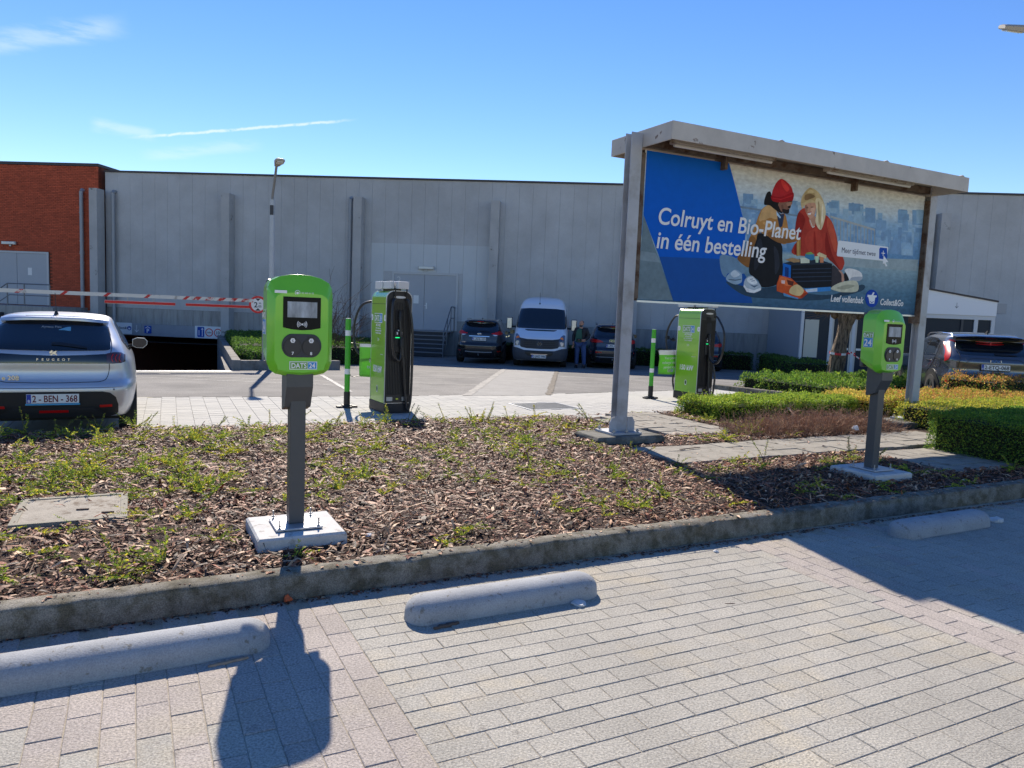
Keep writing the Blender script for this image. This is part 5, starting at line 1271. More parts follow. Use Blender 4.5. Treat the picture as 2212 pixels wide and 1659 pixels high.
PRINTS=[
 ('printed_stone',[('s',(112,132,140),[(0.138,2.967),(0.677,1.931),(0.107,1.917)])]),
 ('printed_ledge',[('s',(158,174,178),[(3.663,2.701),(5.512,2.783),(5.475,2.603),(3.751,2.571)])]),
 ('printed_wall',[('s',(132,150,158),[(0.101,2.524),(0.361,2.512),(0.436,2.4),(0.099,2.409)])]),
 ('printed_railing',[('s',(176,180,178),[(3.454,3.275),(4.429,3.168),(4.432,3.138),(3.457,3.245)]),('s',(120,140,158),[(1.684,3.239),(2.123,3.231),(2.125,3.205),(1.687,3.211)]),('s',(120,140,158),[(2.579,3.222),(2.786,3.222),(2.789,3.199),(2.582,3.199)]),('s',(166,172,172),[(3.517,3.245),(3.532,3.244),(3.568,2.938),(3.553,2.937)]),('s',(166,172,172),[(3.589,3.237),(3.604,3.236),(3.64,2.934),(3.625,2.933)]),('s',(166,172,172),[(3.662,3.229),(3.677,3.228),(3.713,2.93),(3.698,2.929)]),('s',(166,172,172),[(3.735,3.22),(3.75,3.22),(3.786,2.926),(3.771,2.925)]),('s',(166,172,172),[(3.809,3.212),(3.824,3.212),(3.859,2.922),(3.844,2.92)]),('s',(166,172,172),[(3.883,3.204),(3.898,3.203),(3.933,2.918),(3.918,2.916)]),('s',(166,172,172),[(3.958,3.196),(3.973,3.195),(4.008,2.913),(3.993,2.912)]),('s',(166,172,172),[(4.033,3.187),(4.048,3.187),(4.083,2.909),(4.067,2.908)]),('s',(166,172,172),[(4.108,3.179),(4.124,3.178),(4.158,2.905),(4.143,2.904)]),('s',(166,172,172),[(4.184,3.17),(4.2,3.17),(4.234,2.901),(4.219,2.9)]),('s',(166,172,172),[(4.261,3.162),(4.277,3.161),(4.311,2.896),(4.295,2.895)]),('s',(166,172,172),[(4.338,3.153),(4.354,3.153),(4.388,2.892),(4.372,2.891)]),('s',(166,172,172),[(4.416,3.145),(4.432,3.144),(4.465,2.888),(4.449,2.887)])]),
 ('blue_field',[('s',(0,96,200),[(0.131,3.757),(1.476,3.77),(1.613,3.473),(1.759,3.132),(1.85,2.937),(1.837,2.686),(1.7,2.518),(1.226,2.508),(0.417,2.473),(0.138,2.967)]),('s',(24,84,160),[(0.417,2.473),(1.226,2.508),(1.7,2.518),(1.937,2.282),(2.062,1.952),(0.688,1.927)])]),
 ('printed_shadow',[('o',(46,72,92),[(1.55,2.219),(1.859,2.178),(2.227,2.168),(2.601,2.217),(3.059,2.14),(3.646,2.148),(4.241,2.325),(4.223,2.218),(3.359,2.052),(2.511,2.034),(1.923,2.047)])]),
 ('man_figure',[('o',(112,144,170),[(1.421,2.549),(1.569,2.569),(1.724,2.533),(1.809,2.443),(1.892,2.372),(1.818,2.339),(1.59,2.335),(1.545,2.275),(1.464,2.346)]),('o',(182,128,68),[(2.234,3.309),(2.122,3.241),(2.065,3.15),(2.013,3.012),(1.937,2.853),(1.864,2.676),(1.734,2.562),(1.778,2.498),(1.951,2.433),(1.965,2.568),(2.046,2.804),(2.113,2.925),(2.235,2.897),(2.514,2.803),(2.622,2.811),(2.616,2.869),(2.629,3.008),(2.588,3.141),(2.539,3.214),(2.445,3.205),(2.382,3.295),(2.314,3.308)]),('o',(140,94,48),[(1.937,2.853),(2.046,2.804),(1.965,2.568),(1.951,2.433),(1.778,2.498),(1.734,2.562),(1.864,2.676)]),('o',(208,166,112),[(2.123,3.231),(2.234,3.304),(2.343,3.282),(2.407,3.182),(2.399,3.123),(2.265,3.13),(2.139,3.061),(2.071,3.093)]),('s',(44,58,84),[(2.388,3.238),(2.473,3.198),(2.539,3.214),(2.517,3.037),(2.465,3.013),(2.411,3.144)]),('s',(170,200,225),[(2.383,3.234),(2.477,3.16),(2.463,3.139),(2.394,3.181)]),('o',(24,26,32),[(2.076,2.903),(2.235,2.897),(2.514,2.803),(2.561,2.61),(2.585,2.375),(2.49,2.231),(2.226,2.178),(2.137,2.271),(1.986,2.339),(1.951,2.433),(1.974,2.607),(2.046,2.804)]),('o',(40,44,54),[(2.063,2.767),(2.136,2.831),(2.179,2.661),(2.119,2.463),(2.044,2.42)]),('o',(44,48,58),[(2.383,2.753),(2.472,2.682),(2.519,2.489),(2.449,2.367),(2.416,2.561)]),('o',(186,134,76),[(2.099,3.067),(2.269,3.092),(2.465,3.013),(2.629,3.008),(2.858,2.948),(2.862,2.909),(2.812,2.856),(2.514,2.803),(2.263,2.88),(2.126,2.926)]),('o',(146,98,54),[(2.263,2.88),(2.514,2.803),(2.812,2.856),(2.696,2.896),(2.476,2.907),(2.283,2.949)]),('o',(204,156,98),[(2.14,3.052),(2.257,3.072),(2.412,3.004),(2.522,2.989),(2.47,2.965),(2.278,2.997)]),('s',(120,80,48),[(2.822,2.965),(2.882,2.98),(2.903,2.922),(2.84,2.907)]),('o',(184,140,118),[(2.865,3.008),(2.959,3.056),(3.04,3.043),(3.052,2.984),(2.973,2.928),(2.889,2.921)]),('s',(146,102,84),[(2.96,3.044),(2.971,3.045),(2.962,2.973),(2.951,2.972)]),('s',(146,102,84),[(3.0,3.04),(3.009,3.039),(3.001,2.98),(2.993,2.979)]),('o',(24,20,22),[(2.191,3.467),(2.154,3.387),(2.147,3.301),(2.208,3.297),(2.262,3.293),(2.388,3.238),(2.498,3.22),(2.43,3.349),(2.322,3.357),(2.275,3.428),(2.243,3.482)]),('o',(140,98,80),[(2.417,3.347),(2.642,3.409),(2.673,3.373),(2.654,3.342),(2.647,3.312),(2.623,3.277),(2.611,3.231),(2.539,3.218),(2.468,3.246),(2.437,3.282)]),('o',(172,126,104),[(2.565,3.362),(2.644,3.39),(2.663,3.363),(2.64,3.321),(2.585,3.323)]),('o',(40,30,30),[(2.492,3.277),(2.574,3.272),(2.622,3.284),(2.617,3.227),(2.553,3.215),(2.502,3.23)]),('s',(30,24,24),[(2.591,3.32),(2.649,3.338),(2.642,3.302),(2.599,3.294)]),('s',(40,30,30),[(2.584,3.387),(2.659,3.401),(2.66,3.389),(2.59,3.376)]),('o',(116,78,64),[(2.466,3.319),(2.5,3.33),(2.513,3.279),(2.481,3.276)]),('o',(184,38,46),[(2.429,3.675),(2.349,3.618),(2.292,3.516),(2.275,3.428),(2.277,3.381),(2.322,3.357),(2.456,3.357),(2.616,3.391),(2.677,3.413),(2.673,3.5),(2.637,3.583),(2.535,3.649)]),('o',(224,64,62),[(2.43,3.662),(2.515,3.629),(2.598,3.56),(2.549,3.515),(2.46,3.583)]),('o',(166,20,30),[(2.272,3.428),(2.449,3.433),(2.671,3.519),(2.68,3.413),(2.616,3.391),(2.456,3.357),(2.322,3.357),(2.277,3.381)]),('s',(196,40,46),[(2.296,3.406),(2.451,3.407),(2.667,3.484),(2.668,3.47),(2.453,3.391),(2.297,3.391)]),('o',(150,176,196),[(1.551,2.266),(1.615,2.34),(1.711,2.39),(1.817,2.348),(1.836,2.283),(1.829,2.225),(1.73,2.191),(1.6,2.222)]),('o',(202,216,226),[(1.628,2.328),(1.7,2.379),(1.794,2.328),(1.696,2.284)]),('s',(90,112,132),[(1.597,2.259),(1.724,2.257),(1.824,2.276),(1.826,2.261),(1.725,2.24),(1.598,2.244)]),('o',(176,190,200),[(1.878,2.199),(1.913,2.287),(2.014,2.326),(2.117,2.26),(2.192,2.196),(2.19,2.137),(2.075,2.097),(1.956,2.106)]),('o',(230,236,238),[(1.927,2.278),(2.023,2.313),(2.119,2.241),(2.064,2.209),(1.958,2.232)]),('s',(232,236,238),[(1.878,2.199),(1.939,2.154),(2.072,2.131),(2.189,2.172),(2.198,2.138),(2.076,2.093),(1.944,2.102),(1.875,2.17)]),('s',(84,104,124),[(1.973,2.207),(2.066,2.193),(2.149,2.209),(2.074,2.166)]),('s',(120,140,158),[(1.985,2.278),(2.036,2.288),(2.042,2.281),(1.991,2.268)]),('s',(120,140,158),[(2.007,2.256),(2.069,2.267),(2.075,2.259),(2.014,2.246)])]),
 ('woman_figure',[('o',(206,184,140),[(3.01,3.619),(2.917,3.565),(2.856,3.48),(2.838,3.39),(2.881,3.306),(2.924,3.369),(3.118,3.419),(3.163,3.274),(3.153,3.153),(3.245,3.061),(3.298,3.106),(3.352,3.272),(3.323,3.389),(3.252,3.502),(3.157,3.581)]),('o',(178,58,44),[(2.929,3.33),(2.823,3.271),(2.779,3.158),(2.77,2.981),(2.825,2.866),(2.764,2.783),(2.79,2.666),(3.465,2.673),(3.593,2.6),(3.754,2.507),(3.813,2.573),(3.812,2.656),(3.668,2.852),(3.604,3.01),(3.494,3.184),(3.352,3.272),(3.224,3.24),(3.056,3.204),(2.993,3.258)]),('o',(148,32,24),[(2.824,3.261),(2.946,3.174),(2.897,2.971),(2.911,2.714),(2.803,2.676),(2.778,2.784),(2.825,2.866),(2.77,2.981),(2.779,3.158)]),('o',(146,34,26),[(3.394,3.033),(3.471,2.877),(3.583,2.681),(3.754,2.507),(3.593,2.6),(3.465,2.673),(3.388,2.83)]),('o',(200,84,60),[(3.4,3.236),(3.495,3.174),(3.589,3.009),(3.653,2.85),(3.603,2.765),(3.493,2.94),(3.399,3.115)]),('o',(188,66,50),[(3.021,3.002),(3.247,3.041),(3.334,2.786),(3.109,2.729),(2.983,2.839)]),('o',(164,40,28),[(3.137,2.992),(3.171,2.994),(3.223,2.737),(3.177,2.734)]),('o',(196,146,122),[(3.033,3.202),(3.132,3.241),(3.161,3.134),(3.099,3.072),(3.034,3.142)]),('o',(206,156,130),[(2.924,3.369),(3.005,3.407),(3.124,3.413),(3.144,3.312),(3.11,3.229),(3.043,3.193),(2.981,3.237),(2.932,3.301)]),('o',(166,116,96),[(2.924,3.369),(2.977,3.355),(2.971,3.255),(2.932,3.301)]),('o',(222,178,152),[(3.042,3.332),(3.12,3.349),(3.112,3.269),(3.06,3.274)]),('s',(240,232,226),[(2.987,3.267),(3.061,3.284),(3.046,3.245),(3.001,3.24)]),('s',(170,70,66),[(2.98,3.274),(3.063,3.294),(3.062,3.282),(2.987,3.263)]),('s',(86,58,48),[(2.945,3.338),(2.989,3.346),(2.99,3.336),(2.946,3.328)]),('s',(86,58,48),[(3.039,3.357),(3.09,3.364),(3.091,3.354),(3.04,3.347)]),('s',(226,220,210),[(3.037,3.172),(3.048,3.173),(3.11,3.081),(3.148,3.097),(3.149,3.087),(3.106,3.067)]),('o',(188,162,116),[(3.01,3.619),(2.931,3.567),(2.871,3.472),(2.852,3.391),(2.933,3.419),(3.028,3.459),(3.13,3.44),(3.111,3.527)]),('o',(138,110,76),[(2.909,3.506),(3.019,3.537),(3.108,3.507),(3.027,3.469),(2.917,3.437)]),('o',(216,196,150),[(2.947,3.549),(3.012,3.595),(3.087,3.564),(3.018,3.547)]),('o',(226,210,172),[(3.12,3.449),(3.167,3.493),(3.257,3.463),(3.334,3.35),(3.342,3.231),(3.288,3.065),(3.214,3.078),(3.151,3.173),(3.166,3.294)]),('o',(180,156,114),[(3.176,3.415),(3.204,3.417),(3.246,3.202),(3.226,3.12)]),('o',(242,232,206),[(3.264,3.403),(3.289,3.386),(3.294,3.186),(3.274,3.164)]),('o',(192,168,126),[(3.234,3.361),(3.251,3.362),(3.275,3.104),(3.26,3.082)]),('o',(60,56,62),[(3.568,2.557),(3.692,2.523),(3.792,2.447),(3.798,2.343),(3.691,2.275),(3.579,2.258)]),('o',(198,150,128),[(3.709,2.504),(3.781,2.488),(3.857,2.409),(3.834,2.345),(3.798,2.343),(3.777,2.446)]),('o',(30,30,36),[(3.836,2.46),(3.923,2.496),(3.958,2.394),(3.864,2.357)]),('o',(232,230,226),[(3.845,2.512),(3.933,2.547),(4.121,2.529),(4.221,2.483),(4.23,2.409),(4.156,2.373),(3.986,2.364),(3.916,2.433)]),('o',(172,178,186),[(4.01,2.418),(4.226,2.441),(4.231,2.405),(4.156,2.371),(3.986,2.362)]),('o',(206,204,178),[(3.581,2.238),(3.775,2.331),(4.109,2.371),(4.159,2.225),(3.884,2.191),(3.7,2.202)]),('o',(166,166,144),[(3.695,2.244),(3.931,2.308),(4.088,2.296),(3.879,2.232)])]),
 ('printed_crate',[('s',(40,52,66),[(2.583,2.533),(2.894,2.613),(3.294,2.631),(3.564,2.591),(2.737,2.513)]),('s',(20,110,200),[(2.583,2.533),(2.737,2.513),(2.751,2.245),(2.595,2.277)]),('s',(8,56,124),[(2.623,2.486),(2.696,2.477),(2.705,2.342),(2.631,2.354)]),('s',(18,24,34),[(2.737,2.513),(3.564,2.591),(3.589,2.249),(3.051,2.211),(2.765,2.246)]),('s',(44,58,78),[(2.77,2.466),(3.556,2.527),(3.558,2.515),(2.771,2.452)]),('s',(44,58,78),[(2.775,2.414),(3.562,2.474),(3.564,2.462),(2.776,2.4)]),('s',(44,58,78),[(2.781,2.357),(3.569,2.415),(3.571,2.403),(2.783,2.343)]),('s',(44,58,78),[(2.787,2.297),(3.577,2.353),(3.578,2.341),(2.789,2.283)]),('s',(60,140,210),[(3.038,2.204),(3.573,2.256),(3.574,2.196),(3.087,2.146)]),('s',(204,218,230),[(3.054,2.191),(3.296,2.223),(3.301,2.176),(3.092,2.152)]),('s',(178,142,98),[(2.618,2.584),(2.753,2.623),(2.901,2.604),(2.899,2.57),(2.788,2.556)]),('s',(176,134,70),[(2.813,2.846),(2.883,2.921),(2.905,2.664),(2.834,2.649)]),('s',(206,170,104),[(2.829,2.847),(2.85,2.868),(2.869,2.661),(2.85,2.654)]),('s',(218,222,198),[(2.906,2.634),(3.089,2.647),(3.098,2.571),(2.923,2.555)]),('s',(60,130,170),[(2.999,2.691),(3.184,2.698),(3.184,2.623),(3.122,2.609),(3.004,2.641)]),('s',(130,170,90),[(3.011,2.705),(3.109,2.729),(3.175,2.701),(3.028,2.683)]),('s',(190,216,180),[(3.201,2.675),(3.279,2.68),(3.275,2.587),(3.223,2.583)]),('s',(208,134,92),[(3.288,2.681),(3.384,2.684),(3.38,2.594),(3.313,2.589)]),('s',(226,206,160),[(3.235,2.707),(3.281,2.737),(3.432,2.701),(3.432,2.654),(3.377,2.667),(3.259,2.679)])]),
 ('printed_bag',[('s',(206,86,40),[(2.532,2.362),(2.755,2.335),(2.905,2.253),(3.116,2.143),(3.01,2.067),(2.926,2.053),(2.499,2.143),(2.49,2.231)]),('o',(228,116,64),[(2.561,2.344),(2.744,2.315),(2.821,2.249),(2.684,2.222),(2.541,2.274)]),('o',(224,196,140),[(2.769,2.206),(2.891,2.253),(3.026,2.179),(2.95,2.095),(2.75,2.125)]),('s',(240,206,196),[(2.571,2.295),(2.643,2.295),(2.64,2.249),(2.576,2.252)]),('s',(104,46,34),[(2.675,2.311),(2.816,2.289),(2.8,2.228),(2.704,2.243)]),('s',(90,150,196),[(2.625,2.123),(2.782,2.087),(2.931,2.063),(2.921,2.047),(2.643,2.08)]),('s',(170,60,30),[(3.031,2.139),(3.116,2.143),(3.01,2.067),(2.952,2.074)])]),
 ('button_field',[('s',(232,236,240),[(3.678,2.936),(4.755,2.924),(4.765,2.907),(4.744,2.715),(4.713,2.708),(3.663,2.706),(3.646,2.724),(3.651,2.921)]),('s',(28,82,176),[(4.578,2.903),(4.734,2.904),(4.759,2.778),(4.742,2.73),(4.573,2.734),(4.558,2.878)]),('s',(238,240,242),[(4.671,2.792),(4.793,2.698),(4.732,2.688),(4.778,2.637),(4.748,2.625),(4.702,2.676),(4.673,2.656)])]),
 ('basket_emblem',[('s',(20,70,170),[(4.637,2.133),(4.635,2.092),(4.619,2.054),(4.59,2.023),(4.552,2.002),(4.507,1.994),(4.462,1.998),(4.419,2.016),(4.383,2.044),(4.358,2.08),(4.345,2.12),(4.347,2.161),(4.363,2.199),(4.391,2.23),(4.429,2.251),(4.473,2.26),(4.519,2.255),(4.562,2.239),(4.598,2.211),(4.624,2.174)]),('s',(236,240,242),[(4.384,2.178),(4.596,2.176),(4.592,2.15),(4.562,2.143),(4.55,2.05),(4.45,2.05),(4.408,2.141),(4.384,2.15)]),('s',(236,240,242),[(4.472,2.175),(4.505,2.223),(4.537,2.217),(4.511,2.172)])]),
]
CITY= [[(2.479,3.293),(2.547,3.297),(2.537,3.398),(2.469,3.395)],[(1.931,3.03),(2.113,3.039),(2.094,3.225),(1.914,3.218)],[(4.478,3.275),(4.586,3.281),(4.568,3.417),(4.46,3.413)],[(2.26,3.314),(2.469,3.328),(2.462,3.394),(2.253,3.384)],[(4.794,2.894),(4.886,2.897),(4.86,3.087),(4.769,3.084)],[(2.773,2.964),(2.979,2.974),(2.962,3.134),(2.756,3.127)],[(4.948,3.358),(5.151,3.37),(5.13,3.52),(4.927,3.51)],[(3.458,3.276),(3.518,3.279),(3.504,3.399),(3.444,3.396)],[(5.245,2.916),(5.365,2.921),(5.344,3.065),(5.224,3.061)],[(5.118,3.023),(5.366,3.035),(5.337,3.24),(5.089,3.231)],[(3.485,3.123),(3.616,3.13),(3.599,3.272),(3.468,3.267)],[(2.242,3.107),(2.288,3.109),(2.27,3.281),(2.225,3.279)],[(1.866,3.019),(1.998,3.026),(1.991,3.104),(1.858,3.1)],[(3.349,3.087),(3.431,3.091),(3.406,3.304),(3.325,3.301)],[(3.117,3.221),(3.213,3.227),(3.197,3.373),(3.101,3.368)],[(2.937,2.976),(3.087,2.983),(3.077,3.072),(2.927,3.067)],[(5.038,3.457),(5.139,3.463),(5.132,3.511),(5.031,3.507)],[(4.501,3.105),(4.62,3.111),(4.61,3.191),(4.49,3.187)],[(2.292,3.159),(2.459,3.169),(2.455,3.207),(2.288,3.201)],[(5.09,2.824),(5.364,2.835),(5.339,3.012),(5.065,3.004)],[(1.769,3.075),(1.942,3.085),(1.924,3.277),(1.75,3.269)],[(3.154,2.82),(3.359,2.828),(3.343,2.972),(3.137,2.966)],[(2.685,3.245),(2.751,3.249),(2.739,3.36),(2.673,3.357)],[(3.044,2.859),(3.086,2.861),(3.076,2.955),(3.033,2.953)],[(1.847,3.17),(1.948,3.176),(1.932,3.338),(1.831,3.334)],[(2.679,3.202),(2.8,3.209),(2.778,3.412),(2.657,3.407)],[(2.374,3.371),(2.444,3.375),(2.44,3.417),(2.37,3.414)],[(4.106,3.395),(4.256,3.404),(4.251,3.446),(4.1,3.439)],[(2.569,2.867),(2.709,2.874),(2.703,2.927),(2.563,2.923)],[(4.539,3.084),(4.692,3.092),(4.663,3.313),(4.51,3.307)],[(2.51,3.193),(2.628,3.2),(2.624,3.239),(2.506,3.234)],[(2.574,2.802),(2.708,2.807),(2.689,2.985),(2.555,2.981)],[(1.799,3.215),(1.873,3.22),(1.866,3.292),(1.792,3.289)],[(2.501,2.931),(2.549,2.933),(2.543,2.991),(2.495,2.99)],[(5.203,3.008),(5.347,3.015),(5.315,3.243),(5.171,3.238)],[(5.088,2.992),(5.311,3.002),(5.285,3.19),(5.062,3.182)],[(3.403,3.367),(3.624,3.382),(3.615,3.451),(3.395,3.441)],[(5.093,2.919),(5.296,2.928),(5.282,3.028),(5.079,3.023)],[(4.659,2.984),(4.825,2.992),(4.799,3.182),(4.633,3.176)],[(4.061,3.047),(4.306,3.059),(4.295,3.142),(4.051,3.134)],[(5.285,3.307),(5.563,3.322),(5.53,3.545),(5.253,3.532)],[(4.085,3.295),(4.156,3.299),(4.131,3.5),(4.059,3.497)],[(5.363,3.133),(5.452,3.137),(5.445,3.186),(5.356,3.183)],[(3.987,3.023),(4.231,3.035),(4.209,3.206),(3.966,3.197)],[(2.423,3.253),(2.464,3.256),(2.444,3.447),(2.403,3.445)],[(4.94,3.301),(5.169,3.314),(5.143,3.503),(4.914,3.493)],[(4.983,3.033),(5.078,3.038),(5.049,3.243),(4.955,3.24)],[(4.117,3.135),(4.33,3.146),(4.304,3.345),(4.092,3.336)],[(3.342,3.16),(3.39,3.163),(3.386,3.202),(3.337,3.2)],[(3.825,3.043),(3.997,3.051),(3.974,3.243),(3.801,3.237)],[(2.168,3.082),(2.301,3.09),(2.285,3.252),(2.152,3.247)],[(1.768,2.815),(1.819,2.818),(1.803,2.989),(1.752,2.988)],[(3.619,3.111),(3.727,3.117),(3.705,3.294),(3.598,3.29)],[(2.502,2.992),(2.559,2.995),(2.538,3.195),(2.482,3.193)],[(2.101,2.925),(2.232,2.931),(2.214,3.114),(2.083,3.11)],[(3.238,2.84),(3.293,2.842),(3.274,3.016),(3.219,3.015)],[(4.954,3.352),(5.196,3.366),(5.183,3.458),(4.941,3.447)],[(3.18,2.981),(3.397,2.991),(3.39,3.053),(3.173,3.046)],[(2.279,3.244),(2.38,3.251),(2.368,3.367),(2.267,3.362)],[(3.647,2.834),(3.691,2.835),(3.671,3.001),(3.627,2.999)],[(2.771,3.051),(2.95,3.061),(2.937,3.178),(2.758,3.171)],[(3.365,3.369),(3.58,3.383),(3.571,3.459),(3.356,3.448)],[(2.955,2.848),(3.119,2.855),(3.096,3.062),(2.932,3.057)],[(4.144,3.085),(4.388,3.097),(4.376,3.188),(4.133,3.179)],[(3.355,2.898),(3.574,2.907),(3.564,2.995),(3.345,2.988)],[(4.595,3.07),(4.673,3.074),(4.657,3.194),(4.579,3.191)],[(4.516,3.172),(4.592,3.176),(4.571,3.336),(4.495,3.333)],[(1.97,3.183),(2.039,3.187),(2.022,3.355),(1.954,3.352)],[(5.064,3.199),(5.193,3.206),(5.173,3.353),(5.043,3.348)],[(3.89,3.352),(4.133,3.367),(4.12,3.472),(3.877,3.461)],[(2.314,3.009),(2.408,3.013),(2.399,3.102),(2.305,3.099)],[(1.772,3.216),(1.955,3.227),(1.937,3.416),(1.754,3.407)],[(4.682,2.862),(4.764,2.865),(4.735,3.083),(4.653,3.081)],[(3.779,3.091),(4.021,3.103),(4.004,3.241),(3.762,3.232)],[(4.504,2.924),(4.696,2.932),(4.689,2.988),(4.496,2.983)],[(4.156,2.951),(4.382,2.961),(4.363,3.109),(4.137,3.102)],[(2.76,2.859),(2.916,2.866),(2.904,2.969),(2.748,2.965)],[(5.062,3.055),(5.164,3.06),(5.15,3.156),(5.048,3.153)],[(2.838,2.919),(3.054,2.929),(3.031,3.136),(2.816,3.129)],[(3.087,3.08),(3.184,3.085),(3.164,3.264),(3.067,3.26)],[(3.093,3.403),(3.24,3.413),(3.233,3.478),(3.085,3.47)],[(4.212,3.074),(4.466,3.087),(4.452,3.187),(4.199,3.179)],[(3.896,3.378),(4.147,3.394),(4.142,3.438),(3.89,3.427)],[(5.485,2.877),(5.61,2.882),(5.588,3.038),(5.463,3.035)],[(1.995,3.224),(2.2,3.236),(2.194,3.304),(1.988,3.295)],[(5.045,3.041),(5.149,3.046),(5.14,3.111),(5.036,3.108)],[(2.743,2.89),(2.936,2.899),(2.93,2.959),(2.737,2.954)],[(4.171,3.001),(4.273,3.005),(4.245,3.219),(4.144,3.215)],[(3.518,3.357),(3.567,3.36),(3.561,3.412),(3.512,3.41)],[(2.756,3.352),(2.987,3.367),(2.983,3.408),(2.751,3.397)],[(2.714,2.826),(2.895,2.834),(2.878,2.989),(2.697,2.984)],[(4.096,2.782),(4.297,2.79),(4.272,2.988),(4.071,2.983)],[(3.702,2.95),(3.861,2.958),(3.841,3.124),(3.682,3.118)],[(3.451,3.222),(3.592,3.23),(3.571,3.415),(3.429,3.408)],[(1.923,3.158),(2.006,3.162),(1.989,3.341),(1.906,3.338)],[(3.073,2.918),(3.179,2.923),(3.158,3.11),(3.052,3.106)],[(3.024,3.206),(3.239,3.218),(3.234,3.254),(3.02,3.246)],[(1.791,2.866),(1.855,2.869),(1.85,2.927),(1.785,2.926)],[(4.864,2.994),(5.039,3.002),(5.028,3.082),(4.853,3.077)],[(3.377,3.026),(3.587,3.037),(3.58,3.102),(3.369,3.096)],[(5.514,2.944),(5.792,2.956),(5.76,3.172),(5.482,3.163)],[(3.039,2.832),(3.196,2.839),(3.176,3.02),(3.019,3.015)],[(2.077,2.921),(2.17,2.925),(2.152,3.113),(2.059,3.11)],[(4.053,2.865),(4.105,2.867),(4.087,3.015),(4.034,3.013)],[(3.955,3.179),(4.141,3.189),(4.116,3.38),(3.931,3.372)],[(2.778,2.838),(2.884,2.843),(2.868,2.986),(2.763,2.983)],[(4.826,2.827),(5.077,2.836),(5.048,3.042),(4.797,3.035)],[(4.084,2.978),(4.243,2.985),(4.224,3.132),(4.066,3.127)],[(5.42,3.318),(5.641,3.331),(5.634,3.382),(5.412,3.373)],[(3.454,3.05),(3.548,3.054),(3.531,3.196),(3.438,3.193)],[(2.363,3.239),(2.572,3.252),(2.554,3.417),(2.346,3.407)],[(4.204,3.244),(4.43,3.256),(4.402,3.471),(4.177,3.461)],[(3.467,3.307),(3.637,3.317),(3.615,3.502),(3.445,3.493)],[(3.898,3.334),(3.949,3.337),(3.928,3.506),(3.877,3.503)],[(3.349,3.31),(3.572,3.324),(3.561,3.42),(3.338,3.41)],[(4.448,2.976),(4.581,2.983),(4.569,3.074),(4.436,3.07)],[(3.824,3.38),(4.074,3.396),(4.06,3.503),(3.811,3.491)],[(4.475,2.95),(4.676,2.959),(4.664,3.049),(4.463,3.044)],[(4.61,3.019),(4.696,3.023),(4.68,3.142),(4.594,3.139)],[(1.796,2.773),(1.882,2.776),(1.864,2.966),(1.778,2.963)],[(4.456,3.151),(4.69,3.163),(4.67,3.315),(4.436,3.305)],[(2.805,3.052),(2.944,3.06),(2.935,3.137),(2.796,3.132)],[(1.795,3.203),(1.994,3.215),(1.987,3.292),(1.788,3.284)],[(2.155,2.991),(2.375,3.002),(2.37,3.047),(2.15,3.04)],[(2.236,3.321),(2.446,3.335),(2.44,3.401),(2.229,3.391)],[(4.137,2.889),(4.207,2.892),(4.19,3.021),(4.121,3.019)],[(2.878,3.014),(2.95,3.017),(2.928,3.225),(2.855,3.222)],[(2.543,2.951),(2.767,2.962),(2.762,3.012),(2.537,3.005)],[(2.722,3.008),(2.937,3.018),(2.921,3.165),(2.706,3.158)],[(1.972,2.925),(2.139,2.933),(2.133,2.994),(1.966,2.989)],[(1.809,2.962),(1.882,2.966),(1.876,3.028),(1.803,3.026)],[(1.814,3.165),(2.026,3.178),(2.018,3.262),(1.806,3.253)],[(3.867,3.091),(3.947,3.095),(3.921,3.311),(3.841,3.308)],[(2.463,2.743),(2.631,2.75),(2.61,2.947),(2.442,2.943)],[(5.379,3.333),(5.597,3.346),(5.566,3.556),(5.348,3.546)],[(4.122,2.99),(4.21,2.994),(4.203,3.049),(4.115,3.046)],[(2.167,3.059),(2.304,3.067),(2.291,3.191),(2.154,3.186)],[(2.97,2.886),(3.16,2.895),(3.14,3.076),(2.95,3.07)],[(1.814,3.272),(1.893,3.277),(1.887,3.345),(1.808,3.341)],[(3.72,3.248),(3.835,3.255),(3.817,3.402),(3.702,3.397)],[(2.975,2.887),(3.053,2.891),(3.031,3.092),(2.953,3.089)],[(2.922,2.867),(2.967,2.869),(2.959,2.941),(2.914,2.94)],[(2.37,2.85),(2.584,2.859),(2.568,3.016),(2.353,3.01)],[(3.413,3.379),(3.602,3.391),(3.592,3.478),(3.403,3.469)],[(3.036,3.298),(3.168,3.307),(3.157,3.405),(3.025,3.399)],[(2.916,3.17),(2.962,3.173),(2.956,3.231),(2.91,3.229)],[(4.59,3.006),(4.662,3.009),(4.647,3.124),(4.575,3.122)],[(2.722,2.971),(2.854,2.978),(2.834,3.167),(2.701,3.162)],[(5.378,3.193),(5.574,3.204),(5.564,3.274),(5.367,3.267)],[(3.851,3.007),(3.9,3.009),(3.879,3.178),(3.831,3.176)]]
b = MB()
for i, q in enumerate(CITY):
    b.mi = i % 5
    b.prism_xz([(min(PX1, x), z) for x, z in q], .0026 - .0000015 * i, .0031)
tag(b.build('city_view', [mat('print_city_%d' % i, srgb(c), .45, var=.2, vscale=9) for i, c in enumerate(((116, 156, 194), (106, 146, 186), (132, 170, 202), (110, 150, 188), (144, 178, 204)))], po), kind='stuff')
y = .0022
PC = {}
def pmat(c, var):
    return mat('print_%d_%d_%d' % c, srgb(c), .6, spec=.15, var=var, vscale=9)
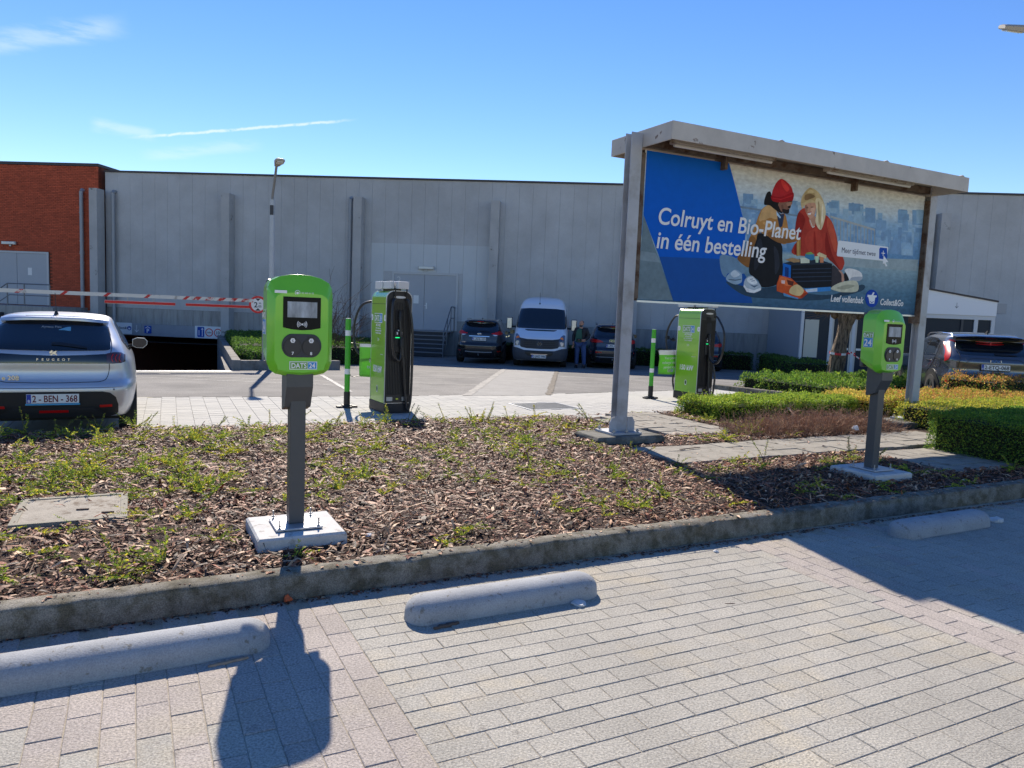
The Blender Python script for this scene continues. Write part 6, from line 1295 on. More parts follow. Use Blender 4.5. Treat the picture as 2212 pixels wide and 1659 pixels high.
for g_, shapes in PRINTS:
    b = MB(); ms = []
    plain = g_ in ('button_field', 'basket_emblem')
    for i, (k, c, p) in enumerate(shapes):
        if k == 'o': p = catmull(p, 4)
        if sum(x0 * z1 - x1 * z0 for (x0, z0), (x1, z1) in zip(p, p[1:] + p[:1])) < 0: p = p[::-1]
        if c not in ms: ms.append(c)
        y -= .00004; b.mi = ms.index(c); b.prism_xz([(min(PX1, max(PX0, x)), min(PZ1, max(PZ0 + .005, z))) for x, z in p], y, .0031)
    o = b.build(g_, [pmat(c, 0 if plain else .05 if g_ == 'blue_field' else .16) for c in ms], po)
    if g_ == 'printed_railing': o['kind'] = 'stuff'
    y -= .0001
yt = y - .001
text('Colruyt en Bio-Planet', .30, TEXTW, po, (.345, yt, 2.88), bold=.004, shear=.13, fit=2.515, res=8, extrude=.0004)
text('in één bestelling', .30, TEXTW, po, (.345, yt, 2.58), bold=.004, shear=.13, fit=1.89, res=8, extrude=.0004)
text('Meer tijd', .112, mat('navy_print', srgb(28, 30, 70), .5), po, (3.735, yt, 2.765), fit=.35, extrude=.0003); text('met twee', .105, mat('navy_print', srgb(28, 30, 70), .5), po, (4.105, yt, 2.765), fit=.375, extrude=.0003)
text('+', .16, TEXTW, po, (4.655, yt, 2.765), align='CENTER')
text('Leef vollenbak', .135, TEXTW, po, (3.585, yt, 2.045), bold=.003, shear=.13, fit=.715); text('Collect&Go', .135, TEXTW, po, (4.68, yt, 2.04), bold=.003, shear=.13, fit=.54)
MB().tube([(4.455, yt, 2.08), (4.49, yt, 2.062), (4.53, yt, 2.082)], .006, 5).build('smile', mat('logo_deep_blue', srgb(20, 70, 170), .4), po)
for x, c_ in ((-.07, 'weathered concrete block under the hoarding post at the edge of the bark bed'), (5.66, 'weathered concrete block under the hoarding post among the hedges')):
    xx, yy = H0[0] + x * math.cos(HTH), H0[1] + x * math.sin(HTH)
    fb = MB(); rr = lambda v: [(sx * (.5 - v) + random.gauss(0, .008), sy * (.30 - v) + random.gauss(0, .008)) for sx, sy in ((-1, -1), (-.3, -1), (.4, -1), (1, -1), (1, 0), (1, 1), (0, 1), (-1, 1), (-1, 0))]
    fb.loft([[(p[0], p[1], z) for p in rr(v)] for z, v in ((-.05, 0), (.19, .0), (.225, .025))])
    tag(fb.build('foundation_block', CONC_DK, None, (xx, yy, 0), HTH, bevel=.012), c_, 'concrete block', 'foundation blocks of the hoarding')

# ------------------------------------------------------------------ cover plate in the bed, height barrier, lamp posts
cv = thing('chamber_cover', 'dusty square concrete chamber cover lying in the bark bed', 'cover', lot(-.39, 6.0, 0), TH)
CVM = mat('dusty_cover', srgb(160, 152, 138), .92, var=.12, vscale=6, speck=(120, .2), bump=.6, bscale=60, bdist=.004, col2=srgb(118, 104, 88), c2scale=9, c2lo=.54, c2hi=.64)
b = MB(); b.box(-.32, .32, -.34, .34, .05, .172); b.build('lid', CVM, cv)
b = MB()
for x0, x1, y0, y1 in ((-.345, -.30, -.36, .36), (.30, .345, -.36, .36), (-.30, .30, .315, .36), (-.30, .30, -.36, -.315)): b.box(x0, x1, y0, y1, .05, .178)
b.build('rim', mat('cover_rim', srgb(150, 144, 128), .9, speck=(120, .15)), cv)

bp = Vector((-6.88, 20.4)); bdv = Vector((-.83, -.56)).normalized(); ang = math.atan2(bdv.y, bdv.x)
hbar = thing('height_barrier', 'red and white height barrier across the garage ramp on a grey post', 'barrier', (bp.x, bp.y, 0), ang)
BZ = 1.735
WB = mat('barrier_white', srgb(214, 210, 200), .6, col2=srgb(150, 140, 128), c2scale=4, c2lo=.58, c2hi=.7); RB = mat('barrier_red', srgb(196, 48, 40), .6, col2=srgb(214, 200, 190), c2scale=9, c2lo=.5, c2hi=.62)
b = MB().box(-.1, 14.2, -.045, .045, BZ - .045, BZ + .045); b.build('beam', WB, hbar)
for i in range(46):
    x = .2 + i * .3
    if x > 1.9 and i % 3: continue
    wdt = .15 if x < 1.9 else .09
    MB().loft([[(x, -.047, BZ - .045), (x + wdt, -.047, BZ - .045), (x + wdt - .1, -.047, BZ + .045), (x - .1, -.047, BZ + .045)][::-1], [(x, .047, BZ - .045), (x + wdt, .047, BZ - .045), (x + wdt - .1, .047, BZ + .045), (x - .1, .047, BZ + .045)][::-1]]).build('stripe', RB, hbar)
for x0, x1 in ((.35, 2.0), (2.25, 3.85)):
    o = MB().box(x0, x1, -.012, .012, BZ - .205, BZ - .14).build('hanging_bar', RED, hbar); o.rotation_euler = (0, 0, 0)
    MB().box(x0, x1, -.02, -.013, BZ - .212, BZ - .133).build('backing', WHITE, o)
    for x in (x0 + .5, x1 - .5): MB().tube([(x, 0, BZ - .14), (x, 0, BZ - .05)], .008, 5).build('chain', STEEL, o)
MB().cyl(0, 0, -.4, 1.80, .05, 12).build('post', mat('barrier_post_grey', srgb(150, 152, 154), .5, metal=.3), hbar, smooth=40)
sgn = bpy.data.objects.new('sign', MB().disc_y(0, 0, -.02, 0, .235, 28).mesh('sign', RED)); COL.objects.link(sgn); sgn.parent = hbar; sgn.location = (.22, .10, BZ - .12); sgn.rotation_euler = (0, 0, math.pi)
sgn.rotation_euler = (0, 0, -ang + R(12)); sgn.location = Matrix.Rotation(-ang, 3, 'Z') @ Vector((-.11, -.16, 0)) + Vector((0, 0, BZ - .1))
MB().disc_y(0, 0, -.024, -.0205, .178, 28).build('face', WHITE, sgn)
text('2', .2, TEXTB, sgn, (-.105, -.026, -.075), bold=.003); text('m', .085, TEXTB, sgn, (.02, -.026, .015), bold=.001); text('05', .085, TEXTB, sgn, (.01, -.026, -.075), bold=.001)
for sz in (1, -1): MB().prism_xz([(-.07, .165 * sz), (.07, .165 * sz), (0, .095 * sz)][::-1 if sz > 0 else 1], -.0265, -.0245).build('pointer', TEXTB, sgn)

POLE = mat('lamp_pole_grey', srgb(176, 180, 184), .5, metal=.2, var=.05)
def street_lamp(loc, rot, label, arm, zt, head_l, style, hw=.6):
    t = thing('street_lamp', label, 'street lamp', loc, rot)
    b = MB(); b.cyl(0, 0, -.4, 1.0, .085, 14); b.cyl(0, 0, 1.0, zt - .35, .08, 14, .055); b.build('pole', POLE, t, smooth=40)
    b = MB().box(-.045, .045, -.06, .06, zt - .75, zt - .5); b.build('access_door', mat('lamp_door', srgb(60, 62, 66), .6), t)
    MB().tube([(0, 0, zt - .4), (0, 0, zt - .25), (arm[0] * .5, arm[1] * .5, zt + .1), (arm[0], arm[1], zt + arm[2])], .032, 10).build('arm', mat('lamp_arm', srgb(128, 126, 124), .5, metal=.4), t, smooth=60)
    d = Vector((arm[0], arm[1], .08)).normalized(); base = Vector((arm[0], arm[1], zt + arm[2])); sd_ = Vector((-d.y, d.x, 0)).normalized(); up = d.cross(sd_) * -1; up = sd_.cross(d) * -1
    if up.z < 0: up = -up
    if style == 1: rt_ = Matrix.Rotation(R(-21), 3, d); up = rt_ @ up; sd_ = rt_ @ sd_
    rings = []
    for s, w, h0, h1 in ((-.1, .07, -.05, .05), (.02, .11, -.07, .07), (.28, .14, -.08, .09), (.32, .19, -.07, .1), (.62, .19, -.05, .07), (.66, .16, -.03, .05)):
        w *= hw; h0 *= hw; h1 *= hw; c = base + d * s * head_l; rings.append([c + sd_ * w + up * h0, c + sd_ * w + up * h1 * .5, c + sd_ * w * .6 + up * h1, c - sd_ * w * .6 + up * h1, c - sd_ * w + up * h1 * .5, c - sd_ * w + up * h0])
    h = MB().loft(rings).build('lamp_head', mat('lamp_head_grey', srgb(168, 160, 146), .5), t)
    a = base + d * .36 * head_l - up * .072 * hw; c = base + d * .6 * head_l - up * .055 * hw
    MB().add([a + sd_ * .08, a - sd_ * .08, c - sd_ * .08, c + sd_ * .08, a + sd_ * .08 - up * .02, a - sd_ * .08 - up * .02, c - sd_ * .08 - up * .02, c + sd_ * .08 - up * .02], [(0, 1, 2, 3), (7, 6, 5, 4), (0, 4, 5, 1), (1, 5, 6, 2), (2, 6, 7, 3), (3, 7, 4, 0)]).build('lens', mat('lamp_lens', srgb(206, 206, 196), .25), h)
    return t
street_lamp((-6.5, 19.85, -.1), R(0), 'slim grey street lamp rising behind the charging post, its head tilted towards the road', (.2, -.3, .5), 4.85, .55, 0)
street_lamp((9.45, 12.0, 0), R(0), 'street lamp by the hedges with only the tip of its head in view', (-1.42, .0, .3), 6.07, 1.0, 1)
# ------------------------------------------------------------------ vehicles: a body surface built from level slices
def pchip(xs, ys):
    xs = np.array(xs, float); ys = np.array(ys, float); h = np.diff(xs); d = np.diff(ys) / h; m = np.zeros(len(xs))
    for i in range(1, len(xs) - 1):
        if d[i - 1] * d[i] > 0: w1 = 2 * h[i] + h[i - 1]; w2 = h[i] + 2 * h[i - 1]; m[i] = (w1 + w2) / (w1 / d[i - 1] + w2 / d[i])
    m[0] = d[0]; m[-1] = d[-1]
    def f(x):
        x = min(max(x, xs[0]), xs[-1]); i = min(max(np.searchsorted(xs, x) - 1, 0), len(h) - 1); t = (x - xs[i]) / h[i]
        return float((1 + 2 * t) * (1 - t) ** 2 * ys[i] + t * (1 - t) ** 2 * h[i] * m[i] + t * t * (3 - 2 * t) * ys[i + 1] + t * t * (t - 1) * h[i] * m[i + 1])
    return f
class Shell:
    """z -> half width, rear y, front y, squareness; local +Y is forward"""
    def __init__(s, w, yr, yf, n):
        s.w, s.yr, s.yf, s.n = (pchip(*zip(*q)) for q in (w, yr, yf, n)); s.z0 = w[0][0]; s.z1 = w[-1][0]
    def ends(s, x, z):
        w = s.w(z); n = s.n(z); a = s.yr(z); b = s.yf(z); L = (b - a) / 2; c = (a + b) / 2
        k = max(0., 1 - min(.985, abs(x) / w) ** n) ** (1 / n); return c - L * k, c + L * k
    def rear(s, x, z): return s.ends(x, z)[0]
    def front(s, x, z): return s.ends(x, z)[1]
    def side(s, y, z):
        w = s.w(z); n = s.n(z); a = s.yr(z); b = s.yf(z); L = (b - a) / 2; c = (a + b) / 2
        return w * max(0., 1 - min(1., abs(y - c) / L) ** n) ** (1 / n)
    def body(s, name, m, parent, M_=112, K=64):
        rings = []
        for i in range(K):
            t = i / (K - 1); z = s.z0 + (s.z1 - s.z0) * (t if t < .8 else .8 + .2 * (1 - (1 - (t - .8) / .2) ** 2))
            w = s.w(z); n = s.n(z); a = s.yr(z); b = s.yf(z); L = (b - a) / 2; c = (a + b) / 2; r = []
            for k in range(M_):
                q = 2 * math.pi * (k + .5) / M_; cq, sq = math.cos(q), math.sin(q)
                # spread points evenly round the rounded rectangle
                g = (abs(cq) ** n + abs(sq) ** n) ** (-1 / n)
                r.append((w * cq * g, c + L * sq * g, z))
            rings.append(r)
        o = MB().loft(rings).build(name, m, parent); shade(o, 50); return o
    def patch(s, name, m, parent, face, cols, eps=.006, nz=8, thick=.012, bridge=1):
        """cols: list of (u, zlow, zhigh); u is x on the rear/front, y on a side. face: 'r','f','l','R'"""
        cc = []
        for (u0, a0, b0), (u1, a1, b1) in zip(cols, cols[1:]):
            for k in range(bridge): t = k / bridge; cc.append((u0 + (u1 - u0) * t, a0 + (a1 - a0) * t, b0 + (b1 - b0) * t))
        cc.append(cols[-1]); vs = []; fs = []; nc = len(cc)
        def pt(u, z, e):
            if face == 'r': return (u, s.rear(u, z) - e, z)
            if face == 'f': return (u, s.front(u, z) + e, z)
            x = s.side(u, z) + e; return (x if face == 'R' else -x, u, z)
        for e in (eps, eps - thick):
            for u, a, b in cc:
                for j in range(nz + 1): vs.append(pt(u, a + (b - a) * j / nz, e))
        q = nc * (nz + 1); g = lambda i, j: i * (nz + 1) + j
        for i in range(nc - 1):
            for j in range(nz): fs.append((g(i, j), g(i + 1, j), g(i + 1, j + 1), g(i, j + 1)))
        rim = [g(i, 0) for i in range(nc)] + [g(nc - 1, j) for j in range(1, nz + 1)] + [g(i, nz) for i in range(nc - 2, -1, -1)] + [g(0, j) for j in range(nz - 1, 0, -1)]
        for a, b in zip(rim, rim[1:] + rim[:1]): fs.append((a, b, b + q, a + q))
        o = MB().add(vs, fs).build(name, m, parent); shade(o, 40); return o
    def line(s, name, m, parent, face, pts, r=.004, eps=.0, n=5, smooth=True):
        P = catmull(pts, 5, closed=False) if smooth else pts; out = []
        for u, z in P:
            if face == 'r': out.append((u, s.rear(u, z) - eps, z))
            elif face == 'f': out.append((u, s.front(u, z) + eps, z))
            else: x = s.side(u, z) + eps; out.append((x if face == 'R' else -x, u, z))
        return MB().tube(out, r, n).build(name, m, parent, smooth=60)
def mirrored(cols): return [(-u, a, b) for u, a, b in cols][::-1]
TYRE = mat('tyre_rubber', (.014, .014, .015), .85, bump=.4, bscale=60)
RIM = mat('alloy_rim', srgb(160, 162, 166), .3, metal=.8)
RIMD = mat('dark_rim', srgb(60, 62, 66), .4, metal=.7)
ARCH = mat('wheel_arch_black', (.006, .006, .007), .7)
TRIMB = mat('black_trim', (.014, .014, .016), .55)
GLOSSB = mat('gloss_black', (.008, .008, .010), .12, coat=.6)
CGLASS = mat('car_glass', (.010, .014, .020), .05, spec=.8, coat=.3)
SEAM = mat('panel_gap', (.006, .006, .007), .7)
LRED = mat('tail_lamp_red', srgb(196, 16, 18), .35, coat=.1)
LSMOKE = mat('smoked_lamp', srgb(70, 40, 46), .12, coat=.8)
LCLEAR = mat('clear_lamp', srgb(200, 205, 212), .12, metal=.3, coat=.8)
LAMBER = mat('amber_lamp', srgb(214, 110, 60), .2, coat=.6)
PLATE = mat('plate_white', (.80, .80, .78), .4)
PLRED = mat('plate_maroon', srgb(110, 18, 32), .5)
PLBLUE = mat('plate_blue', srgb(20, 60, 170), .4)
def wheel(parent, x, y, r, rim=RIM, w=.2, spokes=5, face=1, detail=True):
    """face: +1 outer side is +X"""
    prof = [(r * .62, -w / 2), (r * .94, -w / 2), (r, -w / 2 + .03), (r, w / 2 - .03), (r * .94, w / 2), (r * .66, w / 2 + .004), (r * .62, w / 2 - .02)]
    n = 32; rings = [[(x + face * h, y + q * math.cos(2 * math.pi * k / n), r + q * math.sin(2 * math.pi * k / n)) for k in range(n)] for q, h in prof]
    o = MB().loft(rings, False, False).build('wheel', TYRE, parent, smooth=40)
    b = MB(); xi = x + face * (w / 2 - .035); b.disc_x(y, r, min(xi, xi - face * .03), max(xi, xi - face * .03), r * .63, 24); b.build('hub_shade', ARCH, o)
    if detail:
        b = MB()
        for k in range(spokes):
            a0 = 2 * math.pi * k / spokes + .3
            for da in (-.13, .13):
                p0 = Vector((0, math.cos(a0) * r * .1, math.sin(a0) * r * .1)); p1 = Vector((0, math.cos(a0 + da) * r * .6, math.sin(a0 + da) * r * .6)); t = (p1 - p0).normalized(); nn = Vector((0, -t.z, t.y)) * r * .045
                q = [p0 + nn, p1 + nn * .8, p1 - nn * .8, p0 - nn]
                b.loft([[(xi + face * .002, y + v.y, r + v.z) for v in q], [(xi + face * .022, y + v.y, r + v.z) for v in q]])
        rr = [[(xi + face * h, y + q * math.cos(2 * math.pi * k / 28), r + q * math.sin(2 * math.pi * k / 28)) for k in range(28)] for q, h in ((r * .58, .0), (r * .58, .03), (r * .645, .035), (r * .645, .0))]
        b.loft(rr + [rr[0]], False, False); b.disc_x(y, r, min(xi, xi + face * .025), max(xi, xi + face * .025), r * .11, 12)
        b.build('rim', rim, o)
    return o
def plate(parent, x, y, z, body, w=.52, h=.11, sy=-1, col=PLRED, tilt=0, strip=None):
    """number plate facing sy*Y with its blue band"""
    p = bpy.data.objects.new('number_plate', MB().box(-w / 2, w / 2, -.006, 0, -h / 2, h / 2).mesh('number_plate', PLATE)); COL.objects.link(p); p.parent = parent
    p.location = (x, y, z); p.rotation_euler = (tilt, 0, 0 if sy < 0 else math.pi)
    fr = MB(); fr.box(-w / 2 - .008, w / 2 + .008, .0005, .008, -h / 2 - .022, h / 2 + .008); fr.build('holder', TRIMB, p)
    MB().box(-w / 2 + .003, -w / 2 + .046, -.0075, -.006, -h / 2 + .003, h / 2 - .003).build('band', PLBLUE, p)
    text('B', .042, TEXTW, p, (-w / 2 + .0245, -.0082, -h / 2 + .012), align='CENTER', bold=.001, extrude=.0003)
    me = text_mesh(body, .108, extrude=.0004, bold=.0022); xs = [v.co.x for v in me.vertices]; k = (w - .075) / (max(xs) - min(xs)); x0 = min(xs)
    for v in me.vertices: v.co.x = -w / 2 + .058 + (v.co.x - x0) * k
    me.name = 'lettering'; me.materials.clear(); me.materials.append(col); o = bpy.data.objects.new('lettering', me); COL.objects.link(o); o.parent = p; o.location = (0, -.0072, -.038); o.rotation_euler = (R(90), 0, 0)
    if strip: MB().box(-w / 2 - .01, w / 2 + .01, -.010, .0004, -h / 2 - .022, -h / 2 - .004).build('strip', strip, p)
    return p
def mirror(parent, x, y, z, sx, m, glass_face=-1, w=.2, h=.14):
    b = MB()
    rings = [[(x + sx * (.0 + w * u) , y + dy, z + h * .5 * v) for u, v in ((0, -.55), (.25, -.9), (.7, -.95), (.98, -.3), (1, .35), (.8, .9), (.3, .95), (0, .6))] for dy in (-.05, .02)]
    c = Vector((x + sx * w * .5, y, z)); rings.append([tuple(c + (Vector(p) - c) * .55 + Vector((0, .11, 0))) for p in rings[1]])
    o = b.loft(rings if sx > 0 else [r[::-1] for r in rings]).build('mirror', m, parent, smooth=40)
    g = [tuple(c + (Vector(p) - c) * .93 + Vector((0, 0, 0))) for p in rings[0]]
    MB().loft([[(p[0], y - .054, p[2]) for p in g], [(p[0], y - .049, p[2]) for p in g]]).build('mirror_glass', mat('mirror_glass', (.03, .035, .042), .08, spec=.5), o)
    MB().tube([(x - sx * .05, y + .03, z - h * .3), (x + sx * .03, y + .02, z - h * .25)], .025, 6).build('mirror_arm', TRIMB, o)
    return o
def arch(parent, sh, y, r, sx, m=ARCH):
    vs = []; n = 28; cols = []
    for k in range(n + 1):
        a = math.pi * k / n; u = y - r * math.cos(a); cols.append((u, sh.z0 + .005, max(sh.z0 + .02, r * .86 + (r * 1.02) * math.sin(a) - .06 + 0)))
    return sh.patch('wheel_arch', m, parent, 'R' if sx > 0 else 'L', cols, .003, 6, .01)
def fin(parent, x, y, z, m, h=.05): MB().loft([[(x - .02, y - .09, z), (x + .02, y - .09, z), (x + .02, y + .07, z), (x - .02, y + .07, z)], [(x - .004, y - .085, z + h), (x + .004, y - .085, z + h), (x + .004, y - .05, z + h), (x - .004, y - .05, z + h)]]).build('aerial_fin', m, parent)

# ---- silver hatchback, seen from behind
SILVER = mat('silver_paint', srgb(200, 204, 210), .38, metal=.6, coat=.6)
def hatchback():
    t = thing('parked_hatchback', 'silver hatchback parked tail to the bed, number plate 2-BEN-368', 'car', (-5.30, 8.50, 0), R(27.5), None)
    sh = Shell([(.25, .80), (.32, .835), (.45, .865), (.62, .872), (.75, .862), (.88, .832), (1.0, .780), (1.15, .712), (1.30, .632), (1.38, .585), (1.425, .52), (1.455, .3), (1.462, .1)],
               [(.25, .08), (.30, .04), (.36, .012), (.46, .0), (.58, -.012), (.63, .0), (.70, .055), (.80, .075), (.88, .07), (.98, .085), (1.06, .13), (1.2, .29), (1.32, .43), (1.37, .47), (1.40, .47), (1.43, .55), (1.455, .9), (1.462, 1.3)],
               [(.25, 3.95), (.4, 4.04), (.6, 4.02), (.75, 3.9), (.85, 3.6), (.95, 3.0), (1.05, 2.75), (1.2, 2.45), (1.35, 2.1), (1.42, 1.85), (1.455, 1.6), (1.462, 1.4)],
               [(.25, 8), (.5, 8.5), (.9, 7.5), (1.1, 7), (1.38, 6.5), (1.462, 3)])
    sh.body('body', SILVER, t)
    P = lambda *a, **k: sh.patch(*a, **k)
    P('rear_window', CGLASS, t, 'r', [(-.585, 1.055, 1.22), (-.56, 1.045, 1.31), (-.5, 1.04, 1.345), (-.3, 1.035, 1.365), (0, 1.03, 1.37), (.3, 1.035, 1.365), (.5, 1.04, 1.345), (.56, 1.045, 1.31), (.585, 1.055, 1.22)], bridge=3)
    P('spoiler', SILVER, t, 'r', [(-.56, 1.352, 1.40), (-.3, 1.372, 1.415), (0, 1.378, 1.418), (.3, 1.372, 1.415), (.56, 1.352, 1.40)], eps=.05, thick=.06, bridge=3)
    P('rear_panel', GLOSSB, t, 'r', [(-.545, .885, 1.0), (-.3, .885, .985), (0, .885, .975), (.3, .885, .985), (.545, .885, 1.0)], bridge=3)
    for s in (1, -1):
        c = [(.545, .885, 1.005), (.62, .885, 1.02), (.70, .89, 1.015), (.745, .905, .985)]
        l = P('tail_light', LSMOKE, t, 'r', c if s > 0 else mirrored(c), eps=.012, bridge=3)
        for x in (.60, .64, .68): sh.line('light_claw', LRED, l, 'r', [(s * (x + .012), .905), (s * (x - .005), .95), (s * (x + .012), .995)], .005, .012)
        c = [(.47, .372, .40), (.60, .375, .405)]
        P('reflector', LRED, t, 'r', c if s > 0 else mirrored(c), eps=.02, bridge=4)
        sh.line('tailgate_seam', SEAM, t, 'r', [(s * .555, 1.30), (s * .60, 1.1), (s * .575, .95), (s * .57, .80), (s * .535, .70), (s * .46, .672)], .004, .0015)
    P('bumper_insert', TRIMB, t, 'r', [(-.665, .30, .40), (-.64, .27, .49), (-.58, .251, .545), (-.5, .251, .562), (0, .251, .562), (.5, .251, .562), (.58, .251, .545), (.64, .27, .49), (.665, .30, .40)], eps=.008, bridge=3)
    P('diffuser', mat('black_trim_rough', (.02, .02, .022), .75), t, 'r', [(-.52, .252, .30), (-.4, .252, .37), (0, .252, .375), (.4, .252, .37), (.52, .252, .30)], eps=.018, bridge=3)
    P('fog_light', LRED, t, 'r', [(-.14, .315, .345), (.15, .315, .345)], eps=.026, bridge=4)
    sh.line('tailgate_seam', SEAM, t, 'r', [(-.46, .672), (0, .662), (.46, .672)], .004, .0015)
    sh.line('bumper_crease', SILVER, t, 'r', [(-.7, .612), (-.3, .606), (0, .605), (.3, .606), (.7, .612)], .008, .0)
    sh.line('spoiler_seam', SEAM, t, 'r', [(-.3, 1.424), (0, 1.428), (.3, 1.424)], .003, .05)
    # maker's word and model figure on the tailgate
    for i, ch in enumerate('PEUGEOT'):
        x = -.155 + i * .052; text(ch, .038, mat('badge_chrome', (.6, .62, .65), .2, metal=1), t, (x, sh.rear(x, .93) - .012, .918), align='CENTER', bold=.0008, extrude=.002)
    text('e 208', .075, _M['badge_chrome'], t, (-.50, sh.rear(-.45, .72) - .006, .695), rot=(R(90), 0, R(-5)), bold=.001, extrude=.002)
    yb = sh.rear(0, 1.01) - .012
    b = MB()
    for p in ([(-.03, 1.0), (-.01, 1.005), (.0, 1.03), (-.012, 1.036), (-.03, 1.02)], [(-.01, 1.0), (.012, .99), (.028, 1.0), (.022, 1.014), (.0, 1.02)], [(.0, .985), (-.018, .978), (-.026, .988), (-.01, 1.0)], [(.012, .99), (.03, .98), (.034, .986), (.024, 1.0)], [(0, 1.02), (.022, 1.03), (.034, 1.026), (.02, 1.016)]): b.prism_xz([(x * 1.2, z) for x, z in p], yb - .004, yb + .01)
    b.build('lion_badge', _M['badge_chrome'], t)
    plate(t, 0, sh.rear(0, .485) - .022, .485, '2 - BEN - 368', strip=mat('plate_strip_cyan', srgb(60, 160, 205), .4), h=.105)
    # things seen in the window: sticker words, wiper, seat backs
    def wtext(b_, size, x, z, m): text(b_, size, m, t, (x, sh.rear(0, z) - .010, z), rot=(R(90) - .75, 0, 0), bold=.0006)
    wtext('Ayvens Flex', .042, -.135, 1.288, mat('window_sticker', srgb(150, 156, 160), .5))
    P('sticker', mat('sticker_cyan', srgb(110, 170, 196), .5), t, 'r', [(.04, 1.262, 1.266), (.10, 1.262, 1.292), (.14, 1.256, 1.302), (.165, 1.256, 1.302)], eps=.008)
    P('wiper', TRIMB, t, 'r', [(-.02, 1.10, 1.13), (.1, 1.09, 1.125), (.22, 1.075, 1.105), (.34, 1.06, 1.08)], eps=.02, thick=.03)
    for s in (1, -1):
        F_ = 'R' if s > 0 else 'L'
        P('side_window', CGLASS, t, F_, [(.52, 1.12, 1.15), (.72, 1.02, 1.25), (.98, 1.0, 1.34), (1.3, .98, 1.37)], bridge=3)
        P('side_window', CGLASS, t, F_, [(1.36, .98, 1.372), (1.7, .965, 1.385), (2.1, .95, 1.36), (2.5, .95, 1.16), (2.72, .95, 1.0)], bridge=3)
        arch(t, sh, .62, .36, s); arch(t, sh, 3.16, .36, s)
        for y in (.62, 3.16): wheel(t, s * .765, y, .315, RIM, .2, 5, s)
        P('sill', TRIMB, t, F_, [(1.0, .255, .31), (2.8, .255, .31)], bridge=5)
        mirror(t, s * .83, 2.35, 1.02, s, SILVER, w=.2, h=.16)
    MB().box(-.7, .7, .3, 3.7, .19, .26).build('underside', ARCH, t)
    b = MB(); b.cyl(0, .62, 1.43, 1.485, .03, 10, .012); b.tube([(0, .62, 1.475), (0, .50, 1.70)], .004, 5); b.build('aerial', BLACK, t)
    sh.line('windscreen', SEAM, t, 'r', [(-.5, 1.35), (0, 1.374), (.5, 1.35)], .005, .004)
    for x in (.62,): 
        z = .585; MB().disc_y(x, z, sh.rear(x, z) - .004, sh.rear(x, z) + .01, .011, 12).build('parking_sensor', mat('sensor_grey', srgb(120, 124, 128), .5), t)
    return t
hatchback()

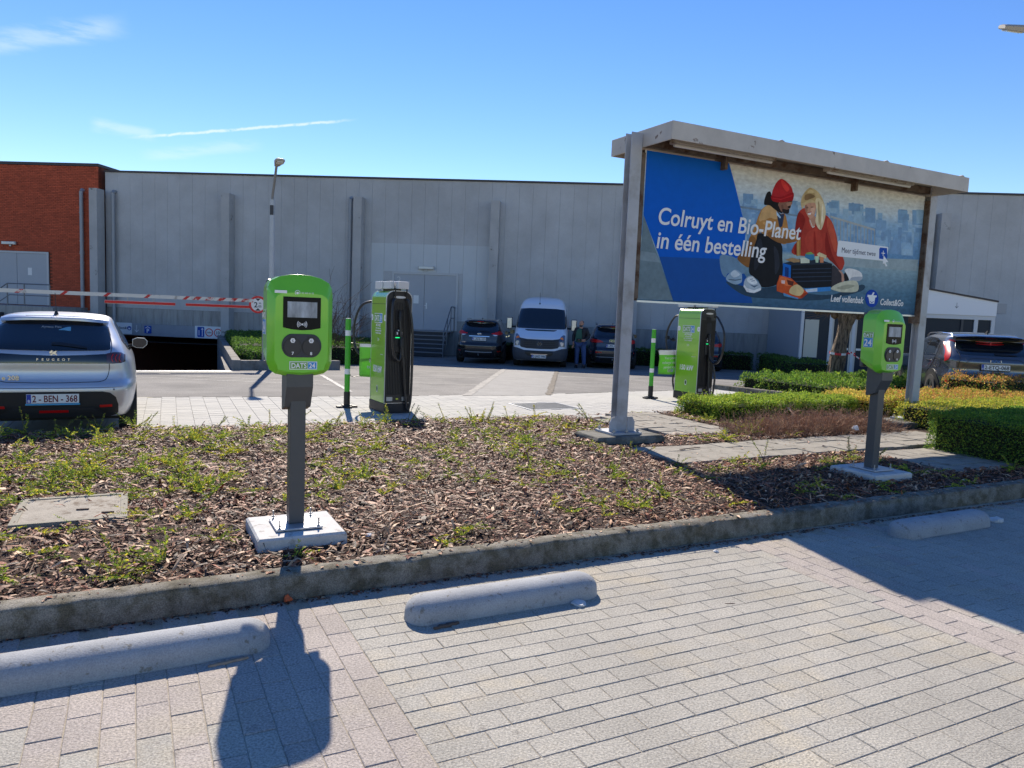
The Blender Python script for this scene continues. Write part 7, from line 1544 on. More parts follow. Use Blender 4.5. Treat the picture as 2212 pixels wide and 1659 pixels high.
# ---- three dark sport utilities by the hall
NAVY = mat('navy_paint', srgb(30, 38, 56), .22, metal=.3, coat=1.)
DGREY = mat('graphite_paint', srgb(66, 70, 80), .26, metal=.55, coat=1.)
BLACKP = mat('black_paint', srgb(34, 35, 40), .22, metal=.3, coat=1.)
def suv(loc, rot, label, paint, style, plate_text, rails=CHROME):
    t = thing('parked_suv', label, 'car', loc, rot)
    W_ = .915
    sh = Shell([(.22, .80), (.32, .85), (.5, .90), (.72, W_), (.9, .905), (1.05, .88), (1.18, .835), (1.35, .76), (1.5, .69), (1.58, .63), (1.63, .55), (1.665, .35), (1.675, .1)],
               [(.22, .20), (.30, .10), (.42, .02), (.55, .0), (.68, .0), (.78, .06), (.95, .09), (1.1, .12), (1.2, .18), (1.38, .36), (1.5, .47), (1.55, .46), (1.585, .44), (1.63, .55), (1.665, 1.0), (1.675, 1.5)],
               [(.22, 4.4), (.5, 4.62), (.75, 4.6), (.95, 4.4), (1.05, 3.9), (1.12, 3.3), (1.3, 2.95), (1.5, 2.5), (1.6, 2.2), (1.675, 1.6)],
               [(.22, 5), (.6, 5.6), (1.1, 5.6), (1.5, 6.5), (1.675, 3.5)])
    sh.body('body', paint, t, 96, 52)
    P = lambda *a, **k: sh.patch(*a, **k)
    P('rear_window', CGLASS, t, 'r', [(-.66, 1.22, 1.36), (-.6, 1.19, 1.50), (-.4, 1.18, 1.525), (0, 1.175, 1.53), (.4, 1.18, 1.525), (.6, 1.19, 1.50), (.66, 1.22, 1.36)], bridge=2)
    P('spoiler', paint, t, 'r', [(-.6, 1.535, 1.575), (0, 1.55, 1.595), (.6, 1.535, 1.575)], eps=.12, thick=.16, bridge=4)
    P('brake_light', LRED, t, 'r', [(-.12, 1.55, 1.57), (.12, 1.55, 1.57)], eps=.126, thick=.02, bridge=2)
    P('bumper_insert', TRIMB, t, 'r', [(-.84, .36, .52), (-.6, .30, .56), (0, .26, .57), (.6, .30, .56), (.84, .36, .52)], eps=.006, bridge=3)
    for s in (1, -1):
        m_ = (lambda c: c) if s > 0 else mirrored
        if style == 'cross':
            P('tail_light', LRED, t, 'r', m_([(.44, 1.12, 1.135), (.56, 1.10, 1.17), (.68, 1.09, 1.22), (.80, 1.10, 1.25)]), eps=.014, bridge=2)
            P('reversing_light', LCLEAR, t, 'r', m_([(.50, 1.085, 1.10), (.57, 1.05, 1.095), (.66, 1.06, 1.088)]), eps=.014)
            P('tail_light', LRED, t, 'R' if s > 0 else 'L', [(.22, 1.10, 1.23), (.40, 1.12, 1.2), (.55, 1.13, 1.15)], eps=.01)
            P('reflector', LRED, t, 'r', m_([(.68, .46, .50), (.79, .46, .51)]), eps=.02)
        else:
            P('tail_light', LRED, t, 'r', m_([(.36, .985, 1.0), (.48, .97, 1.06), (.7, .96, 1.095), (.82, .97, 1.10)]), eps=.014, bridge=2)
            P('tail_light', LRED, t, 'R' if s > 0 else 'L', [(.25, .97, 1.09), (.42, .98, 1.08), (.52, 1.02, 1.06)], eps=.01)
            P('reflector', LRED, t, 'r', m_([(.40, .60, .625), (.6, .585, .635), (.80, .60, .64)]), eps=.02)
        F_ = 'R' if s > 0 else 'L'
        P('side_window', CGLASS, t, F_, [(.62, 1.30, 1.36), (.85, 1.18, 1.47), (1.2, 1.16, 1.53), (1.55, 1.15, 1.55)], bridge=2); P('side_window', CGLASS, t, F_, [(1.6, 1.15, 1.55), (2.1, 1.13, 1.55), (2.6, 1.12, 1.42), (3.05, 1.12, 1.2)], bridge=2)
        arch(t, sh, .92, .43, s); arch(t, sh, 3.62, .43, s)
        for y in (.92, 3.62): wheel(t, s * .80, y, .355, RIMD, .23, 5, s)
        mirror(t, s * .88, 2.85, 1.18, s, paint, w=.2, h=.17)
        MB().tube([(s * .57, .78, 1.59), (s * .58, .88, 1.645), (s * .59, 1.5, 1.665), (s * .59, 2.15, 1.64), (s * .58, 2.3, 1.57)], .018, 6).build('roof_rail', rails, t, smooth=60)
        if style == 'cross':
            for y in (1.5, 2.45): MB().box(*sorted((s * (sh.side(y, 1.0) - .01), s * (sh.side(y, 1.0) + .025))), y - .1, y + .1, .995, 1.02).build('door_handle', CHROME, t)
        sh.line('tailgate_seam', SEAM, t, 'r', [(s * .68, 1.45), (s * .72, 1.15), (s * .70, .9), (s * .62, .70), (s * .5, .655)], .005, .001)
    if style == 'cross':
        P('chrome_strip', CHROME, t, 'r', [(-.38, 1.01, 1.035), (.38, 1.01, 1.035)], eps=.03, thick=.03, bridge=4)
        yy = sh.rear(0, 1.1); b = MB()
        b.tube([(.055 * math.cos(R(q)), yy - .02, 1.11 + .05 * math.sin(R(q))) for q in range(0, 361, 24)], .009, 6); b.box(-.075, .075, yy - .028, yy - .012, 1.098, 1.122); b.build('round_badge', CHROME, t)
        text('X-TRAIL', .05, CHROME, t, (-.64, sh.rear(-.55, .8) - .01, .78), bold=.001, sx=.95)
        P('skid_trim', mat('satin_silver', srgb(190, 196, 204), .35, metal=.6), t, 'r', [(-.5, .44, .47), (-.25, .425, .455), (.25, .425, .455), (.5, .44, .47)], eps=.02, bridge=2)
        plate(t, .0, sh.rear(0, .92) - .03, .92, plate_text, col=TEXTB, tilt=R(-4)); pz = .92
    else:
        for i in range(4): MB().tube([(-.09 + .06 * i + .04 * math.cos(R(q)), sh.rear(0, 1.04) - .012, 1.045 + .04 * math.sin(R(q))) for q in range(0, 361, 24)], .006, 5).build('ring_badge', CHROME, t)
        P('chrome_strip', mat('satin_silver', srgb(190, 196, 204), .35, metal=.6), t, 'r', [(-.78, .43, .45), (0, .43, .45), (.78, .43, .45)], eps=.02, bridge=4)
        P('number_recess', TRIMB, t, 'r', [(-.4, .955, .975), (.4, .955, .975)], eps=.006, bridge=3)
        plate(t, .02, sh.rear(0, .855) - .03, .855, plate_text, col=TEXTB, tilt=R(-4))
    P('wiper', TRIMB, t, 'r', [(.0, 1.2, 1.235), (.2, 1.195, 1.235), (.36, 1.2, 1.215)], eps=.02, thick=.03)
    fin(t, 0, .95, 1.645, BLACK, .06)
    MB().box(-.78, .78, .3, 4.3, .20, .24).build('underside', ARCH, t)
    MB().tube([(0, .05, .33), (0, -.07, .34), (0, -.09, .38)], .022, 6).build('tow_hook', STEEL, t)
    return t
AX = R(-4.9) * -1
HEAD = -math.atan(.085)
suv((-1.29, 27.35, gz(27.6)), HEAD, 'black crossover with chrome roof rails parked tail out, plate 1-ADE-559, beside the white van', BLACKP, 'cross', '1-ADE-559')
suv((3.66, 27.35, gz(27.6)), HEAD, 'dark blue off-roader with four rings, plate 1-PSU-747, half hidden by the hoarding post', NAVY, 'rings', '1-PSU-747', mat('grey_rail', srgb(120, 124, 130), .4, metal=.5))
suv((7.18, 28.3, gz(28.6)), HEAD, 'dark blue car mostly hidden behind the Dutch-text fast charger, one tail lamp showing', NAVY, 'rings', '1-XKD-310', mat('grey_rail', srgb(120, 124, 130), .4, metal=.5))

# ---- dark grey crossover among the hedges, seen from behind and its left
KGREY = mat('slate_paint', srgb(92, 97, 106), .24, metal=.6, coat=1.)
def crossover():
    t = thing('parked_crossover', 'slate grey crossover behind the orange hedge, number plate 2-ETQ-068', 'car', (10.28, 15.75, -.02), R(-13)); t.scale = (1.05, 1.05, 1.05)
    sh = Shell([(.22, .80), (.32, .85), (.5, .90), (.72, .915), (.9, .905), (1.05, .895), (1.15, .87), (1.3, .82), (1.42, .765), (1.50, .71), (1.56, .62), (1.60, .38), (1.612, .1)],
               [(.22, .20), (.30, .10), (.42, .02), (.55, .0), (.66, .0), (.74, .05), (.86, .075), (1.0, .06), (1.1, .10), (1.2, .20), (1.34, .40), (1.44, .52), (1.48, .50), (1.52, .42), (1.56, .52), (1.60, 1.0), (1.612, 1.5)],
               [(.22, 4.2), (.5, 4.42), (.75, 4.4), (.95, 4.2), (1.02, 3.6), (1.08, 3.2), (1.3, 2.75), (1.5, 2.2), (1.57, 1.95), (1.612, 1.6)],
               [(.22, 6), (.6, 6.6), (1.1, 6.8), (1.45, 7.), (1.612, 3.5)])
    sh.body('body', KGREY, t)
    P = lambda *a, **k: sh.patch(*a, **k)
    P('rear_window', CGLASS, t, 'r', [(-.68, 1.19, 1.27), (-.62, 1.16, 1.42), (-.4, 1.15, 1.455), (0, 1.145, 1.46), (.4, 1.15, 1.455), (.62, 1.16, 1.42), (.68, 1.19, 1.27)], bridge=3)
    P('spoiler', GLOSSB, t, 'r', [(-.66, 1.42, 1.50), (-.3, 1.44, 1.53), (0, 1.445, 1.535), (.3, 1.44, 1.53), (.66, 1.42, 1.50)], eps=.16, thick=.2, bridge=3)
    P('spoiler_lip', KGREY, t, 'r', [(-.66, 1.505, 1.525), (-.3, 1.535, 1.555), (0, 1.54, 1.56), (.3, 1.535, 1.555), (.66, 1.505, 1.525)], eps=.165, thick=.2, bridge=3)
    for s in (1, -1):
        F_ = 'R' if s > 0 else 'L'; m_ = (lambda c: c) if s > 0 else mirrored
        # boomerang lamp on the corner of the body
        P('tail_light', LRED, t, 'r', m_([(.745, 1.26, 1.36), (.785, 1.13, 1.40), (.82, 1.03, 1.22), (.855, .99, 1.09)]), eps=.014, bridge=3)
        P('tail_light', LRED, t, F_, [(.42, 1.36, 1.40), (.54, 1.405, 1.44), (.64, 1.435, 1.45)], eps=.012, bridge=2)
        P('lamp_trim', LRED, t, 'r', m_([(.50, .585, .60), (.66, .52, .60), (.76, .52, .555), (.84, .55, .68)]), eps=.015, bridge=2)
        P('reversing_light', LCLEAR, t, 'r', m_([(.56, .605, .66), (.78, .60, .66)]), eps=.018, bridge=2)
        P('side_window', CGLASS, t, F_, [(.98, 1.13, 1.41), (1.2, 1.12, 1.455), (1.55, 1.11, 1.475)], bridge=3); P('side_window', CGLASS, t, F_, [(1.6, 1.11, 1.475), (2.1, 1.09, 1.48), (2.5, 1.08, 1.36), (2.95, 1.08, 1.16)], bridge=3)
        sh.line('window_trim', CHROME, t, F_, [(.85, 1.105), (1.5, 1.09), (2.3, 1.07), (3.0, 1.06)], .012, .004)
        sh.line('door_seam', SEAM, t, F_, [(.9, 1.4), (.82, 1.15), (.98, .9), (1.2, .75), (1.32, .5), (1.35, .3)], .005, .001); sh.line('door_seam', SEAM, t, F_, [(1.58, 1.45), (1.62, 1.0), (1.62, .35)], .005, .001)
        x0, x1 = sorted((s * (sh.side(1.25, .98) - .01), s * (sh.side(1.25, .98) + .03))); MB().box(x0, x1, 1.1, 1.35, .965, .99).build('door_handle', KGREY, t, bevel=.006)
        sh.line('fuel_flap', SEAM, t, F_, [(.58, 1.02), (.80, 1.03), (.88, .92), (.78, .85), (.56, .86), (.52, .95), (.58, 1.02)], .004, .001)
        P('arch_trim', TRIMB, t, F_, [(.92 - .47 * math.cos(math.pi * k / 20), .24, .30 + .50 * math.sin(math.pi * k / 20)) for k in range(21)], eps=.014, bridge=1)
        P('wheel_arch', ARCH, t, F_, [(.92 - .40 * math.cos(math.pi * k / 20), .23, .30 + .42 * math.sin(math.pi * k / 20)) for k in range(21)], eps=.017, bridge=1)
        arch(t, sh, 3.55, .42, s)
        wheel(t, s * .825, .92, .345, RIM, .22, 5, s); wheel(t, s * .80, 3.55, .345, RIM, .22, 5, s)
        mirror(t, s * .88, 2.75, 1.12, s, KGREY, w=.2, h=.16)
        MB().tube([(s * .60, .78, 1.535), (s * .61, .86, 1.565), (s * .63, 1.5, 1.585), (s * .63, 2.2, 1.565), (s * .62, 2.4, 1.50)], .016, 6).build('roof_rail', CHROME, t, smooth=60)
        sh.line('tailgate_seam', SEAM, t, 'r', [(s * .69, 1.3), (s * .64, 1.14), (s * .66, .95), (s * .66, .82), (s * .58, .73), (s * .45, .70)], .005, .001)
        sh.line('tailgate_crease', SEAM, t, 'r', [(s * .02, 1.085), (s * .42, 1.075), (s * .50, 1.02), (s * .60, .90)], .005, -.001)
    P('bumper_insert', TRIMB, t, 'r', [(-.85, .34, .56), (-.6, .30, .60), (0, .28, .60), (.6, .30, .60), (.85, .34, .56)], eps=.006, bridge=3)
    P('skid_plate', mat('satin_silver', srgb(190, 196, 204), .35, metal=.6), t, 'r', [(-.55, .30, .36), (-.42, .29, .45), (0, .28, .46), (.42, .29, .45), (.55, .30, .36)], eps=.02, bridge=3)
    P('bumper_ledge', KGREY, t, 'r', [(-.84, .64, .69), (0, .66, .70), (.84, .64, .69)], eps=.03, thick=.04, bridge=5)
    P('wiper', TRIMB, t, 'r', [(.0, 1.165, 1.2), (.2, 1.16, 1.2), (.4, 1.165, 1.18)], eps=.02, thick=.03)
    y = sh.rear(0, 1.04) - .014
    b = MB()
    for pts in ([(-.085, 1.02), (-.085, 1.06)], [(-.08, 1.035), (-.045, 1.06)], [(-.065, 1.045), (-.035, 1.02)], [(-.03, 1.02), (.0, 1.06)], [(.0, 1.06), (.03, 1.02)], [(.03, 1.02), (.075, 1.06)], [(.078, 1.06), (.085, 1.02)]): b.tube([(x * 1.15, y, z) for x, z in pts], .006, 5)
    b.build('maker_badge', CHROME, t)
    text('NIRO', .038, CHROME, t, (-.62, sh.rear(-.55, .85) - .008, .83), bold=.0008, rot=(R(90), 0, R(-6)))
    plate(t, 0, sh.rear(0, .915) - .03, .915, '2-ETQ-068', col=TEXTB, tilt=R(-4))
    fin(t, .1, 1.0, 1.585, BLACK, .075)
    MB().box(-.78, .78, .3, 4.1, .20, .24).build('underside', ARCH, t)
    return t
crossover()

# ---- white panel van, nose to the camera
VANW = mat('van_white', srgb(222, 224, 228), .35, coat=.6)
def van():
    t = thing('parked_van', 'white panel van with grey bumper parked nose out, plate 2-JAO-994', 'van', (.92, 26.55, gz(27)), math.pi + HEAD)
    # local +Y is the nose; y = 0 at the nose tip, body runs to -5.2
    sh = Shell([(.25, .93), (.35, .97), (.6, .995), (1.0, .995), (1.3, .985), (1.5, .965), (1.8, .925), (2.1, .875), (2.3, .82), (2.45, .74), (2.53, .60), (2.57, .40), (2.58, .2)],
               [(.25, -5.2), (2.3, -5.2), (2.5, -5.15), (2.58, -5.05)],
               [(.25, -.06), (.35, -.01), (.55, .0), (.62, -.03), (.75, -.06), (1.0, -.10), (1.1, -.22), (1.2, -.42), (1.3, -.62), (1.4, -.82), (1.7, -1.05), (2.1, -1.36), (2.3, -1.55), (2.45, -1.85), (2.53, -2.2), (2.58, -2.9)],
               [(.25, 8), (.8, 9), (1.2, 10), (1.5, 12), (2.2, 13), (2.4, 10), (2.58, 6)])
    sh.body('body', VANW, t, 112, 70)
    P = lambda *a, **k: sh.patch(*a, **k)
    P('windscreen', CGLASS, t, 'f', [(-.915, 1.43, 1.5), (-.895, 1.40, 1.7), (-.86, 1.395, 1.95), (-.82, 1.39, 2.1), (-.5, 1.385, 2.13), (0, 1.38, 2.135), (.5, 1.385, 2.13), (.82, 1.39, 2.1), (.86, 1.395, 1.95), (.895, 1.40, 1.7), (.915, 1.43, 1.5)], eps=.022, thick=.03, bridge=3)
    P('cowl_vent', TRIMB, t, 'f', [(-.58, 1.335, 1.352), (-.48, 1.30, 1.35), (.48, 1.30, 1.35), (.58, 1.335, 1.352)], bridge=3)
    P('grille', mat('grille_grey', srgb(52, 54, 58), .6), t, 'f', [(-.73, .80, 1.06), (-.66, .72, 1.04), (-.45, .68, 1.01), (0, .67, 1.005), (.45, .68, 1.01), (.66, .72, 1.04), (.73, .80, 1.06)], bridge=3)
    for z in (.74, .81, .88, .95): P('grille_bar', TRIMB, t, 'f', [(-.56, z - .012, z + .012), (-.12, z - .012, z + .012)], eps=.02, bridge=3); P('grille_bar', TRIMB, t, 'f', [(.12, z - .012, z + .012), (.56, z - .012, z + .012)], eps=.02, bridge=3)
    y = sh.front(0, .85) + .018; b = MB()
    b.tube([(.09 * math.cos(R(q)), y, .85 + .09 * math.sin(R(q))) for q in range(0, 361, 20)], .008, 6)
    for p in ([(-.05, .915), (-.0, .86), (.05, .915)], [(-.075, .88), (-.035, .79), (0, .85), (.035, .79), (.075, .88)]): b.tube([(x, y, z) for x, z in p], .008, 5)
    b.build('maker_badge', mat('dark_chrome', srgb(120, 122, 128), .25, metal=1), t)
    P('bumper', mat('bumper_grey', srgb(62, 65, 72), .7, bump=.1, bscale=80), t, 'f', [(-.93, .27, .70), (-.8, .26, .695), (-.55, .255, .615), (0, .25, .605), (.55, .255, .615), (.8, .26, .695), (.93, .27, .70)], eps=.03, thick=.05, bridge=3)
    P('air_intake', BLACK, t, 'f', [(-.5, .50, .585), (-.4, .42, .585), (.4, .42, .585), (.5, .50, .585)], eps=.034, bridge=3)
    for s in (1, -1):
        m_ = (lambda c: c) if s > 0 else mirrored; F_ = 'R' if s > 0 else 'L'
        h = P('headlight', mat('headlamp_shade', srgb(70, 80, 100), .15, coat=.8), t, 'f', m_([(.69, .78, 1.0), (.76, .775, 1.13), (.84, .77, 1.19), (.90, .77, 1.17)]), eps=.008, bridge=3)
        for z, r, m in ((1.05, .062, LAMBER), (.865, .075, LCLEAR)):
            x = s * .79; yy = sh.front(x, z); MB().disc_y(x, z, yy + .004, yy + .02, r, 20).build('lamp', m, h)
        P('bumper_corner', _M['bumper_grey'], t, F_, [(-.85, .26, .70), (-.4, .26, .70), (-.12, .26, .70)], eps=.03, bridge=3)
        P('side_window', CGLASS, t, F_, [(-2.15, 1.42, 2.02), (-1.7, 1.42, 2.03), (-1.3, 1.42, 1.85), (-1.05, 1.42, 1.52)], bridge=3)
        arch(t, sh, -.98, .44, s); arch(t, sh, -4.25, .44, s)
        for yy in (-.98, -4.25): wheel(t, s * .86, yy, .345, RIMD, .24, 6, s, detail=True)
        sh.line('door_seam', SEAM, t, F_, [(-2.25, 2.1), (-2.25, .5)], .006, .001)
        P('rub_strip', TRIMB, t, F_, [(-5.0, .72, .82), (-1.5, .72, .82)], eps=.012, bridge=5)
        # tall twin mirrors
        b = MB(); x0, x1 = sorted((s * 1.10, s * 1.30)); b.box(x0, x1, -1.17, -1.05, 1.33, 1.76); mo = b.build('mirror', TRIMB, t, bevel=.03, seg=3)
        b = MB(); b.box(x0 + .015, x1 - .015, -1.05, -1.03, 1.35, 1.74); b.build('mirror_cover', mat('mirror_chrome', (.5, .51, .53), .3, metal=.8), mo, bevel=.012)
        MB().tube([(s * .94, -1.1, 1.42), (s * 1.12, -1.1, 1.42)], .04, 6).build('mirror_arm', TRIMB, mo)
    for x in (-.42, .05, .48):
        for d in (-.085, .085):
            q = MB(); z0 = 1.73; yy = sh.front(x + d, z0 + .05) + .0; q.tube([(x + d, sh.front(x + d, z0) + .008, z0), (x + d, sh.front(x + d, z0 + .1) + .008, z0 + .1)], .006, 4); q.build('headrest_rod', mat('pale_headrest_rod', srgb(150, 156, 164), .4), t)  # pale headrest rods, set in pairs at the windscreen
    P('sticker', mat('vignette_blue', srgb(120, 190, 220), .5), t, 'f', [(.74, 1.93, 2.0), (.81, 1.93, 2.0)], eps=.009)
    plate(t, -.0, sh.front(0, .42) + .055, .40, '2-JAO-994', sy=1, col=TEXTB)
    P('plate_strip', CHROME, t, 'f', [(-.3, .47, .485), (.3, .47, .485)], eps=.045, bridge=2)
    b = MB(); yy = sh.front(.0, 2.28); b.cyl(-.15 * 0 + .12, yy - .03, 2.26, 2.34, .035, 10, .02); b.tube([(.12, yy - .03, 2.32), (.12, yy + .02, 2.72)], .006, 5); b.build('aerial', BLACK, t)
    P('wiper', TRIMB, t, 'f', [(-.8, 1.395, 1.43), (-.2, 1.40, 1.42), (.1, 1.385, 1.41), (.75, 1.39, 1.43)], eps=.02, thick=.02, bridge=3)
    MB().box(-.85, .85, -5.0, -.3, .22, .28).build('underside', ARCH, t)
    P('side_stripe', mat('decal_orange', srgb(190, 80, 50), .5), t, 'L', [(-3.2, 1.3, 1.75), (-2.6, 1.25, 1.6)], eps=.006, bridge=2)
    return t
van()
# ------------------------------------------------------------------ concrete wheel stops
def wheel_stop(a, b, label, L=1.22, rz=0):
    W, H = .235, .128; rings = []
    n = 12
    def stadium(hw, hl):
        p = []
        r = hw
        for k in range(n + 1): q = R(-90 + 180 * k / n); p.append((hl - r + r * math.cos(q), r * math.sin(q)))
        for k in range(n + 1): q = R(90 + 180 * k / n); p.append((-hl + r + r * math.cos(q), r * math.sin(q)))
        return p
    for k in range(11):
        t = k / 10
        if t < .2: z, i = t / .2 * .045, .004 * t / .2
        else: q = (t - .2) / .8 * math.pi / 2; z, i = .045 + (H - .045) * math.sin(q), .004 + (1 - math.cos(q)) * (W / 2 - .012)
        rings.append([(x, y, z) for x, y in stadium(W / 2 - i, L / 2 - i * 1.1)])
    o = MB().loft(rings).build('wheel_stop', STOPM, None, lot(a, b), TH + rz, smooth=50)
    return tag(o, label, 'wheel stop', 'concrete wheel stops')
wheel_stop(-.01, 3.69, 'rounded concrete wheel stop cut by the picture edge, below the bed', rz=R(.8))
wheel_stop(1.91, 3.685, 'rounded concrete wheel stop with crumpled tissue and a foil ball beside it')
wheel_stop(6.1, 3.80, 'rounded concrete wheel stop lying in the shade of the hoarding', rz=R(.6))

# ------------------------------------------------------------------ litter
def crumple(name, label, cat, loc, size, m, seed, flat=.5):
    rng = np.random.default_rng(seed); bm = bmesh.new(); bmesh.ops.create_icosphere(bm, subdivisions=2, radius=size)
    for v in bm.verts: v.co = Vector((v.co.x * (1 + rng.normal(0, .22)), v.co.y * (1 + rng.normal(0, .22)), max(-.0, v.co.z * flat * (1 + rng.normal(0, .3)) + size * flat * .35)))
    me = bpy.data.meshes.new(name); bm.to_mesh(me); bm.free(); me.materials.append(m)
    o = bpy.data.objects.new(name, me); COL.objects.link(o); o.location = loc; o.rotation_euler = (0, 0, rng.uniform(0, 6)); return tag(o, label, cat)
PAPER = mat('tissue_paper', (.78, .78, .78), .8, translucent=.3)
crumple('crumpled_tissue', 'white crumpled tissue lying in front of the middle wheel stop', 'tissue', (.444, 4.197, 0), .045, PAPER, 2, .35)
crumple('crumpled_tissue', 'white crumpled paper at the end of the shaded wheel stop', 'tissue', (4.38, 6.5, 0), .06, PAPER, 3, .55)
crumple('crumpled_tissue', 'small scrap of white paper in the bark beside the near charging slab', 'tissue', (-.92, 4.87, .15), .028, PAPER, 4, .4)
crumple('crumpled_tissue', 'white paper scrap caught at the edge of the bare brown shrubs', 'tissue', lot(9.2, 7.1, .22), .045, PAPER, 5, 1.1)
crumple('crumpled_tissue', 'tiny white paper scrap under the kerb between the wheel stops', 'tissue', (1.545, 5.30, 0), .02, PAPER, 6, .5)
crumple('crumpled_tissue', 'flat white scrap in the shade by the slab of sockets 9 and 10', 'tissue', lot(7.75, 4.62, .13), .03, PAPER, 8, .3)
crumple('foil_ball', 'small grey foil ball lying by the middle wheel stop', 'ball', (.257, 4.205, .004), .026, mat('foil', (.6, .62, .64), .3, metal=.9), 9, .95)
crumple('orange_fruit', 'small dried orange fruit lying under the kerb below the near post', 'fruit', (-1.22, 4.06, .006), .024, mat('dried_orange', srgb(196, 92, 48), .7), 10, .95)
def stick(label, p, q, r, seed, m=None, cat='stick', name='wood_stick'):
    rng = np.random.default_rng(seed); p = Vector(p); q = Vector(q); d = (q - p); nn = Vector((-d.y, d.x, 0)).normalized(); rings = []
    for k in range(8):
        t = k / 7; c = p.lerp(q, t) + nn * rng.normal(0, r * .25); w = r * (1.1 - abs(t - .5) * 1.2) * rng.uniform(.8, 1.2)
        rings.append([c + nn * w + Vector((0, 0, .001)), c + nn * w * .7 + Vector((0, 0, r * .6)), c - nn * w * .6 + Vector((0, 0, r * .65)), c - nn * w + Vector((0, 0, .001))])
    return tag(MB().loft(rings).build(name, m or mat('split_wood', srgb(164, 136, 112), .8, var=.2, vscale=30), None), label, cat)
stick('pale split piece of wood lying against the wheel stop at the picture edge', (-1.345, 3.27, 0), (-1.20, 3.375, 0), .014, 1)
stick('brown piece of bark lying against the middle wheel stop', (-.36, 3.775, 0), (-.235, 3.865, 0), .018, 2, mat('bark_piece', srgb(96, 78, 66), .9))
stick('tiny dark twig lying on the sunlit pavement near the shadow edge', (1.33, 4.30, 0), (1.39, 4.31, 0), .004, 3, TWIG, 'twig', 'twig')
stick('thin pale twig lying under the kerb by the shaded wheel stop', (2.3, 5.88, 0), (2.42, 5.98, 0), .006, 4, None, 'twig', 'twig')
stick('dark strip of bark lying on the tile path', lot(5.75, 6.78, .155), lot(6.1, 6.83, .155), .014, 5, _M['bark_piece'], 'bark strip', 'bark_strip')
for (a, b), l in (((-.33, 5.93), 'dark lump of bark lying on the dusty chamber cover'), ((-.17, 5.80), 'brown curl of bark near the corner of the dusty chamber cover')):
    x, y, z = lot(a, b, .173); stick(l, (x - .035, y - .01, z), (x + .04, y + .015, z), .014, 7, _M['bark_piece'], 'bark piece', 'bark_piece')
# leaf crumbs and soil washed along the foot of the kerb and into the joints
def crumbs(n, seed, sampler, zf, sc, mats_, p):
    rng = np.random.default_rng(seed); ab = np.array([sampler(rng) for _ in range(n)]); L = rng.gamma(3, .005, n) * sc + .004; W = L * rng.uniform(.25, .8, n); yaw = rng.uniform(0, 6.28, n)
    c, s = np.cos(yaw), np.sin(yaw); V = []
    for ux, uy, uz in ((-.5, -.3, 0), (.1, -.5, .12), (.5, .1, .02), (-.1, .5, .18)):
        x = ab[:, 0] + ux * L * c - uy * W * s; y = ab[:, 1] + ux * L * s + uy * W * c
        V.append(np.stack([x * E1[0] + y * E2[0], x * E1[1] + y * E2[1], np.array([zf(q, r) for q, r in ab]) + .002 + uz * L], 1))
    return np.stack(V, 1).reshape(-1, 3), np.arange(4 * n).reshape(n, 4), rng.choice(len(mats_), n, p=p)
V, F, mi = crumbs(2600, 5, lambda r: (r.uniform(-2.5, 10), 4.19 - abs(r.normal(0, .035)) - .003), lambda a, b: .0, 1, CHIP, [.3, .12, .48, .1])
tag(raw('kerb_debris', V, F, CHIP, mi=mi), 'brown leaf crumbs gathered along the foot of the kerb', 'debris', kind='stuff')
V, F, mi = crumbs(500, 6, lambda r: (r.uniform(-2.5, 9), r.uniform(4.23, 4.36)), lambda a, b: .149, 1.4, CHIP, [.4, .3, .2, .1])
tag(raw('kerb_chips', V, F, CHIP, mi=mi), 'stray bark chips lying on top of the kerb', 'debris', kind='stuff')
V, F, mi = crumbs(420, 7, lambda r: (r.uniform(5.2, 9.5), r.uniform(6.15, 9.4)), lambda a, b: .155 if in_tiles(a, b) else .1, 1.5, CHIP + [PAPER], [.35, .25, .2, .1, .1])
tag(raw('path_crumbs', V, F, CHIP + [PAPER], mi=mi), 'stray chips and pale crumbs lying on the tile path', 'debris', kind='stuff')

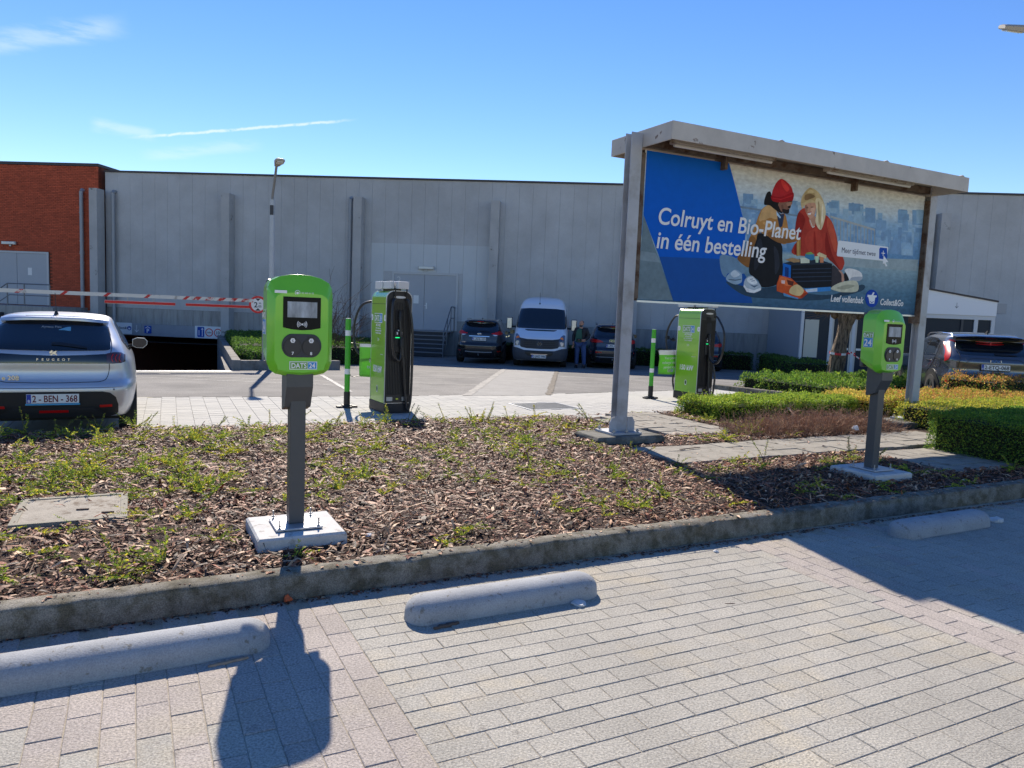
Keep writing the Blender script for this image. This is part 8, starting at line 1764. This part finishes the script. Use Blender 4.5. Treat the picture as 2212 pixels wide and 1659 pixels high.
# ------------------------------------------------------------------ the man by the van
def skin(name, verts, edges, radii, m, parent, sub=2, root=0):
    me = bpy.data.meshes.new(name); me.from_pydata(verts, edges, []); me.materials.append(m)
    o = bpy.data.objects.new(name, me); COL.objects.link(o); o.parent = parent
    o.modifiers.new('skin', 'SKIN'); sv = me.skin_vertices[0].data
    for i, r in enumerate(radii): sv[i].radius = r if isinstance(r, tuple) else (r, r)
    sv[root].use_root = True
    s = o.modifiers.new('sub', 'SUBSURF'); s.levels = sub; s.render_levels = sub
    me.polygons.foreach_set('use_smooth', [True] * len(me.polygons))
    o.modifiers['skin'].use_smooth_shade = True
    return o
def person():
    gzv = gz(27.2)
    t = thing('person', 'man in dark jacket, green shirt and blue jeans standing by the van, phone in hand', 'person', (2.47, 27.35, gzv), R(-24))
    SKIN = mat('skin', srgb(190, 140, 116), .55); JACK = mat('dark_jacket', srgb(44, 42, 46), .8, var=.2, vscale=12); JEAN = mat('blue_jeans', srgb(62, 84, 128), .85, var=.15, vscale=14); SHIRT = mat('green_shirt', srgb(52, 92, 74), .8); HAIR = mat('dark_hair', srgb(40, 34, 32), .8); SHOE = mat('dark_shoe', srgb(28, 28, 32), .6)
    # body, facing local -Y
    v = [(0, 0, .98), (0, .0, 1.18), (0, .0, 1.36), (0, .01, 1.47), (0, -.005, 1.535),
         (-.19, .02, 1.42), (-.27, .0, 1.15), (-.25, -.08, .93), (-.25, -.13, .86),
         (.19, .02, 1.42), (.28, .03, 1.15), (.20, -.18, 1.03), (.13, -.26, 1.04),
         (-.10, 0, .90), (-.12, -.01, .50), (-.13, .02, .09), (.10, 0, .90), (.13, -.01, .50), (.15, .03, .09)]
    e = [(0, 1), (1, 2), (2, 3), (3, 4), (2, 5), (5, 6), (6, 7), (7, 8), (2, 9), (9, 10), (10, 11), (11, 12), (0, 13), (13, 14), (14, 15), (0, 16), (16, 17), (17, 18)]
    r = [(.15, .11), (.15, .12), (.15, .11), .058, .055, .06, .045, .034, .036, .06, .045, .034, .036, .085, .06, .042, .085, .06, .042]
    body = skin('body', v, e, r, SKIN, t)
    # head with brow, nose, ears
    def ell(n_, c, rad, m, sq=0, seg=18):
        b = MB(); rings = []
        for i in range(1, 12):
            a = math.pi * i / 12; rr = math.sin(a); z = -math.cos(a); rings.append([(c[0] + rad[0] * rr * math.cos(2 * math.pi * k / seg), c[1] + rad[1] * rr * math.sin(2 * math.pi * k / seg), c[2] + rad[2] * z) for k in range(seg)])
        return b.loft(rings).build(n_, m, t, smooth=60)
    ell('head', (0, -.02, 1.635), (.078, .098, .118), SKIN); ell('jaw', (0, -.045, 1.575), (.062, .07, .065), SKIN)
    ell('nose', (0, -.122, 1.632), (.014, .02, .028), SKIN, seg=8)
    for s in (-1, 1): ell('ear', (s * .08, -.005, 1.63), (.014, .022, .032), SKIN, seg=8); ell('eye', (s * .032, -.108, 1.655), (.014, .01, .009), HAIR, seg=8)
    ell('beard', (0, -.058, 1.558), (.063, .066, .05), mat('grey_beard', srgb(84, 78, 74), .9)); ell('mouth', (0, -.118, 1.585), (.022, .01, .006), mat('lip', srgb(140, 84, 74), .6), seg=8)
    ell('hair', (0, .012, 1.655), (.083, .088, .10), HAIR)
    # clothes
    jv = [(0, .01, .96), (0, .015, 1.12), (0, .015, 1.34), (0, .02, 1.46), (-.20, .02, 1.41), (-.285, .0, 1.15), (-.262, -.08, .95), (.20, .02, 1.41), (.295, .03, 1.15), (.205, -.175, 1.035)]
    je = [(0, 1), (1, 2), (2, 3), (2, 4), (4, 5), (5, 6), (2, 7), (7, 8), (8, 9)]
    skin('jacket', jv, je, [(.215, .165), (.21, .165), (.195, .145), .085, .095, .072, .055, .095, .072, .055], JACK, t)
    b = MB(); rings = []
    for z, w, y in ((.97, .11, -.168), (1.1, .12, -.186), (1.25, .112, -.18), (1.38, .085, -.15), (1.46, .052, -.085)):
        rings.append([(-.03 + w * math.cos(math.pi * k / 8), y - .022 * math.sin(math.pi * k / 8), z) for k in range(9)] + [(-.03 - w, y + .05, z), (-.03 + w, y + .05, z)])
    b.loft(rings).build('shirt', SHIRT, t, smooth=50)
    tv = [(0, 0, .97), (-.105, 0, .88), (-.125, -.01, .50), (-.135, .02, .10), (.105, 0, .88), (.14, -.01, .50), (.155, .03, .10)]
    skin('jeans', tv, [(0, 1), (1, 2), (2, 3), (0, 4), (4, 5), (5, 6)], [(.17, .14), (.115, .12), .088, .072, (.115, .12), .088, .072], JEAN, t)
    for s, x, y in ((-1, -.135, .02), (1, .155, .03)):
        MB().loft([[(x + s * .0 + w * math.cos(2 * math.pi * k / 14), y - .05 + l * math.sin(2 * math.pi * k / 14), z) for k in range(14)] for z, w, l in ((0, .05, .14), (.03, .052, .142), (.06, .045, .11), (.1, .04, .06))]).build('shoe', SHOE, t, smooth=50)
    # hands: palm and five fingers each
    for c, dirv, side in (((-.25, -.145, .83), Vector((0, -.25, -1)), -1), ((.10, -.29, 1.045), Vector((-.85, -.5, .1)), 1)):
        c = Vector(c); d = dirv.normalized(); s_ = Vector((0, 1, 0)).cross(d).normalized() if side < 0 else Vector((0, 0, 1)).cross(d).normalized(); vs = [tuple(c - d * .03), tuple(c + d * .04)]; ed = [(0, 1)]; rd = [.026, .03]
        for k, ln in ((-1.5, .055), (-.5, .07), (.5, .072), (1.5, .065)):
            p = c + d * .045 + s_ * k * .016; i = len(vs); cu = Vector((0, 0, -.02)) if side > 0 else Vector((0, .012, 0)); vs += [tuple(p), tuple(p + d * ln * .55), tuple(p + d * ln + cu)]; ed += [(1, i), (i, i + 1), (i + 1, i + 2)]; rd += [.0095, .009, .008]
        i = len(vs); p = c + s_ * .03 * -1; vs += [tuple(p), tuple(p + d * .035 - s_ * .015)]; ed += [(0, i), (i, i + 1)]; rd += [.011, .009]
        skin('hand', vs, ed, rd, SKIN, t, 1)
    ph = bpy.data.objects.new('phone', MB().box(-.075, .075, -.006, .006, -.037, .037).mesh('phone', BLACK)); COL.objects.link(ph)
    a = R(-24); px, py = .04, -.335; ph.location = (2.47 + px * math.cos(a) - py * math.sin(a), 27.35 + px * math.sin(a) + py * math.cos(a), gzv + 1.055); ph.rotation_euler = (R(40), 0, a)
    tag(ph, 'black phone held in the hand of the person beside the van', 'phone')
person()
